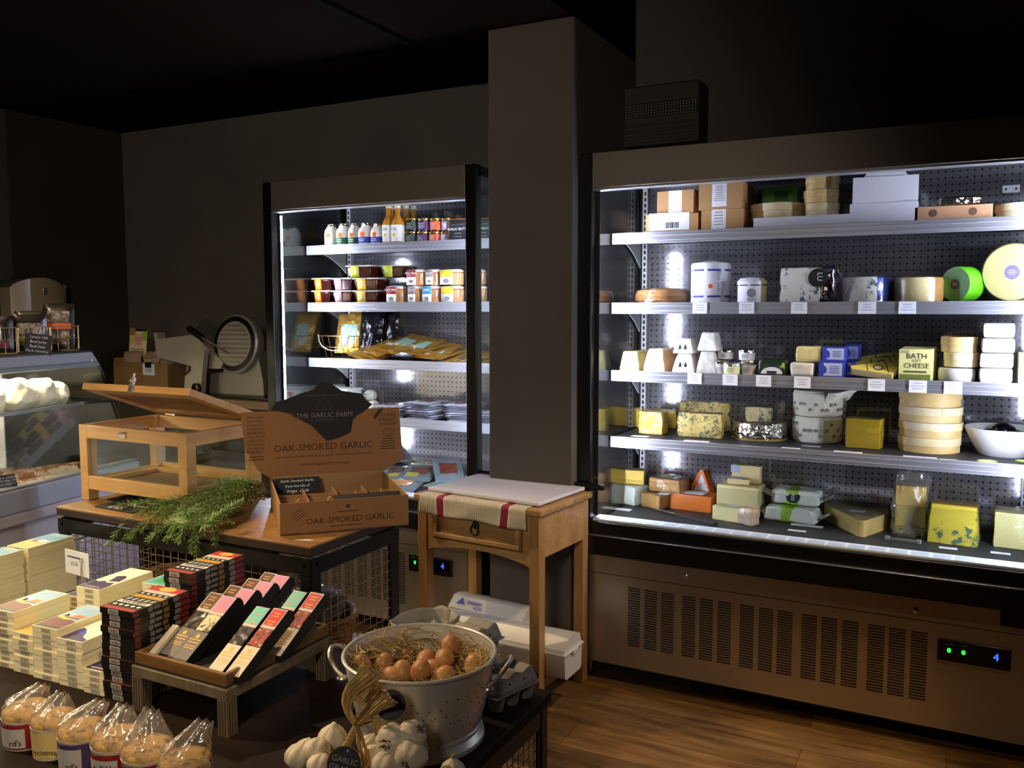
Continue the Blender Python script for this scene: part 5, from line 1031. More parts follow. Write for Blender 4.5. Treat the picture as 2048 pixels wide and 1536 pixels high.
# ------------------------------------------------------------------ rosemary
STEMM = mat('rosemary_stem', '6b5a36', .7); NEED = mat('rosemary_needle', '6f9048', .5, var=.35, vs=60); NEED2 = mat('rosemary_needle_pale', 'a6bc74', .5, var=.2, vs=60)
t = thing('rosemary_bunch', 'green bunch of fresh rosemary sprigs spilling over the front edge of the stand', 'herbs', (-2.05, 2.02, SZ)); O = Vector((-2.05, 2.02, SZ))
rnd = random.Random(5)
def sprig(pts, k):
    P = [Vector(p)-O for p in pts]; 
    def cat(tt):
        n = len(P)-1; i = min(int(tt*n), n-1); f = tt*n-i; p0, p1, p2, p3 = P[max(i-1, 0)], P[i], P[i+1], P[min(i+2, n)]
        return .5*((2*p1)+(p2-p0)*f+(2*p0-5*p1+4*p2-p3)*f*f+(3*p1-p0-3*p2+p3)*f**3)
    S = [cat(i/24) for i in range(25)]
    b = MB(); b.tube(S, .002, STEMM, 5, rs=[.0028-.0018*i/24 for i in range(25)])
    nn = int(sum((S[i+1]-S[i]).length for i in range(24))/.0021)
    for i in range(nn):
        f = .08+.92*i/nn; p = cat(min(.999, f)); d = (cat(min(1, f+.02))-cat(max(0, f-.02))).normalized()
        a = i*2.4+rnd.uniform(-.4, .4); x = d.cross(Vector((0, 0, 1))); x = (x if x.length > .1 else d.cross(Vector((1, 0, 0)))).normalized(); y = x.cross(d)
        out = (x*math.cos(a)+y*math.sin(a)+d*rnd.uniform(.5, 1.0)).normalized(); L = rnd.uniform(.020, .034)*(1-.35*max(0, f-.8)/.2); sd = out.cross(d).normalized()*.0017
        m = p+out*L*.5+Vector((0, 0, -.001)); e = p+out*L+Vector((0, 0, -.003*rnd.random())); up = sd.cross(out).normalized()*.0006
        b.add([p, m-sd, e, m+sd, m+up], [(0, 1, 4), (1, 2, 4), (2, 3, 4), (3, 0, 4)], NEED if rnd.random() < .72 else NEED2)
    b.build('sprig', t, ang=80)
for k in range(28):
    j = lambda s_: rnd.uniform(-s_, s_)
    root = Vector((-2.11+j(.06), 2.16+j(.05), SZ+.03+rnd.uniform(0, .07)))
    f = (k % 17)/16
    px, py = 405+j(28)-20*f, 985+55*f+j(12)
    mid = at(px, py, z=SZ+.03+.05*rnd.random()); tipx, tipy = [(262, 1010), (300, 1040), (235, 1088), (258, 1080), (330, 1060), (285, 1062), (360, 1085), (400, 1075), (345, 1072), (420, 1040), (405, 1105), (470, 1040), (370, 1050), (440, 1020), (310, 1078), (480, 1010), (425, 1090)][k % 17]
    tipx += j(18)-6; tipy += j(8)
    ytip = 1.875 if tipy > 1052 else 1.95
    tip = at(tipx, tipy, y=ytip)
    if tip.z > SZ: tip.z = max(tip.z, SZ+.012)
    over = mid.lerp(tip, .6); over.z = max(over.z, SZ+.02) if ytip > 1.9 else max(SZ+.018, over.z+.03); over.y = max(over.y, 1.885)
    sprig([root, root.lerp(mid, .55)+Vector((0, 0, .02)), mid, over, tip], k)
for k in range(5):
    r0 = Vector((-2.15+.012*k, 2.22, SZ+.03)); sprig([r0, r0+Vector((.0, -.05, .05)), r0+Vector((.015+.006*k, -.11-.02*k, .06)), r0+Vector((.05+.01*k, -.18-.03*k, .04-.006*k))], 30+k)
# ------------------------------------------------------------------ cardboard garlic box
BOXM = mat('garlic_box_board', '98683a', .75, var=.07, vs=9, bump=.08, bs=120); BOXIN = mat('garlic_box_inner', 'a88050', .75, var=.06, vs=9); PRN = mat('brown_print', '3b2614', .75); FLAPB = mat('black_flap', '17130f', .65)
A0, B0 = Vector((-1.79, 1.942, SZ+.002)), Vector((-1.522, 2.225, SZ+.002)); ex = (B0-A0).normalized(); ey = Vector((-ex.y, ex.x, 0)); BW, BD, BH = (B0-A0).length, .424, .096
ang = math.degrees(math.atan2(ex.y, ex.x)); t = thing('garlic_display_box', 'open cardboard display box printed oak-smoked garlic with a tall printed back flap', 'box', tuple(A0), ang); bpy.context.view_layer.update()
b = MB(); T3 = .004
b.bb((0, 0, 0), (BW, BD, T3), BOXIN); b.build('floor', t)
b = MB(); b.bb((0, 0, 0), (BW, T3, BH), BOXM)
b.text('OAK-SMOKED GARLIC', .0265, FRONT(BW*.54, -.0003, BH*.36), PRN); lines(b, FRONT(BW*.5, -.0003, BH*.17), .10, .008, 1, PRN); lines(b, FRONT(BW*.52, -.0003, BH*.62), .07, .008, 1, PRN)
b.T = FRONT(BW*.52, -.0004, BH*.78); b.lathe([(.007, 0), (.007, .0003)], PRN, 14, sq=(1, .8)); b.T = Matrix.Identity(4)
b.T = FRONT(BW*.14, -.0004, BH*.62) @ Matrix.Rotation(R(35), 4, 'Z'); lines(b, Matrix.Identity(4), .05, .03, 4, mat('faint_brown_print', '6b4a2a', .75), seed=9); b.T = Matrix.Identity(4); b.build('front_wall', t, .001)
for x in (0, BW-T3): b = MB(); b.bb((x, T3, 0), (x+T3, BD, BH+.0), BOXIN); b.build('side_wall', t, .001)
b = MB(); b.bb((T3, BD-T3, 0), (BW-T3, BD, BH+.004), BOXIN); b.build('back_wall', t, .001)
b = MB(); HD = BH*.62
for k in range(1, 4): b.bb((BW*k/4-.0015, T3, T3), (BW*k/4+.0015, BD-.11, HD+.014), BOXIN)
for k in range(1, 5): b.bb((T3, BD*.17*k-.0012, T3), (BW-T3, BD*.17*k+.0012, HD), BOXIN)
b.build('dividers', t)
# back flap on its own plane, leaning back a little
nrm = (ey*1+Vector((0, 0, -.0))).normalized(); lean = .04
P0 = A0+ey*BD+Vector((0, 0, BH)); up = (Vector((0, 0, 1))+ey*lean).normalized(); nf = ex.cross(up)
def onflap(px, py):
    v = FW+(px-1024)/FPX*RT+(py-768)/FPX*DN; k = (P0-CP).dot(nf)/v.dot(nf); q = CP+v*k-P0; return (q.dot(ex), q.dot(up))
def c8(l): return [onflap(460+x/4.266, 740+y/4.266) for x, y in l]
FM = Matrix(((1, 0, 0, 0), (0, lean, -1, BD), (0, 1, lean, BH+.0), (0, 0, 0, 1)))
def panel_faces(b, poly, z0, z1, m):
    b.T = FM; b.prism(list(reversed(poly)) if sum(poly[i][0]*poly[(i+1) % len(poly)][1]-poly[(i+1) % len(poly)][0]*poly[i][1] for i in range(len(poly))) < 0 else poly, z0, z1, m); b.T = Matrix.Identity(4)
flap = c8([(90, 362), (340, 355), (1210, 328), (1440, 318), (1475, 762), (1285, 832), (330, 880), (235, 858), (120, 640)])
flap[5] = (BW, .0); flap[6] = (0, .0)
b = MB(); panel_faces(b, flap, -.003, 0, BOXM)
def ftext(body, cx, cy, w_px, m=PRN, z=.0004, bold=0):
    l, r = onflap(460+(cx-w_px/2)/4.266, 740+cy/4.266+0), onflap(460+(cx+w_px/2)/4.266, 740+cy/4.266); vs, _ = text_mesh(body, 'CENTER', bold); ww = max(v[0] for v in vs)-min(v[0] for v in vs)
    b.text(body, abs(r[0]-l[0])/ww, FM @ Matrix.Translation(((l[0]+r[0])/2, (l[1]+r[1])/2, z)), m, .0002)
GREYL = mat('grey_lettering', '857c72', .6); GREYF = mat('faint_lettering', '4a423a', .7)
def flines(cx, cy, w_px, h_px, n, seed=0, m=PRN):
    zf = .0032 if m is GREYF else .0004
    l, r = onflap(460+(cx-w_px/2)/4.266, 740+(cy-h_px/2)/4.266), onflap(460+(cx+w_px/2)/4.266, 740+(cy+h_px/2)/4.266)
    lines(b, FM @ Matrix.Translation(((l[0]+r[0])/2, (l[1]+r[1])/2, zf)), abs(r[0]-l[0]), abs(l[1]-r[1]), n, m, seed=seed)
ftext('OAK-SMOKED GARLIC', 795, 655, 840, bold=.004); ftext('GROWN AND HAND-PICKED FOR TASTE, QUALITY AND EXPERIENCE', 800, 728, 820); ftext('www.thegarlicfarm.co.uk', 810, 795, 410)
for k, s_ in enumerate(['SMOKED', 'GARLIC', 'CHICKEN']): ftext(s_, 1340, 382+38*k, 150)
for k, s_ in enumerate(['These garlic', 'bulbs have been', 'oak smoked for', 'two whole days', 'quietly and', 'longer than red', 'smoked over', 'oak chips and', 'shavings for', 'flavour.']): ftext(s_, 218-k*0+0, 405+33*k, 150)
flines(1350, 625, 150, 100, 5, 3); flines(225, 755, 150, 40, 2, 5)
l = onflap(460+1355/4.266, 740+530/4.266); b.T = FM @ Matrix.Translation((l[0], l[1], .0002)); b.tube([(.021*math.cos(i*math.pi/10), .015*math.sin(i*math.pi/10), 0) for i in range(20)], .0012, PRN, 4, True); b.tube([(.012*math.cos(i*math.pi/10), .009*math.sin(i*math.pi/10), 0) for i in range(20)], .001, PRN, 4, True); b.T = Matrix.Identity(4)
panel_faces(b, c8([(1228, 390), (1268, 335), (1312, 330), (1232, 425)]), .0004, .0010, PRN)
b.build('back_flap', t)
sil = [(345, 345), (385, 275), (470, 250), (540, 225), (600, 200), (660, 185), (720, 160), (740, 125), (775, 95), (800, 92), (812, 105), (850, 95), (880, 130), (950, 175), (1040, 190), (1120, 200), (1145, 230), (1165, 262), (1212, 290), (1180, 325), (1130, 360), (1085, 385), (1045, 430), (1040, 470), (1030, 530), (960, 565), (890, 590), (825, 605), (780, 560), (730, 510), (690, 470), (620, 435), (560, 405), (520, 375), (480, 365), (430, 355)]
b = MB(); panel_faces(b, c8(sil), .0006, .0030, FLAPB)
ftext('THE GARLIC FARM', 805, 385, 480, GREYL, .0034); flines(780, 215, 300, 18, 1, 2, GREYF); flines(790, 425, 320, 14, 1, 4, GREYF)
b.T = FM; pts = [onflap(460+x/4.266, 740+y/4.266) for x, y in [(805, 228), (815, 255), (845, 275), (870, 305), (860, 335), (835, 345), (805, 340), (770, 345), (740, 330), (735, 305), (755, 278), (790, 255), (800, 232)]]
b.tube([(p[0], p[1], .0032) for p in pts], .0012, GREYF, 4, True); b.T = Matrix.Identity(4); b.build('island_panel', t)
def incard(name, label, loc, rz, tilt, w, h, txt):
    q = thing(name, label, 'card', loc, rz); q.rotation_euler[0] = R(tilt); b = MB(); b.box((0, 0, 0), (w, h, .002), CHALK); k = len(txt)
    for i, (s_, sz) in enumerate(txt): b.text(s_, sz, TOP(0, h*(.5-(i+.6)/k), .0012), WHITEP, bold=.015)
    b.build('card', q); return q
def inbox(x, y, z): return A0+ex*x+ey*y+Vector((0, 0, z))
incard('price_card', 'black card with handwritten price leaning at the back left inside the garlic box', tuple(inbox(BW*.22, BD-.055, .075)), ang, 62, .15, .055, [('Garlic Smoked Garlic', .013), ('from the Isle of', .013), ('Wight  £2.00', .014)])
incard('price_card', 'dark card reading Smoked Garlic across the front of the garlic box', tuple(inbox(BW*.70, .055, .085)), ang, 14, .21, .06, [('', .01), ('Smoked Garlic', .026)])
SMK = mat('smoked_garlic', 'b98948', .5, var=.25, vs=30, bump=.3, bs=40)
def bulb(b, c, r, m, root=True, axis=(0, 0, 1), stem=.0):
    q = Vector(axis).to_track_quat('Z', 'Y').to_matrix().to_4x4(); T = b.T; b.T = T @ Matrix.Translation(c) @ q
    prof = [(r*.10, -r*.74), (r*.5, -r*.76), (r*.84, -r*.52), (r*.99, -r*.1), (r*.96, .18*r), (r*.80, r*.50), (r*.48, r*.80), (r*.22, r*.96), (r*.14, r*1.1+stem)]
    b.lathe(prof, m, 48, wob=lambda a, z: 1+.13*abs(math.cos(a*4+.6*math.sin(a)))**.7-.09); b.T = T
for k, (gx, gy) in enumerate([(.12, .20), (.14, .36), (.37, .20), (.39, .36), (.62, .36), (.64, .52), (.87, .36), (.88, .52)]):
    b = MB(); bulb(b, (0, 0, .024), .026, SMK); b.tube([(0, 0, .05), (.006, 0, .066), (.016, .002, .074)], .004, SMK, 6)
    one(b, 'smoked_garlic_bulb', 'brown smoked garlic bulb in the '+['first', 'second', 'third', 'fourth'][int(gx*4)]+' column of the box, '+('nearest the front' if gy < .3 else 'middle row' if gy < .45 else 'back row'), 'garlic', tuple(inbox(BW*gx+.0, BD*(gy*.82)+.0, T3+.001)), 20*k, 'smoked garlic bulbs in the cardboard box')
b = MB(); b.prism([(-.03, -.006), (.03, .004), (.006, .014)], 0, .0006, LABW); p = at(604, 1083, z=SZ); one(b, 'white_triangle', 'small flat white triangle on the front corner of the stand', 'paper', (p.x, p.y+.01, SZ+.0008), 10)  # thin flat white triangle at the front corner of the stand top
# ------------------------------------------------------------------ low table in front
DARKT = wood('dark_table_wood', '140d08', '1d130b', '271a10', 0, .6, .7, .15); DARKT.node_tree.nodes['Principled BSDF'].inputs['Specular IOR Level'].default_value = .12; TRAYW = wood('tray_wood', '4a3218', '64451f', '7d5a2c', 0, .8, .5, .2); STOOLW = wood('stool_metalled_wood', '4c4230', '5f5340', '73664e', 2, .8, .42, .15)
TX0, TX1, TY0, TY1, TZ = -2.80, -.872, .90, 1.888, .51
t = thing('low_display_table', 'low dark wooden table on an iron frame carrying bars, tray and egg colander', 'table', (TX0, TY0, 0)); bpy.context.view_layer.update()
b = at_t(t); b.bb((TX0, TY0, TZ-.028), (TX1, TY1, TZ), DARKT); b.build('top', t, .003)
for p, q in (((TX0+.01, TY0+.01), (TX1-.01, TY0+.014)), ((TX0+.01, TY1-.014), (TX1-.01, TY1-.01)), ((TX0+.01, TY0+.01), (TX0+.014, TY1-.01)), ((TX1-.014, TY0+.01), (TX1-.01, TY1-.01))):
    b = at_t(t); b.bb((*p, .43), (*q, TZ-.03), IRON); b.build('rail', t)
for x, y, sx, sy in ((TX0+.008, TY0+.008, 1, 1), (TX1-.008, TY0+.008, -1, 1), (TX0+.008, TY1-.008, 1, -1), (TX1-.008, TY1-.008, -1, -1)):
    b = at_t(t); b.bb((x, y, 0), (x+sx*.03, y+sy*.004, TZ-.03), IRON); b.bb((x, y, 0), (x+sx*.004, y+sy*.03, TZ-.03), IRON); b.build('corner_post', t, .001)
mesh_panel(t, (TX1-.02, TY0+.03, 0), (TX1-.02, TY1-.03, 0), .10, .45, .028, .026)
b = at_t(t); b.bb((TX0+.03, TY0+.03, .10), (TX1-.03, TY1-.03, .115), DARKT); b.build('lower_shelf', t)
TT = TZ+.0008
# ------------------------------------------------------------------ stacks of bars
CRB = mat('cream_wrapper', 'e9dfb4', .5, var=.05, vs=20); SKY = mat('sky_print', '8fb9da', .45); SKYD = mat('deep_sky_print', '4f9bc4', .45); SANDP = mat('sand_print', 'e0b45c', .45); MARO = mat('maroon_print', '6a1f2a', .45); DARKP = mat('dark_foot_print', '2a1a16', .45); YELP2 = mat('yellow_print', 'e2c23c', .45); PURD = mat('purple_print', '3c2a58', .45); PALEC = mat('pale_cover', 'e8ead2', .45); TURQ = mat('turquoise_print', '52b4b8', .45); GRNP = mat('green_cover_print', '4f9a5a', .45)
BARC = mat('barcode_grey', '8d8678', .6); BARD = mat('barcode_dark', '3e3a38', .6)
BARH = .0152
def barmesh(w, l, art, dark=False):
    b = MB(); h = BARH-.0004; k = mat('black_wrapper', '15110f', .4, coat=.2) if dark else CRB
    b.box((0, l/2, h/2), (w, l, h), k)
    # end sticker with bar code
    sx = -.010 if dark else .004
    b.quad([(sx-.017, -.0003, .0015), (sx+.017, -.0003, .0015), (sx+.017, -.0003, h-.001), (sx-.017, -.0003, h-.001)], mat('sticker_grey', 'b9b3a8', .6) if dark else mat('sticker_cream', 'cfc6a6', .6))
    barcode(b, FRONT(sx, -.0005, h/2), .028, h*.6, BARD if dark else BARC, 9)
    z = h+.0003
    def q(x0, y0, x1, y1, m, dz=0): b.quad([(x0*w-w/2, y0*l, z+dz), (x1*w-w/2, y0*l, z+dz), (x1*w-w/2, y1*l, z+dz), (x0*w-w/2, y1*l, z+dz)], m)
    def pg(P, m, dz): b.quad([(x*w-w/2, y*l, z+dz) for x, y in P], m)
    e = .03
    if art == 'boats':
        q(e, e*.6, 1-e, .98, SKY); q(e, e*.6, 1-e, .10, DARKP, .0001); pg([(e, .10), (1-e, .10), (1-e, .34), (.7, .40), (.45, .36), (e, .42)], MARO, .0001)
        pg([(.12, .40), (.5, .37), (.95, .42), (.95, .46), (.4, .50), (.2, .58)], YELP2, .0002); pg([(.3, .44), (.85, .42), (.9, .47), (.3, .48)], BLUEX, .0003); pg([(.45, .50), (.8, .47), (.95, .56), (.6, .60)], ORANGE, .0003); pg([(.1, .46), (.3, .5), (.4, .6), (.15, .62)], LABW, .0002)
        lines(b, TOP(0, l*.90, z+.0004), w*.9, l*.12, 2, LABW, seed=4)
    elif art == 'beach':
        q(e, e*.6, 1-e, .98, SKYD); pg([(e, .02), (1-e, .02), (1-e, .40), (.6, .46), (e, .52)], SANDP, .0001); pg([(.15, .42), (.45, .40), (.6, .48), (.3, .52)], MARO, .0002); pg([(.35, .46), (.8, .44), (.9, .52), (.5, .58)], LABW, .0003); lines(b, TOP(w*.1, l*.88, z+.0004), w*.8, l*.14, 2, LABW, seed=5)
    elif art == 'purple':
        q(e, e*.6, 1-e, .98, PALEC); pg([(e, .02), (1-e, .02), (1-e, .20), (.85, .34), (.6, .30), (.4, .36), (.2, .30), (e, .34)], PURD, .0001); pg([(.5, .36), (.9, .40), (.8, .58), (.6, .66), (.35, .60), (.45, .48)], PURD, .0001); lines(b, TOP(0, l*.08, z+.0003), w*.7, .008, 1, LABW)
    elif art == 'blue':
        q(e, e*.6, 1-e, .98, PALEC); pg([(e, .02), (1-e, .02), (1-e, .10), (.6, .18), (.3, .36), (.1, .46), (e, .4)], PURD, .0001); pg([(.1, .30), (.4, .24), (.7, .14), (.5, .30), (.2, .44)], BLUEX, .0002); pg([(.3, .9), (.7, .86), (.95, .98), (.4, .98)], PURD, .0001)
    elif art == 'green':
        q(e, e*.6, 1-e, .98, TURQ); pg([(.2, .1), (.8, .08), (.9, .4), (.5, .55), (.25, .4)], GRNP, .0001)
    elif art == 'dark':
        cols = [mat('bar_red', '9c2f20', .45), k, LABW, k, mat('bar_gold', 'c99a3c', .4, .3), k, mat('bar_silver', 'c9bfae', .4), mat('bar_cherry', 'b5262a', .45)]
        ys = [0, .10, .26, .34, .50, .60, .70, .80, .98]
        for i, m in enumerate(cols):
            if m is k: continue
            q(.03, max(ys[i], .012), .97, ys[i+1], m)
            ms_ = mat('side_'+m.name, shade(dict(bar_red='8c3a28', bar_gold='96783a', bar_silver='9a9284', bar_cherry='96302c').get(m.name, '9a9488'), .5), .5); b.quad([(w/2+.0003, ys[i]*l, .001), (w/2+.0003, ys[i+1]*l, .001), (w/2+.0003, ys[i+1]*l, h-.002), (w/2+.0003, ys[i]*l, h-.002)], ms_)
        for i in range(5):
            b.T = Matrix.Translation((w*(-.36+.18*i), l*.18, z)); b.lathe([(w*.05, 0), (w*.05, .0002)], LABW, 10); b.T = Matrix.Translation((w*(-.36+.18*i), l*.42, z)); b.prism([(-w*.05, -.008), (w*.02, -.006), (w*.05, .008), (-.0, .006)], 0, .0002, LABW); b.T = Matrix.Translation((w*(-.36+.18*i), l*.65, z)); b.lathe([(w*.04, 0), (w*.04, .0002)], LABW, 8)
            b.T = Matrix.Identity(4); b.quad([(w/2+.0004, l*(.36+.024*i), .003), (w/2+.0004, l*(.375+.024*i), .003), (w/2+.0004, l*(.37+.024*i), h-.003), (w/2+.0004, l*(.355+.024*i), h-.003)], mat('side_mark', '8a8478', .6))
        barcode(b, TOP(0, l*.30, z+.0004), w*.7, l*.045, BLACKINK, 9, 5)
        b.T = Matrix.Translation((0, l*.90, z+.0003)); b.lathe([(w*.24, 0), (w*.24, .0002)], mat('bar_oval', 'd9b04a', .45), 24, sq=(1, .6)); b.T = Matrix.Identity(4)
    return b
PROTO = {}
rb = random.Random(3)
def stack(desc, grp, x0, y0, w, l, ntop, n, rz, art, z0=TT, noun='cream wrapped bar', jit=.0015):
    """bars from the top down; x0,y0 = left front corner"""
    key = (art, round(w, 3), round(l, 3)); dark = art == 'dark'
    for i in range(n):
        z = z0+(n-1-i)*BARH; ca, sa = math.cos(R(rz)), math.sin(R(rz)); cx, cy = x0+w/2*ca, y0+w/2*sa
        lb = f'{ORD[i]} {noun} in the {desc} stack'
        loc = (cx+rb.uniform(-jit, jit), cy+rb.uniform(-jit, jit)*1.5, z)
        if key not in PROTO:
            o = one(barmesh(w, l, art, dark), 'chocolate_bar', lb, 'bar', loc, rz+rb.uniform(-.25, .25), grp); PROTO[key] = o
        else: dup(PROTO[key], loc, rz+rb.uniform(-.25, .25), lb, grp)
RZB = 4
stack('front red boat cover', 'cream bars, front boat stack', -2.086, 1.352, .09, .168, 0, 9, RZB, 'boats')
stack('left edge red boat cover', 'cream bars, left boat stack', -2.262, 1.352, .09, .168, 0, 10, RZB, 'boats')
stack('low middle', 'cream bars, low stack between boats', -2.168, 1.35, .075, .168, 0, 7, RZB, 'beach')
stack('front blue leaf cover', 'cream bars, blue leaf stack', -1.988, 1.352, .086, .168, 0, 8, RZB, 'blue')
stack('lowest front', 'cream bars, lowest stack', -1.894, 1.352, .068, .168, 0, 4, RZB, 'purple')
stack('purple flower cover', 'cream bars, purple flower stack', -2.182, 1.548, .088, .19, 0, 11, RZB, 'purple')
stack('turquoise topped', 'cream bars, turquoise stack', -1.925, 1.56, .088, .19, 0, 14, RZB, 'green', noun='cream bar')
stack('low second row', 'cream bars, low purple stack', -2.32, 1.60, .09, .168, 0, 7, RZB, 'blue')
stack('far left edge', 'cream bars, far left stack', -2.695, 1.505, .09, .168, 0, 12, RZB, 'beach')
stack('back left beach cover', 'cream bars, tall back stack', -2.712, 1.69, .097, .17, 0, 12, RZB, 'beach', noun='cream bar')
stack('front', 'dark bars, front stack', -1.820, 1.352, .108, .178, 0, 15, 3, 'dark', noun='dark bar')
stack('rear', 'dark bars, rear stack', -1.832, 1.552, .092, .20, 0, 16, 3, 'dark', TT+.018, 'dark bar')
b = MB(); b.bb((-.05, 0, 0), (.05, .2, .0175), CRB); one(b, 'carton_lid', 'flat cream carton under the rear stack of dark bars', 'box', (-1.787, 1.553, TT), 3)
p = at(160, 1125, y=1.665)
t = thing('price_sign', 'white handwritten price card in a wire clip standing among the cream bars', 'sign', (p.x, 1.655, TT+BARH*7+.0008), -4)
b = MB(); zc = p.z-(TT+BARH*7); b.bb((-.058, -.001, zc-.036), (.058, .001, zc+.036), CARD); lines(b, FRONT(-.012, -.0012, zc+.016), .07, .014, 1, INK); b.text('£2.50', .016, FRONT(-.012, -.0012, zc-.004), INK); b.build('card', t)
b = MB(); b.tube([(.018, -.003, .002), (.024, -.004, zc*.6), (.028, -.004, zc+.010)], .0012, STEEL, 5); b.tube([(.034, -.003, .002), (.031, -.004, zc*.6), (.028, -.004, zc+.010)], .0012, STEEL, 5); b.tube([(.028+.008*math.cos(i*.628), -.004, zc+.014+.008*math.sin(i*.628)) for i in range(10)], .0013, STEEL, 5, True); b.bb((.012, -.012, 0), (.042, .012, .004), BLKM); b.build('wire_clip', t)
# ------------------------------------------------------------------ stool with tray of chocolate boxes
QX0, QX1, QY0, QY1 = -1.706, -1.402, 1.342, 1.70
t = thing('display_stool', 'low dark wooden stool frame standing on the table under the tray', 'stool', (QX0, QY0, TT)); bpy.context.view_layer.update()
for x, y in ((QX0, QY0), (QX1-.03, QY0), (QX0, QY1-.03), (QX1-.03, QY1-.03)):
    b = at_t(t); b.bb((x, y, TT), (x+.03, y+.03, .593), STOOLW)
    for k in range(3): b.bb((x+.006+k*.008, y-.0005, TT+.002), (x+.008+k*.008, y, .592), DARKP); b.bb((x+.03, y+.006+k*.008, TT+.002), (x+.0305, y+.008+k*.008, .592), DARKP)
    b.build('leg', t, .001)
b = at_t(t); b.bb((QX0, QY0, .593), (QX1, QY0+.022, .619), STOOLW); b.bb((QX0, QY1-.022, .593), (QX1, QY1, .619), STOOLW); b.bb((QX0, QY0+.022, .593), (QX0+.022, QY1-.022, .619), STOOLW); b.bb((QX1-.022, QY0+.022, .593), (QX1, QY1-.022, .619), STOOLW); b.build('top_frame', t, .002)
t = thing('wooden_tray', 'dark brown wooden tray of tilted chocolate boxes resting on the stool', 'tray', (QX0+.006, QY0+.006, .6195)); bpy.context.view_layer.update()
x0, x1, y0, y1 = QX0+.006, QX1-.008, QY0+.006, QY1-.004
b = at_t(t); b.bb((x0, y0, .6195), (x1, y1, .6235), BLKM); b.build('base', t)
for p, q in (((x0, y0), (x1, y0+.011)), ((x0, y1-.011), (x1, y1)), ((x0, y0+.011), (x0+.011, y1-.011)), ((x1-.011, y0+.011), (x1, y1-.011))):
    b = at_t(t); b.bb((*p, .6236), (*q, .651), TRAYW); b.build('side', t, .001)
BLKC = mat('black_carton', '0b0a0a', .45); SILV = mat('silver_sleeve', 'b9b1a6', .4, .3); GREYS = mat('grey_sleeve', '6b655e', .5); CRMS = mat('cream_sleeve', 'cfc3ab', .5); GOLDT = mat('gold_lettering', 'c99a4c', .4, .4)
PKL = mat('pink_label', 'd27cae', .45); BRL = mat('brown_label', '5a2f18', .45); TQL = mat('turquoise_label', '5fc2b8', .45); RDL = mat('red_label', 'c8242c', .45)
CHOCD = mat('dark_bark', '2a211c', .35, var=.9, vs=70, coat=.3); CHOCG = veined('olive_bark', '6b6238', 'd2cba4', scale=38, cut=.58, soft=.05); CHOCP = veined('pink_white_bark', 'c99a78', '9c3a34', scale=46, cut=.55, soft=.06)
def chocbox(label, xl, ytop, w, lm, panel, win, group, ext=0):
    t = thing('chocolate_box', label, 'box', (xl+w/2, ytop-.165, .6238), 0, group)
    P = [(0, .012), (.165, .115), (.176, .112), (.184, .102), (.188, .088), (.034, 0), (0, 0)]
    Tm = Matrix(((0, 0, 1, 0), (1, 0, 0, 0), (0, 1, 0, 0), (0, 0, 0, 1)))
    b = MB(); b.T = Tm; b.prism(P, -w/2, w/2, BLKC); b.T = Matrix.Identity(4); b.build('carton', t, .0008)
    d = Vector((0, .165, .103)).normalized(); L = .1945
    def S(f, x=0): return (x, 0+d.y*L*f, .012+d.z*L*f)
    def plate(f0, f1, x0, x1, m, h=.0006):
        T = frame((0, 0, .012), (1, 0, 0), tuple(d)); b.T = T; b.bb((x0, L*f0, h-.0005), (x1, L*f1, h), m); b.T = Matrix.Identity(4)
    b = MB(); plate(.70, 1.0, -w/2, w/2, SILV); plate(.745, .985, -w*.43, w*.43, lm, .0012)
    for f in (.905, .785): lines(b, frame(S(f), (1, 0, 0), tuple(d)) @ Matrix.Translation((0, 0, .0012)), w*.6, .016, 2, GOLDT, seed=int(f*90))
    b.build('top_sleeve', t)
    if panel:
        b = MB(); plate(.02, .43, -w/2, w/2, panel); T = frame(S(.36), (1, 0, 0), tuple(d)); b.T = T @ Matrix.Translation((0, 0, .0008)); b.lathe([(w*.13, 0), (w*.13, .0003)], GOLDT, 18); b.T = Matrix.Identity(4)
        lines(b, frame(S(.29), (1, 0, 0), tuple(d)) @ Matrix.Translation((0, 0, .0007)), w*.8, .016, 2, GOLDT, seed=2); lines(b, frame(S(.20), (1, 0, 0), tuple(d)) @ Matrix.Translation((0, 0, .0007)), w*.8, .012, 2, GOLDT, seed=6); b.build('lower_sleeve', t)
    b = MB(); T = frame((0, 0, .012), (1, 0, 0), tuple(d)); b.T = T
    b.grid(lambda u, v: ((u-.5)*w*.92, L*(.44+.25*v), .001+.003*noise.noise(Vector((u*5, v*6, xl*40)))), 8, 8, win); b.T = Matrix.Identity(4); b.build('window', t)
    return t
GA, GB = 'brown and pink labelled chocolate boxes in the tray', 'turquoise and red labelled chocolate boxes in the tray'
for k, y in enumerate((1.552, 1.606, 1.670, 1.684+.055)):
    y = (1.552, 1.617, 1.682, 1.747)[k]*1-.0 if k < 3 else 1.747-.002
    if k == 3: y = 1.742
    w4 = ['nearest row', 'second row', 'third row', 'rearmost row'][k]
    chocbox(f'tilted black chocolate box with brown label, {w4} of the tray', -1.664, y-.06*(k == 3)*0, .044, BRL, GREYS if k == 0 else None, CHOCD, GA)
    chocbox(f'tilted black chocolate box with pink label, {w4} of the tray', -1.617, y-.004, .045, PKL, GREYS if k == 0 else None, CHOCG, GA)
for k, y in enumerate((1.536, 1.668)):
    w4 = ['front', 'rear'][k]
    chocbox(f'{w4} tilted black chocolate box with turquoise label in the tray', -1.486, y-.01, .042, TQL, CRMS if k == 0 else None, CHOCD, GB)
    chocbox(f'{w4} tilted black chocolate box with red label in the tray', -1.440, y, .043, RDL, CRMS, CHOCP, GB)
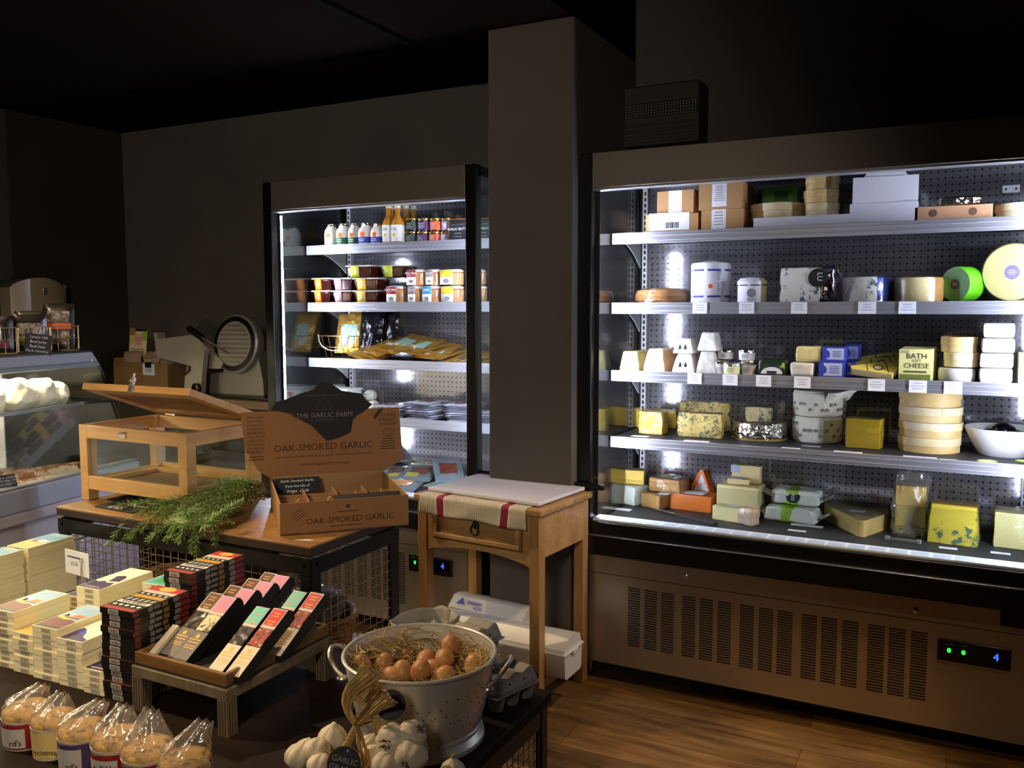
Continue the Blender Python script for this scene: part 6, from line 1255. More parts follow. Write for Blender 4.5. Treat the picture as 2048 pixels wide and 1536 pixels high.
b = MB(); b.T = Matrix.Translation((0, 0, .0)) @ Matrix.Rotation(R(32), 4, 'X'); b.bb((-.009, 0, 0), (.009, .10, .010), CRMS); one(b, 'chocolate_box', 'narrow cream packet wedged at the left side of the tray', 'box', (-1.677, 1.37, .6240), 0)
# ------------------------------------------------------------------ colander with straw and eggs
ALUM = mat('colander_aluminium', 'd6d2c8', .36, .5, var=.06, vs=5, bump=.06, bs=70, stretch=(1, 1, 12))
BX, BY, RZ_ = -1.036, 1.552, .194
t = thing('colander', 'large footed aluminium colander full of straw and brown eggs', 'colander', (BX, BY, TT))
b = MB(); rb_, rt = .132, .166
b.lathe([(rb_, .036), (rb_+.006, .055), (rb_+.016, .10), (rb_+.026, .15), (rt-.002, .188)], ALUM, 64, cap0=True, cap1=False)
b.lathe([(rb_-.006, .040), (rb_+.003, .06), (rb_+.013, .10), (rb_+.023, .15), (rt-.005, .188)], ALUM, 64, cap0=True, cap1=False)
for row in range(5):
    for i in range(40):
        if (i//2+row) % 3 == 0: continue
        a = 2*math.pi*(i+.5*(row % 2))/40; z = .068+.018*row; r = rb_+.006+(z-.055)/.045*.010+.0006;  b.T = frame((r*math.cos(a), r*math.sin(a), z), (-math.sin(a), math.cos(a), 0), (math.cos(a)*.2, math.sin(a)*.2, 1)); b.lathe([(.0015, -.0005), (.0015, .0004)], BLKM, 8); b.T = Matrix.Identity(4)
b.build('bowl', t, ang=50)
b = MB(); b.tube([(rt*math.cos(2*math.pi*i/64), rt*math.sin(2*math.pi*i/64), .189) for i in range(64)], .0042, ALUM, 8, True); b.build('rim', t)
b = MB(); b.lathe([(rb_+.006, 0), (rb_+.010, .003), (rb_+.009, .012), (rb_+.003, .018), (rb_-.001, .024), (rb_+.002, .034), (rb_+.0, .038)], ALUM, 64, cap1=False); b.build('foot_ring', t)
def handle(a):
    b = MB(); ca, sa = math.cos(a), math.sin(a); u = Vector((ca, sa, 0)); v = Vector((-sa, ca, 0)); P = []
    for i in range(17):
        f = i/16; th = math.pi*f; P.append(u*(rt-.004+.042*math.sin(th)**.8)+v*(.048*math.cos(th))+Vector((0, 0, .172-.030*(1-math.sin(th))**1.2+.014*math.sin(th))))
    b.tube(P, .005, STEEL, 10)
    for s_ in (0, -1): b.lathe([(.012, 0), (.010, .004), (.004, .006)], STEEL, 12, c=tuple(P[s_]-Vector((0, 0, .003))))
    b.build('handle', t)
handle(R(18)); handle(R(198))
STRAW = mat('straw', 'c2a55c', .65, var=.3, vs=50); STRAWD = mat('straw_dark', '8a7440', .65, var=.3, vs=50)  # two straw tones, the darker one dealt out at random
b = MB(); rs = random.Random(11)
for i in range(1450):
    a = rs.uniform(0, 2*math.pi); q = rt*.93*math.sqrt(rs.random()); edge = q/rt
    heap = .102+.080*max(0, (edge-.55)/.45)*(1.0 if math.cos(a-R(25)) > .2 or math.cos(a-R(150)) > .3 else .55)
    x, y, z = q*math.cos(a), q*math.sin(a), heap+rs.uniform(-.02, .018); L = rs.uniform(.03, .10); d = rs.uniform(0, 2*math.pi); el = rs.gauss(.12, .35); cv = rs.uniform(-.6, .6); pts = []
    for k in range(4):
        f = (k/3-.5)*L; aa = d+cv*(k/3-.5)*2; X, Y, Z = x+f*math.cos(aa), y+f*math.sin(aa), z+f*math.sin(el)+.006*(1-(k/1.5-1)**2)
        rr = math.hypot(X, Y); lim = (rb_+.018) if Z < .185 else rt+.012
        if rr > lim: X, Y = X*lim/rr, Y*lim/rr
        pts.append((X, Y, max(Z, .06)))
    b.tube(pts, rs.uniform(.0006, .0011), STRAW if rs.random() < .75 else STRAWD, 3)
o = one(b, 'straw', 'loose straw bedding filling the aluminium colander around the eggs', 'straw', (BX, BY, TT)); o['kind'] = 'stuff'
EGG = mat('brown_egg_shell', 'b9834c', .42, var=.12, vs=16, bump=.05, bs=220, sss=.08); EGG2 = mat('pale_brown_egg_shell', 'c88d58', .42, var=.10, vs=16, bump=.05, bs=220, sss=.08)
eggs = [(902, 1293, .150, EGG, 'darkest egg, highest at the back right'), (889, 1316, .142, EGG, 'round egg right of centre below the darkest egg'), (840, 1342, .130, EGG, 'large shiny egg in the middle front of the heap'), (887, 1353, .118, EGG2, 'front right egg near the colander rim'), (851, 1323, .120, EGG2, 'pale egg behind the large shiny egg'), (806, 1345, .122, EGG, 'egg left of the large shiny egg'), (788, 1354, .112, EGG2, 'pale front left egg by the rim'), (724, 1333, .138, EGG2, 'leftmost egg nested alone in the straw'), (815, 1312, .112, EGG, 'shaded egg behind in the middle of the straw'), (862, 1300, .108, EGG, 'dark shaded egg at the back centre'), (760, 1340, .112, EGG, 'egg half buried between leftmost and pale egg'), (766, 1330, .122, EGG, 'shaded egg left behind'), (948, 1332, .135, EGG2, 'pale egg buried in straw at the right rim'), (868, 1340, .112, EGG, 'small peeking egg behind the front right egg')]
me = None
for k, (px, py, dz, m, ll) in enumerate(eggs):
    dz += .012; p = at(px, py, z=TT+dz); b = MB(); prof = []
    for i in range(13):
        th = math.pi*i/12; prof.append((max(1e-4, .0218*math.sin(th)*(1-.10*math.cos(th))), -.0285*math.cos(th)))
    q = Matrix.Rotation(R((10, 80, 30, 70, 50, 40, 75, 20, 60, 40, 60, 30, 50, 80)[k]), 4, 'X'); b.T = q; b.lathe(prof, m, 22, cap0=False, cap1=False)
    o = one(b, 'egg', 'brown '+ll if not ll.startswith(('pale', 'dark', 'small', 'large')) else ll+', brown', 'egg', (p.x, p.y, p.z), k*47, 'brown eggs in the colander', ang=80)
# ------------------------------------------------------------------ egg cartons
PULP = mat('grey_pulp', '9c9486', .85, var=.1, vs=40, bump=.5, bs=120)
def eggbox(label, loc, rz, tilt=0, lid=True, roll=0):
    t = thing('egg_carton', label, 'egg carton', loc, rz, 'grey pulp egg cartons'); t.rotation_euler[0] = R(tilt); t.rotation_euler[1] = R(roll)
    b = MB(); w, d = .152, .104
    for i in range(3):
        for j in range(2): b.lathe([(.013, 0), (.016, .002), (.023, .034), (.0245, .040)], PULP, 8, c=(-.05+.05*i, -.025+.05*j, 0))
    b.bb((-w/2, -d/2, .038), (w/2, d/2, .042), PULP); b.build('base', t, .001)
    if lid:
        b = MB(); slab(b, w*.98, d*.98, .036, PULP, (16, 10, 6), .001, 5, (.86, .78), rnd=.2); 
        for v in range(len(b.v)): b.v[v] = Vector((b.v[v].x, b.v[v].y, b.v[v].z+.0425+(.004*math.cos(b.v[v].x/.05*2*math.pi) if b.v[v].z > .018 else 0)))
        for x in (-.025, .025): b.lathe([(.004, 0), (.002, .003)], DARKP, 8, c=(x, -d/2*.86, .060))
        b.build('lid', t)
    return t
p = at(1002, 1400, z=TT)
eggbox('closed grey egg carton right of the colander at the table corner', (-.952, 1.785, TT), 74)
eggbox('closed grey egg carton behind the colander, lower of its pair', (-1.062, 1.805, TT), 84); eggbox('closed grey egg carton behind the colander handle, upper of its pair', (-1.058, 1.805, TT+.080), 80)
def openstack(label, loc, rz, n):
    t = thing('egg_carton_stack' if False else 'egg_tray', label, 'egg carton', loc, rz, 'nested open egg cartons')
    b = MB()
    b.grid(lambda u, v: ((u-.5)*.15*(1+.10*0), (v-.5)*.105, .034+.010*math.cos(u*6*math.pi)*math.cos(v*4*math.pi)-.012), 24, 14, PULP)
    n2 = 40
    def wall(u, v):
        a = 2*math.pi*u; x = .082*(1 if math.cos(a) > 0 else -1)*abs(math.cos(a))**.5; y = .058*(1 if math.sin(a) > 0 else -1)*abs(math.sin(a))**.5; k = .90+.14*v+.018*v*math.sin(a*9); return (x*k, y*k, .008+.050*v+.004*v*math.sin(a*5))
    b.grid(wall, n2, 5, PULP); b.build('tray', t, solid=.0016); return t
for k in range(7): openstack(['bottom', 'second', 'third', 'fourth', 'fifth', 'sixth', 'top'][k]+' open egg carton, counting up, in the nested stack behind the colander', (-1.195, 1.815, TT+.0005+.016*k), 70, 1)
# ------------------------------------------------------------------ garlic bunch with tag
GAR = mat('garlic_skin', 'e2d3b4', .5, var=.10, vs=22, bump=.25, bs=50, sss=.12); ROOTM = mat('garlic_root', '6b5026', .85, var=.4, vs=60); LEAF = mat('dry_leaf', 'c4a062', .65, var=.35, vs=24, bump=.4, bs=40, stretch=(1, 1, .3)); LEAFD = mat('dry_leaf_dark', '9a7640', .7, var=.35, vs=24)
p0 = at(720, 1500, y=1.345); G = Vector((p0.x, 1.345, TT))
t = thing('garlic_bunch', 'tied bunch of pale garlic bulbs with dry leaves and a round black tag', 'garlic', tuple(G)); bpy.context.view_layer.update()
rg = random.Random(4)
def gb(px, py, y, r, ax, root=True):
    r *= 1.12; p = at(px, py, y=y); p.z = max(p.z, TT+r*.8); b = at_t(t); bulb(b, tuple(p), r, GAR, axis=ax)
    if root:
        d = Vector(ax).normalized()
        for i in range(16):
            q = p-d*r*.70; o = Vector((rg.uniform(-1, 1), rg.uniform(-1, 1), rg.uniform(-1, 1)))*r*.24; b.tube([tuple(q+o*.6+d*r*.1), tuple(q+o-d*r*.16), tuple(q+o*1.3-d*r*.2)], .0012, ROOTM, 3)
        b.lathe([(r*.26, 0)], ROOTM, 8) if False else None
    b.build('bulb', t, ang=70)
gb(665, 1477, 1.36, .0275, (.1, .05, 1), False); gb(611, 1498, 1.345, .020, (.3, .2, 1), False); gb(634, 1503, 1.31, .026, (-.2, .75, .4)); gb(598, 1530, 1.32, .026, (.2, .3, .8), False); gb(640, 1533, 1.285, .024, (-.1, .6, .5))
gb(741, 1492, 1.37, .022, (.2, .4, .8), False); gb(745, 1516, 1.34, .025, (.3, .2, .7), False); gb(785, 1482, 1.335, .030, (-.1, .8, -.25)); gb(824, 1470, 1.355, .026, (-.6, .1, -.6)); gb(822, 1513, 1.33, .030, (-.2, .85, .1)); gb(775, 1530, 1.31, .027, (.1, .5, .7)); gb(835, 1500, 1.37, .020, (.5, .2, .6), False)
K = at(712, 1450, y=1.335)
b = at_t(t); s0 = at(688, 1500, y=1.34); b.tube([tuple(s0), tuple(s0.lerp(K, .35)+Vector((.002, 0, 0))), tuple(s0.lerp(K, .7)), tuple(K)], .007, LEAF, 8, rs=[.010, .0075, .006, .005])
for f in (.2, .35, .5, .65, .8): q = s0.lerp(K, f); b.lathe([(.009-.004*f, -.003), (.0105-.004*f, 0), (.009-.004*f, .003)], LEAF, 8, c=tuple(q), cap0=False, cap1=False)
b.build('stem', t)
def leaf(pts, w0, w1, m, curl=.4, name='dry_leaf'):
    P = [Vector(q) for q in pts]; b = at_t(t); n = len(P)-1
    def fn(u, v):
        i = min(int(v*n), n-1); f = v*n-i; p0, p1, p2, p3 = P[max(i-1, 0)], P[i], P[i+1], P[min(i+2, n)]
        q = .5*((2*p1)+(p2-p0)*f+(2*p0-5*p1+4*p2-p3)*f*f+(3*p1-p0-3*p2+p3)*f**3); d = (p2-p1).normalized(); s_ = d.cross(FW).normalized(); w = (w0+(w1-w0)*v)*(u-.5)*2*(1+.25*noise.noise(Vector((v*5, u*2, w1*300))))
        return tuple(q+s_*w+FW*(curl*abs(w)*(1+.5*math.sin(v*7))+.003*noise.noise(Vector((v*6, u*5, w0*500)))+.0018*math.sin(u*26+v*5)))
    b.grid(fn, 14, 22, m); b.build(name, t, solid=.0006, ang=80)
A = lambda px, py, y: tuple(at(px, py, y=y))
leaf([A(712, 1452, 1.335), A(735, 1425, 1.325), A(758, 1405, 1.315), A(778, 1390, 1.31)], .006, .022, LEAFD, -.5); leaf([A(713, 1452, 1.33), A(742, 1428, 1.315), A(762, 1410, 1.305), A(783, 1396, 1.30)], .005, .017, LEAF, .5)
leaf([A(712, 1452, 1.34), A(694, 1420, 1.34), A(700, 1385, 1.335), A(728, 1358, 1.33), A(742, 1343, 1.33)], .004, .024, LEAF, .3); leaf([A(735, 1412, 1.345), A(715, 1385, 1.345), A(735, 1362, 1.34), A(748, 1338, 1.34)], .007, .020, LEAF, -.3); leaf([A(730, 1405, 1.34), A(745, 1385, 1.335), A(756, 1372, 1.33)], .004, .010, LEAFD, .4)
leaf([A(713, 1455, 1.33), A(718, 1490, 1.315), A(727, 1520, 1.305), A(733, 1545, 1.30)], .004, .005, LEAF, .3); leaf([A(716, 1455, 1.335), A(730, 1495, 1.32), A(737, 1528, 1.31)], .003, .004, LEAF, .3); leaf([A(712, 1455, 1.34), A(748, 1440, 1.345), A(758, 1470, 1.345)], .003, .010, LEAF, .3)
def disc(px, py, y, r, txt, name):
    p = at(px, py, y=y); b = at_t(t); n_ = -FW+Vector((0, 0, .25)); z = n_.normalized(); x = Vector((1, 0, 0)) if False else RT-z*RT.dot(z); x.normalize(); yv = z.cross(x); Mx = Matrix(((x.x, yv.x, z.x, p.x), (x.y, yv.y, z.y, p.y), (x.z, yv.z, z.z, p.z), (0, 0, 0, 1)))
    base = b.T; b.T = base @ Mx; b.lathe([(r, 0), (r, .001)], mat('tag_rim', 'a3722f', .6), 40); b.lathe([(r*.965, .001), (r*.965, .0016)], CHALK, 40)
    if txt:
        b.text('GARLIC', r*.46, Matrix.Rotation(R(-14), 4, 'Z') @ Matrix.Translation((.0, r*.20, .0018)), mat('tag_letters', 'a9a08c', .6)); b.text('GRAPPE', r*.46, Matrix.Rotation(R(-14), 4, 'Z') @ Matrix.Translation((0, -r*.28, .0018)), mat('tag_letters', 'a9a08c')); b.lathe([(r*.08, .0017), (r*.02, .0018)], mat('tag_letters', 'a9a08c'), 12, c=(-.0+.006, r*.72, 0)); lines(b, Matrix.Translation((0, r*.52, .0018)), r*1.0, r*.10, 1, mat('faint_lettering', '4a423a'))
    else: lines(b, Matrix.Rotation(R(12), 4, 'Z') @ Matrix.Translation((0, 0, .0018)), r*1.3, r*1.4, 12, mat('tag_print', '55504a', .6))
    b.T = base; b.build(name, t)
disc(688, 1528, 1.265, .033, True, 'round_tag'); disc(782, 1410, 1.352, .030, False, 'tag_back')
b = MB(); bulb(b, (0, 0, .022), .026, GAR); b.tube([(0, 0, .05), (.002, 0, .058)], .004, LEAF, 6)
p = at(905, 1535, z=TT+.03); one(b, 'garlic_bulb', 'single loose garlic bulb in front of the colander foot, bottom edge', 'garlic', (p.x, p.y, TT), 0, ang=70)
# ------------------------------------------------------------------ wrapped cakes in bands
CRUST = veined('crumbly_crust', 'c79c50', '6e4a20', scale=70, cut=.56, soft=.16, bump=1); BANDR = mat('red_band', '8c1f22', .5); BANDC = mat('cream_band', 'd6b872', .55); BANDP = mat('purple_band', '4a3a60', .5); CUP = mat('white_cup', 'cfc0a8', .5); LBG = mat('label_greyish', 'b9b2a6', .55)
def cake(label, px0, px1, pyband, pytop, pybase, m, words, bagdir, lab=True, y=None):
    p = at((px0+px1)/2, pybase, z=TT); p.y = max(p.y, .955); r = wide(px0, px1, p.y, pyband)/2; r = min(r, .05); hb = max(.03, at((px0+px1)/2, pyband, y=p.y).z-TT); ht = at((px0+px1)/2, pytop, y=p.y+r*1.3).z-TT; ht = max(ht, hb+.022)
    t = thing('banded_cake', label, 'cake', (p.x, p.y+r, TT), 0, 'crumbly topped cakes in cellophane')
    b = MB(); b.lathe([(r*.94, 0), (r, hb*.96), (r*1.02, hb)], CUP, 36); b.build('cup', t)
    b = MB(); b.lathe([(r*.955, hb*.05), (r*1.006, hb*.93)], m, 36, cap0=False, cap1=False)
    a = R(-62); T = frame((r*1.012*math.cos(a), r*1.012*math.sin(a), hb*.5), (-math.sin(a), math.cos(a), 0), (math.cos(a)*.04, math.sin(a)*.04, 1))
    if lab:
        w_ = r*1.1
        if m is not BANDC: b.grid(lambda u, v: (lambda an: (r*1.035*(.96+.05*v)*math.cos(an), r*1.035*(.96+.05*v)*math.sin(an), hb*(.12+.68*v)))(R(-112+72*u)), 14, 3, LBG)
        T2 = frame((r*1.045*math.cos(a), r*1.045*math.sin(a), hb*.5), (-math.sin(a), math.cos(a), 0), (0, 0, 1)); b.text(words[0], r*.30, T2 @ Matrix.Translation((0, hb*.12, 0)), BLACKINK); b.text(words[1], r*.36, T2 @ Matrix.Translation((0, -hb*.18, .0003)), BLACKINK)
    b.build('label_band', t)
    b = MB(); b.lathe([(r*.98, hb), (r*1.0, hb+.006), (r*.9, (hb+ht)/2+.004), (r*.55, ht-.003), (.001, ht)], CRUST, 40, cap1=False, wob=lambda an, z: 1+.05*noise.noise(Vector((math.cos(an)*3, math.sin(an)*3, z*90+px0)))); b.build('crust', t, ang=60)
    b = MB(); bx, bz = bagdir
    def fn(u, v):
        an = 2*math.pi*u; k = 1+.05*math.sin(an*7+v*5)
        if v < .5: f = v/.5; q = r*(1.04-.12*f)*k; return (q*math.cos(an), q*math.sin(an), hb*.97+(ht-hb*.97)*f*1.05+.004*math.sin(an*5))
        f = (v-.5)/.5; q0 = r*.92*k; X, Y = q0*math.cos(an), q0*math.sin(an); tx, tyy = bx*.05, .02
        return (X*(1-f*.35)*(1-f*.3)+tx*f, Y*(1-f*.88)+tyy*f, ht*1.0+.004+f*bz+.004*math.sin(an*6+f*4))
    b.grid(fn, 40, 16, BAGGY); b.build('cellophane_bag', t, ang=70)
cake('red banded crumbly cake in cellophane, leftmost at the photo edge', -18, 44, 1446, 1405, 1502, BANDR, ("", "rd's"), (.6, .035))
cake('cream banded crumbly cake with a dark round seal, second from the left', 44, 98, 1462, 1420, 1522, BANDC, ('', 'Christmas'), (.1, .03))
cake('purple banded crumbly cake in cellophane, third from the left', 96, 156, 1485, 1448, 1552, BANDP, ("", "rd's"), (.8, .04))
cake('red banded crumbly cake in the middle of the row, reading a ribbon label', 154, 236, 1505, 1455, 1580, BANDR, ('A Ribbon', ''), (.0, .04))
cake('red banded crumbly cake under glossy cellophane, second from the right', 216, 296, 1528, 1485, 1600, BANDR, ("", "rd's"), (-.2, .05))
cake('crumbly cake at the right end of the row under a tall clear bag', 290, 372, 1555, 1505, 1625, BANDC, ('', 'Christmas'), (.7, .06))
# ------------------------------------------------------------------ pine side table with cutting board
PINE = wood('pine_wood', '9a7242', 'b08650', 'c49c68', 0, .5, .38, .12, .1); PINEV = wood('pine_wood_upright', '946a3a', 'aa7e48', 'be9460', 2, .5, .38, .12, .1); PINED = wood('pine_drawer', '84602f' if 0 else '856238', '977245', 'a88252', 0, .5, .38, .12, .1)
PZ = .75; tc = Vector((-1.548, 2.905, 0)); RZT = -5
t = thing('side_table', 'pine side table with one drawer and a slatted shelf, before the column', 'table', tuple(tc), RZT); PT = t
hw, hd = .283, .198
b = MB(); b.bb((-hw, -hd, PZ-.024), (hw, hd, PZ), PINE); b.build('top', t, .006, 3)
lg = .042; ins = .012
for sx in (-1, 1):
    for sy in (-1, 1):
        b = MB(); cx, cy = sx*(hw-ins-lg/2), sy*(hd-ins-lg/2); b.box((cx, cy, (PZ-.024)/2), (lg, lg, PZ-.024), PINEV); b.build('leg', t, .003)
zx = hw-ins-lg; zy = hd-ins-lg; AZ0, AZ1 = PZ-.19, PZ-.024
for sx in (-1, 1): b = MB(); b.bb((sx*(hw-ins-.012)-.010, -zy, AZ0+.01), (sx*(hw-ins-.012)+.010, zy, AZ1), PINE); b.build('side_apron', t, .001)
b = MB(); b.bb((-zx, hd-ins-.022, AZ0), (zx, hd-ins-.002, AZ1), PINE); b.build('back_apron', t, .001)
# front: rails, drawer
yf = -(hd-ins)+.004
b = MB(); b.bb((-zx, yf, AZ1-.014), (zx, yf+.018, AZ1), PINE); n = 20
low = [(-zx, AZ0+.025)]+[(zx*(-1+2*i/n), AZ0-.024+.030*math.sin(math.pi*i/n)**.7) for i in range(n+1)]+[(zx, AZ0+.025)]
b.T = Matrix(((1, 0, 0, 0), (0, 0, 1, yf), (0, 1, 0, 0), (0, 0, 0, 1))); b.prism(low, 0, .018, PINE); b.T = Matrix.Identity(4)
for sx in (-1, 1): b.bb((sx*zx-sx*.03 if sx > 0 else -zx, yf, AZ0+.02), (zx if sx > 0 else -zx+.03, yf+.018, AZ1-.014), PINE)
b.build('front_apron', t, .001)
dx, dz0, dz1 = zx-.034, AZ0+.030, AZ1-.017
b = MB(); b.bb((-dx, yf-.004, dz0), (dx, yf+.012, dz1), PINED); b.build('drawer', t, .002); dr = list(t.children)[-1]
b = MB()
for p, q in (((-dx+.004, dz1-.022), (dx-.004, dz1-.006)), ((-dx+.004, dz0+.004), (dx-.004, dz0+.022)), ((-dx+.004, dz0+.022), (-dx+.022, dz1-.022)), ((dx-.022, dz0+.022), (dx-.004, dz1-.022))): b.bb((p[0], yf-.012, p[1]), (q[0], yf-.004, q[1]), PINE)
b.build('drawer_moulding', dr, .003)
b = MB(); zc = (dz0+dz1)/2+.012; b.lathe([(.016, 0), (.014, .004), (.006, .008)], BLK, 14); b.T = Matrix.Identity(4)
hb_ = b.build('handle_plate', dr); hb_.location = (0, yf-.004, zc); hb_.rotation_euler = (R(90), 0, 0)
b = MB(); b.tube([(.017*math.cos(2*math.pi*i/20), yf-.014-.002*math.sin(2*math.pi*i/20), zc-.018+.019*math.sin(2*math.pi*i/20)) for i in range(20)], .0032, BLK, 8, True); b.build('ring_handle', dr)
for sx in (-1, 1): b = MB(); b.bb((sx*(hw-ins-lg/2)-.010, -zy, .085), (sx*(hw-ins-lg/2)+.010, zy, .115), PINE); b.build('side_stretcher', t, .001)
for k in range(4): y = -zy+.01+k*(2*zy-.06)/3; b = MB(); b.bb((-hw+ins+.006, y, .1152), (hw-ins-.006, y+.04, .127), PINE); b.build('shelf_slat', t, .001)
def TL(x, y, z): return tuple(tc+Matrix.Rotation(R(RZT), 3, 'Z') @ Vector((x, y, z)))
BOARD = mat('white_cutting_board', 'dcd9e2', .45, var=.02, vs=6, bump=.05, bs=90)
b = MB(); b.box((0, 0, .0), (.505, .335, .014), BOARD); one(b, 'cutting_board', 'white plastic cutting board covering the top of the pine side table', 'board', TL(.004, .015, PZ+.0115), RZT-1.5, bev=.004, seg=3)
LINEN = mat('tea_towel_linen', 'c9bda4', .85, var=.05, vs=50, bump=.3, bs=260); LRED = mat('tea_towel_red', '8e1f2e', .8, bump=.3, bs=260); LWH = mat('tea_towel_white', 'd9d0be', .85)
b = MB()
def towel(u, v):
    x = -.245+.47*u; L = .012+.052*(1+.05*math.sin(u*9))-.008*(1-u)
    if v < .45: f = v/.45; return (x, .10-f*(.10+hd+.005), PZ+.0022+.0006*math.sin(u*20))
    f = (v-.45)/.55; return (x+.004*f*math.sin(u*7), -hd-.006-.004*math.sin(f*3+u*14)*f-.004*f, PZ+.002-f*(L+.012))
N = 60
for k in range(N):
    u0, u1 = k/N, (k+1)/N; m = LRED if (.165 < (u0+u1)/2 < .235 or .775 < (u0+u1)/2 < .85) else (LWH if (.15 < (u0+u1)/2 < .25 or .76 < (u0+u1)/2 < .865) else LINEN)
    b.grid(lambda u, v: towel(u0+(u1-u0)*u, v), 1, 16, m)
one(b, 'tea_towel', 'beige tea towel with red stripes under the cutting board, hanging over the drawer', 'towel', TL(0, 0, 0), RZT, solid=.0016, ang=60)
b = MB(); RB = mat('black_rubber', '0d0d0e', .42)
a, e = Vector((-.325, .175, 0)), Vector((.325, .175, 0)); b.tube([tuple(a), tuple(a+Vector((.012, 0, 0))), tuple(a+Vector((.12, 0, 0))), tuple(a+Vector((.135, 0, -.004)))], .012, RB, 12, rs=[.008, .0125, .0125, .008]); b.tube([tuple(e), tuple(e-Vector((.012, 0, 0))), tuple(e-Vector((.12, 0, 0))), tuple(e-Vector((.135, 0, -.004)))], .012, RB, 12, rs=[.008, .0125, .0125, .008]); b.bb((-.19, .171, -.012), (.19, .179, .002), RB)
one(b, 'cheese_wire_bar', 'long black double handled cheese cutting bar lying behind the cutting board', 'tool', TL(.01, .022, PZ+.018), RZT)
# cling film dispensers on the slatted shelf
PLW = mat('dispenser_plastic', 'd6d0c4', .35, coat=.15)
def dispenser(label, x, y, w, logo, rz):
    t = thing('film_dispenser', label, 'dispenser', TL(x, y, .1275), RZT+rz)
    b = MB(); Tm = Matrix(((0, 0, 1, 0), (1, 0, 0, 0), (0, 1, 0, 0), (0, 0, 0, 1)))
    b.T = Tm; b.prism([(-.072, .012), (-.062, 0), (.062, 0), (.070, .012), (.074, .090), (-.078, .090)], -w/2, w/2, PLW); b.T = Matrix.Identity(4); b.build('body', t, .006, 3)
    b = MB(); b.bb((-w/2-.006, -.086, .0905), (w/2+.006, .080, .098), PLW); b.T = Tm; b.prism([(-.080, .0985), (.074, .0985), (.060, .135), (.0, .150), (-.030, .148), (-.070, .112)], -w/2+.002, w/2-.002, PLW); b.T = Matrix.Identity(4)
    b.bb((-w/2+.004, -.0785, .1085), (w/2-.004, -.0760, .1105), mat('dispenser_seam', '8a857a', .6))
    if logo:
        T = frame((-w*.20, -.052, .130), (1, 0, 0), (0, .036, .040)); b.T = T @ Matrix.Translation((-.055, .004, .002)); b.prism([(-.02, -.012), (.02, -.012), (.002, .016)], 0, .0006, BLUEX); b.T = Matrix.Identity(4)
        b.text('master', .026, T @ Matrix.Translation((.012, .006, .0022)), BLUEX, bold=.02); b.text('4500', .022, T @ Matrix.Translation((.034, -.016, .0022)), BLUEX, bold=.01)
    b.build('lid', t, .003)
    b = MB(); b.bb((-w*.0-.02, -.089, .088), (.02, -.0862, .100), PLW); b.bb((w*.5+.006, -.02, .082), (w*.5+.010, .02, .096), PLW); b.build('catch', t, .001)
dispenser('white cling film dispenser with blue lettering at the back of the pine shelf', -.115, .105, .36, True, 0)
dispenser('white plastic cling film dispenser nearest the front, jutting from the pine shelf', .08, -.075, .52, False, 4)
# ------------------------------------------------------------------ glass fronted serving counter at the left
CANG = 101.0; cu = Vector((math.cos(R(CANG)), math.sin(R(CANG)), 0)); cn = Vector((cu.y, -cu.x, 0))     # along, and outwards to the right
C0 = Vector((-3.07, 1.90, 0)); E1 = .72; E0 = -1.1
t = thing('serving_counter', 'white glass fronted chilled serving counter with meats, left of the stand', 'counter', tuple(C0), CANG-90); bpy.context.view_layer.update()
# local frame: x outwards (right), y along
CW = mat('counter_white', 'b9b6c4', .4, coat=.2); CGLS = clear('counter_glass', 'eef2f0', 1.35, 0, .9, .02); CGREY = mat('counter_band', 'aeb6c8', .35, .3)
b = MB(); b.bb((-.85, E0, .10), (-.02, E1, .66), CW)
b.bb((-.0195, E0, .52), (-.0165, E1, .525), BLKM); b.bb((-.0195, E0, .30), (-.0165, E1, .305), BLKM); b.build('cabinet', t, .01)
b = MB(); b.bb((-.80, E0, .0), (-.06, E1, .10), BLKM); b.build('plinth', t)
b = MB(); b.bb((-.06, E0, .66), (.015, E1, .70), CW); b.bb((-.06, E0, .70), (.0, E1, .785), CGREY); b.bb((-.055, E0, .785), (-.01, E1, .795), ALU); b.build('front_rail', t, .004)
GT = Vector((-.20, 0, 1.225))
b = MB(); Tm = Matrix(((1, 0, 0, 0), (0, 0, 1, 0), (0, 1, 0, 0), (0, 0, 0, 1))); b.T = Tm; b.prism([(-.030, .795), (-.024, .795), (GT.x+.006, GT.z), (GT.x, GT.z)], E0, E1, CGLS); b.T = Matrix.Identity(4); b.build('front_glass', t)
b = MB(); b.T = Tm; b.prism([(GT.x-.002, 1.20), (GT.x+.012, 1.205), (GT.x-.03, 1.262), (GT.x-.05, 1.262)], E0, E1, CGREY); b.T = Matrix.Identity(4); b.build('top_band', t, .002)
b = MB(); b.T = Tm; b.prism([(-.80, .70), (-.05, .80), (GT.x-.01, 1.24), (-.75, 1.24)], E1-.006, E1, CGLS); b.T = Matrix.Identity(4); b.build('end_glass', t)
b = MB(); b.bb((-.80, E0, 1.255), (GT.x-.035, E1+.01, 1.272), mat('counter_top_green', '2c332c', .35)); b.build('top', t, .003)
b = MB(); b.bb((-.80, E0, .66), (-.74, E1, 1.255), CW); b.build('rear_frame', t)
b = MB(); b.bb((-.74, E0, .70), (-.06, E1-.01, .715), ALU); b.build('deck', t)
b = MB(); b.bb((-.60, E0, 1.03), (-.27, E1-.02, 1.036), CGLS); b.bb((-.275, E0, 1.026), (-.265, E1-.02, 1.040), ALU); b.build('glass_shelf', t)
LAMP = emis('counter_lamp', 'ffe6bc', 130)
b = MB(); b.bb((-.42, E0, 1.236), (-.36, E1-.10, 1.248), LAMP); b.build('lamp_tube', t)
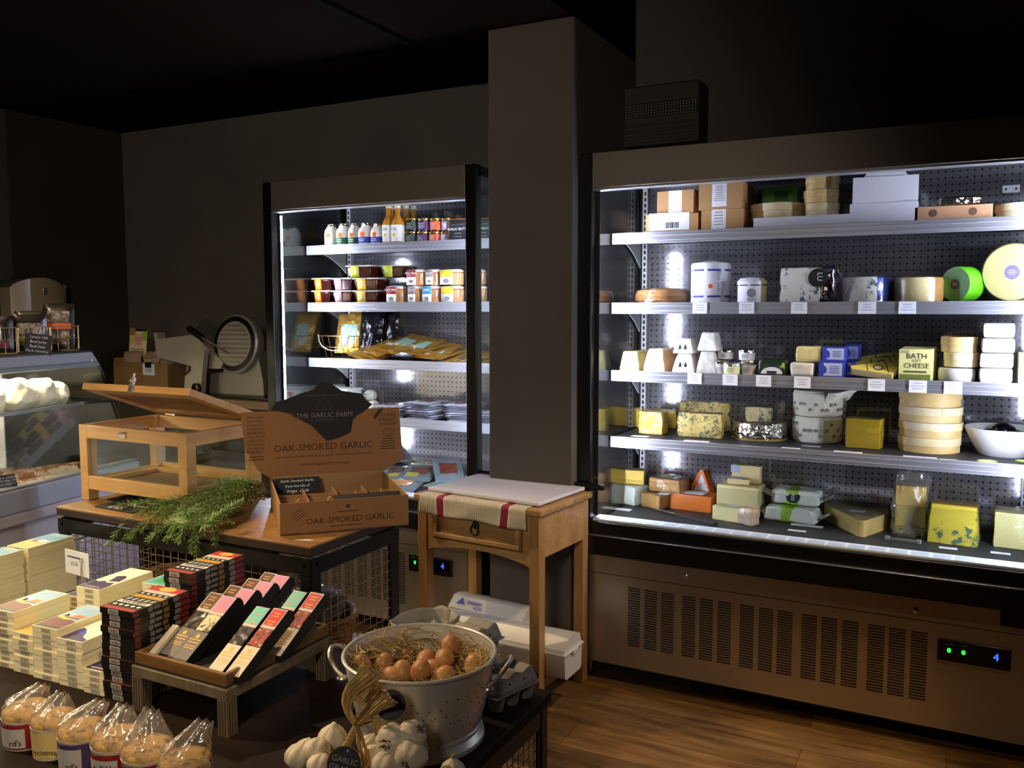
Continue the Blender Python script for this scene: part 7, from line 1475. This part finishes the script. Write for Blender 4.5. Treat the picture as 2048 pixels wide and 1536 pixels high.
for y in (E1-.03,): b = MB(); b.lathe([(.012, 0), (.010, .006), (.004, .008)], STEEL, 14); h = b.build('fixing_stud', t); h.location = (GT.x-.004, y, 1.228); h.rotation_euler = (0, R(80), 0)
def CL(x, y, z): return tuple(C0+cn*x+cu*y+Vector((0, 0, z)))
# goods in the counter
SAL = veined('salami_skin', '8a5a38', 'c9b39a', scale=30, cut=.55, soft=.1); SALE = mat('salami_end', '4a2a26', .4, var=.3, vs=40); HAMW = mat('pale_ham_wrap', 'f6ecd8', .5, var=.06, vs=14, bump=.8, bs=18, dist=.008)
def salami(label, c, L, r, rz, band):
    t = thing('salami', label, 'sausage', c, rz); b = MB(); b.T = Matrix.Rotation(R(90), 4, 'Y'); b.lathe([(r*.55, -L/2-.012), (r*.93, -L/2), (r, -L/2+.02), (r*1.03, 0), (r, L/2-.02), (r*.95, L/2)], SAL, 24, wob=lambda a, z: 1+.02*math.sin(a*5+z*30)); b.T = Matrix.Identity(4); b.build('sausage', t)
    b = MB(); b.T = Matrix.Rotation(R(90), 4, 'Y'); b.lathe([(r*1.0, L/2-.03), (r*.99, L/2+.003), (r*.7, L/2+.012)], SALE if not band else mat('gold_clip', 'a58a3a', .4, .5), 24); b.T = Matrix.Identity(4); b.build('end', t)
salami('thick mottled salami with dark cut end, rear one on the counter deck', CL(-.20, .40, .762), .30, .045, CANG-20, False)
salami('long mottled salami nearest the counter front rail', CL(-.13, .17, .752), .34, .036, CANG-8, True)
salami('pale streaked salami at the left end of the counter deck', CL(-.22, -.02, .755), .26, .039, CANG+10, True)
for k, (x, y, rx, ry, rz) in enumerate([(-.36, .24, .09, .10, .062), (-.36, .41, .09, .09, .066), (-.36, .55, .08, .075, .062), (-.37, .655, .06, .05, .05), (-.36, .06, .09, .10, .062)]):
    b = MB(); slab(b, rx*2, ry*2, rz*1.9, HAMW, (16, 16, 12), .014, 150+k, (.8, .8), rnd=.75); one(b, 'wrapped_ham', ['second', 'third', 'fourth', 'fifth', 'first'][k]+' pale crumpled wrapped ham from the left on the lit glass shelf', 'meat', CL(x, y, 1.037), CANG+20*k, 'pale wrapped hams on the glass shelf')
for k, (x, y, w) in enumerate([(-.45, .52, .16), (-.45, .25, .18), (-.45, -.02, .16)]):
    b = MB(); slab(b, w, .12, .05, mat('dark_joint', '5a4a36', .4, var=.4, vs=20, coat=.3), (9, 7, 6), .008, 140+k, rnd=.4); one(b, 'cured_joint', ['right', 'middle', 'left'][k]+' dark cured joint at the back of the counter deck', 'meat', CL(x, y, .716), 20*k)
p = at(30, 968, z=.76); q = thing('price_sign', 'small black handwritten price card leaning on the salami in the counter', 'sign', CL(-.05, .07, .815), CANG-20); q.rotation_euler[0] = R(68)
b = MB(); b.box((0, 0, 0), (.07, .05, .002), CHALK); [b.text(s_, .011, TOP(0, .015-.013*i, .0012), WHITEP) for i, s_ in enumerate(['Port or smoked', 'pork 100g 1.95', 'Boar 100g 2.05'])]; b.build('card', q)
# wire baskets with packets on the counter top
PKT = mat('packet_black', '2a2622', .3, var=.5, vs=24, coat=.4); PKO = mat('packet_orange', 'd8672a', .45); PKP = mat('packet_pink', '8a3f58', .45, var=.3, vs=30); PKG = mat('packet_lime', '9cab3a', .45); PKC = veined('packet_photo', '5a5048', 'b8a896', scale=34, cut=.55, soft=.1)
def jbasket(label, c, rz, w, d):
    t = thing('wire_basket', label, 'basket', c, rz, 'wire baskets on the serving counter'); b = MB()
    for z in (.003, .055, .105): wire(b, [(-w/2, -d/2, z), (w/2, -d/2, z), (w/2, d/2, z), (-w/2, d/2, z)], .0018, closed=True)
    for k in range(5):
        for sg in (-1, 1): x = -w/2+w*k/4; wire(b, [(x, sg*d/2, .003), (x, sg*d/2, .105)], .0013)
    for k in range(1, 4):
        for sg in (-1, 1): y = -d/2+d*k/4; wire(b, [(sg*w/2, y, .003), (sg*w/2, y, .105)], .0013)
        wire(b, [(-w/2, -d/2+d*k/4, .003), (w/2, -d/2+d*k/4, .003)], .0013)
    for x in (-w/2, w/2):
        for y in (-d/2, d/2): b.ball((x, y, .106), .0045, BRASS, 8, 6)
    b.build('wire_frame', t); b = MB(); wire(b, [(-w*.42, -d/2-.004, .102)]+[(w*.42*math.cos(math.pi*(1+i/10)), -d/2-.008, .098-.055*math.sin(math.pi*i/10)) for i in range(11)]+[(w*.42, -d/2-.004, .102)], .0024, BRASS); b.build('handle', t)
def packet(label, c, rz, tilt, w, h, m, bands):
    t = thing('snack_packet', label, 'packet', c, rz, 'snack packets in the wire baskets'); t.rotation_euler[0] = R(tilt)
    def fn(u, v, s_=1): e = min(u, 1-u, v, 1-v); return ((u-.5)*w, -s_*.016*min(1, e*4)**.7, v*h)
    b = MB(); b.grid(lambda u, v: fn(u, v), 12, 14, m); b.grid(lambda u, v: fn(1-u, v, -1), 12, 14, m); b.build('bag', t, ang=70)
    for f0, f1, x0, x1, mm in bands:
        b = MB(); b.grid(lambda u, v: (lambda p: (p[0], p[1]-.0012, p[2]))(fn(x0+(x1-x0)*u, f0+(f1-f0)*v)), 8, 6, mm); b.build('printed_band', t)
BAR = 52
for k, (px, ll) in enumerate([(20, 'leftmost wire basket of packets on the serving counter'), (88, 'middle wire basket of packets with the hanging chalk card'), (152, 'rightmost wire basket of packets on the serving counter')]):
    p = at(px, 690, z=1.30); y_ = (.33, .50, .655)[k]; c_ = CL(-.345, y_, 1.2725); jbasket(ll, c_, BAR, .155, .13)
    pk = [[('pink and black packet in the leftmost basket, front', PKT, [(.12, .32, .1, .9, PKP)])], [('black packet with lime strip in the middle basket, front', PKT, [(.15, .40, .12, .45, PKG), (.45, .75, .15, .85, PKC)])], [('tall black packet with orange band in the rightmost basket', PKT, [(.42, .56, .1, .9, PKO), (.58, .82, .15, .85, PKC), (.1, .38, .15, .85, PKC)])]][k]
    cb = Vector(c_); ax = Matrix.Rotation(R(BAR), 3, 'Z') @ Vector((0, 1, 0))
    for nm, m, bd in pk: packet(nm, tuple(cb-ax*.018+Vector((0, 0, .004))), BAR+(0, 2, -6)[k], (-6, -5, -13)[k], .125, (.15, .155, .205)[k], m, bd)
    packet('dark packet standing behind in the '+('leftmost', 'middle', 'rightmost')[k]+' basket', tuple(cb+ax*.03+Vector((0, 0, .004))), BAR-4, -8, .12, (.14, .17, .16)[k], PKT, [(.5, .8, .2, .8, PKC)])
cb = Vector(CL(-.345, .50, 1.2725)); ax = Matrix.Rotation(R(BAR), 3, 'Z'); q = thing('price_sign', 'black hanging chalk card listing beef prices below the middle wire basket', 'sign', tuple(cb+ax @ Vector((.03, -.090, .0))), BAR); q.rotation_euler[0] = R(-10); q.rotation_euler[1] = R(8)
b = MB(); b.box((0, 0, .015), (.10, .003, .125), CHALK)
for i, s_ in enumerate(['Lower Hill', 'Beef Jerky', 'Beef Salty', 'Pork Original', 'Beef Biltong', '£3.95']): b.text(s_, .015, FRONT(0, -.0018, .064-.0195*i), WHITEP)
b.tube([(0, 0, .077), (.004, .004, .095), (.0, .012, .11)], .0009, LABW, 4); b.build('card', q)
# paper towel dispenser on the left wall
t = thing('towel_dispenser', 'pale plastic paper towel dispenser with domed top on the dark left wall', 'dispenser', (XL+.001, 3.09, 1.27)); b = MB()
DSP = mat('dispenser_pale', '9c8c72', .35, coat=.2)
def dome(u, v):
    y = -.165+.33*u; return (.09+.05*math.sin(math.pi*u)**.8, y, v*(.30+.055*math.sin(math.pi*min(1, u*1.1))**.6))
b.grid(dome, 20, 6, DSP)
b.add([(0, -.165, 0), (.09, -.165, 0), (.09, -.165, .30), (0, -.165, .30)], [(0, 1, 2, 3)], DSP); b.add([(0, .165, 0), (.09, .165, 0), (.09, .165, .32), (0, .165, .32)], [(3, 2, 1, 0)], DSP)
b.grid(lambda u, v: (lambda p: (p[0]*(1-v), p[1], p[2]+.0*v))(dome(u, 1)), 20, 4, mat('dispenser_top', '5f5548', .4)); b.bb((0, -.165, 0), (.09, .165, .01), DSP); b.build('cover', t)
b = MB(); b.bb((.141, -.012, .26), (.146, .012, .30), STEEL); b.build('lock', t, .002)
# ------------------------------------------------------------------ back counter with slicer
KZ = 1.0; KY = 3.20
t = thing('back_counter', 'brown back counter against the rear wall under the meat slicer', 'counter', (-4.6, KY, 0)); bpy.context.view_layer.update()
CTOP = wood('counter_worktop', '5a4630', '6e573c', '80684a', 0, .6, .45, .1)
b = at_t(t); b.bb((-4.62, KY-.02, KZ-.04), (-2.93, YW-.005, KZ), CTOP); b.build('worktop', t, .003)
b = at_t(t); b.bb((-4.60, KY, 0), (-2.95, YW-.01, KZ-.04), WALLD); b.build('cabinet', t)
MAT_ = mat('slicer_grey', '8e8a80', .35, .4); MATL = mat('slicer_light', 'a8a498', .35, .3)
b = MB(); b.box((0, 0, .006), (.56, .42, .012), BLK); one(b, 'rubber_mat', 'thin black mat under the meat slicer', 'mat', (-3.27, 3.44, KZ+.0006), 0, bev=.003)
p = at(470, 740, y=3.42)
t = thing('meat_slicer', 'grey metal meat slicer with round blade and sloping carriage on the back counter', 'slicer', (-3.27, 3.42, KZ+.0135), 0)
z0 = KZ+.0135
def P(px, py, y): q = at(px, py, y=y); return (q.x+3.27, y-3.42, q.z-z0)
b = MB(); Pf = [P(390, 788, 3.27), P(520, 775, 3.27)]
b.T = Matrix(((1, 0, 0, 0), (0, 0, -1, .13), (0, 1, 0, 0), (0, 0, 0, 1)))
ll = [P(x, y, 3.29)[0::2] for x, y in [(388, 790), (522, 776), (520, 760), (508, 700), (470, 690), (440, 745), (388, 752)]]
ll = [(x, max(0, z)) for x, z in ll]; ll[0] = (ll[0][0], 0); ll[1] = (ll[1][0], 0); b.prism(ll, 0, .24, MAT_); b.T = Matrix.Identity(4); b.build('body', t, .008, 3)
c = P(472, 688, 3.30); b = MB(); b.T = frame(c, (1, 0, 0), (0, .12, 1)); rB = .145
b.lathe([(rB, -.05), (rB*1.04, -.03), (rB*1.04, .004), (rB*.98, .012)], MATL, 48); b.lathe([(rB*.97, .012), (rB*.97, .0135), (rB*.80, .015)], BLK, 48, cap0=False, cap1=False); b.lathe([(rB*.80, .0135), (rB*.78, .018), (.001, .020)], MATL, 48, cap0=False, cap1=False)
for k in range(-4, 5): w = math.sqrt(max(0, .72**2-(k*.16)**2))*rB; b.bb((-w, k*.16*rB-.004, .018), (w, k*.16*rB+.004, .0225), MAT_)
b.T = Matrix.Identity(4); b.build('blade_guard', t)
b = MB(); sil2 = [P(x, y, 3.36)[0::2] for x, y in [(340, 683), (337, 665), (343, 664), (346, 677), (420, 668), (438, 690), (475, 722), (470, 735), (430, 735), (343, 712)]]
b.T = Matrix(((1, 0, 0, 0), (0, 0, -1, -.11), (0, 1, 0, 0), (0, 0, 0, 1))); b.prism(sil2, 0, .05, MATL); b.T = Matrix.Identity(4); b.build('carriage', t, .004)
b = MB(); b.cyl(P(378, 657, 3.24), P(405, 676, 3.24), .017, BLK, 14); b.cyl(P(405, 676, 3.24), P(455, 705, 3.24), .006, STEEL, 10); b.build('pusher_arm', t)
b = MB(); sil3 = [P(x, y, 3.22)[0::2] for x, y in [(386, 704), (415, 700), (410, 750), (408, 786), (374, 788), (376, 752), (388, 742)]]
sil3 = [(x, max(.0, z)) for x, z in sil3]
b.T = Matrix(((1, 0, 0, 0), (0, 0, -1, -.19), (0, 1, 0, 0), (0, 0, 0, 1))); b.prism(list(reversed(sil3)), 0, .03, MATL); b.T = Matrix.Identity(4); b.build('end_bracket', t, .004)
b = MB(); q = P(396, 776, 3.19); b.T = frame(q, (1, 0, 0), (0, 0, 1)); b.lathe([(.024, 0), (.027, .006), (.025, .02), (.012, .024)], BLK, 24, wob=lambda a, z: 1+.08*math.cos(6*a)); b.T = Matrix.Identity(4); b.build('dial_knob', t)
b = MB(); sil4 = [P(x, y, 3.30)[0::2] for x, y in [(362, 672), (388, 636), (392, 636), (420, 656), (412, 672)]]
b.T = Matrix(((1, 0, 0, 0), (0, 0, -1, -.05), (0, 1, 0, 0), (0, 0, 0, 1))); b.prism(sil4, 0, .004, CGLS); b.T = Matrix.Identity(4); b.build('clear_guard', t)
b = MB(); b.bb((c[0]+.06, .13, .03), (c[0]+.17, .24, .30), MAT_); b.build('motor_housing', t, .02, 3)
# kraft crate of packets beside the slicer
CRATE = mat('brown_crate_board', '6b5230', .75, var=.1, vs=8); CRATEY = mat('yellowish_crate_board', '9a7430', .7, var=.1, vs=8); PBAG = mat('paper_packet', '8a7660', .7, var=.15, vs=18, bump=.7, bs=20, dist=.006)
KX, KYc = -3.93, 3.33
t = thing('packet_crate', 'open brown board crate of paper packets beside the meat slicer', 'crate', (KX, KYc, KZ+.0008)); b = MB(); w, d, h = .42, .22, .165
b.bb((-w/2, -d/2, 0), (w/2, d/2, .006), CRATE)
for p_, q_, m in (((-w/2, -d/2, .006), (w/2, -d/2+.006, h), CRATE), ((-w/2, d/2-.006, .006), (w/2, d/2, h), CRATE), ((-w/2, -d/2+.006, .006), (-w/2+.006, d/2-.006, h*1.12), CRATEY), ((w/2-.006, -d/2+.006, .006), (w/2, d/2-.006, h), CRATE)): b.bb(p_, q_, m)
b.build('crate', t, .001)
b = MB(); b.bb((.025, -d/2-.0025, h-.065), (.115, -d/2-.0008, h-.005), mat('blue_white_card', 'aeb0c8', .6)); lines(b, FRONT(.07, -d/2-.0027, h-.035), .06, .03, 3, INK); b.build('ticket', t)
b = MB(); b.bb((.052, -d/2-.010, h-.022), (.092, -d/2+.008, h+.004), BLK); b.tube([(.058, -d/2-.006, h), (.056, -d/2-.012, h+.022), (.086, -d/2-.012, h+.022), (.088, -d/2-.006, h)], .0016, STEEL, 5); b.build('binder_clip', t)
for k, (dx, dy, rz, ti, hh) in enumerate([(-.16, -.04, 25, -24, .12), (-.10, .03, -10, -12, .11), (-.03, -.02, 14, -18, .09), (.05, .02, -20, -10, .10), (.11, -.02, 30, -14, .085), (.17, .02, 0, -8, .09)]):
    q = thing('paper_packet', ['first', 'second', 'third', 'fourth', 'fifth', 'sixth'][k]+' crumpled brown paper packet from the left sticking out of the crate', 'packet', (KX+dx, KYc+dy, KZ+.11), rz, 'paper packets in the crate'); q.rotation_euler[0] = R(ti)
    def fn(u, v, s_=1): e = min(u, 1-u, v, 1-v); return ((u-.5)*.10+.006*math.sin(v*6+k), -s_*.018*min(1, e*4)**.7+.004*noise.noise(Vector((u*6, v*6, k))), v*hh*(1+.10*noise.noise(Vector((u*4, k, 1)))))
    b = MB(); b.grid(lambda u, v: fn(u, v), 12, 10, PBAG); b.grid(lambda u, v: fn(1-u, v, -1), 12, 10, PBAG); b.build('packet', q, ang=50)
p = at(272, 705, y=3.38); t = thing('leaflet', 'upright printed card with lime and pink patches standing in the crate', 'card', (p.x, 3.385, KZ+.17), -3); t.rotation_euler[0] = R(-6)
b = MB(); w, h = .15, .17; b.bb((-w/2, 0, 0), (w/2, .002, h), mat('leaflet_cream', 'd9cfa8', .55)); b.bb((-w/2, -.0006, h*.93), (w/2, 0, h), BLK); b.bb((w*.22, -.0006, h*.62), (w/2, 0, h*.92), mat('leaflet_lime', '8fb83a', .5)); b.bb((-w/2, -.0006, h*.50), (-w*.2, 0, h*.76), mat('leaflet_yellow', 'cfc86a', .5)); b.bb((-w*.22, -.0008, h*.42), (w*.28, -.0002, h*.85), mat('leaflet_pink', 'd8b09a', .5)); b.bb((-w/2, -.001, h*.80), (-w*.18, -.0002, h*1.04), mat('leaflet_kraft', 'a9783e', .6)); lines(b, FRONT(0.01, -.001, h*.62), w*.4, h*.28, 4, mat('leaflet_script', 'a85a50', .6)); lines(b, FRONT(0, -.001, h*.3), w*.8, h*.14, 2, BLACKINK); b.build('card', t)
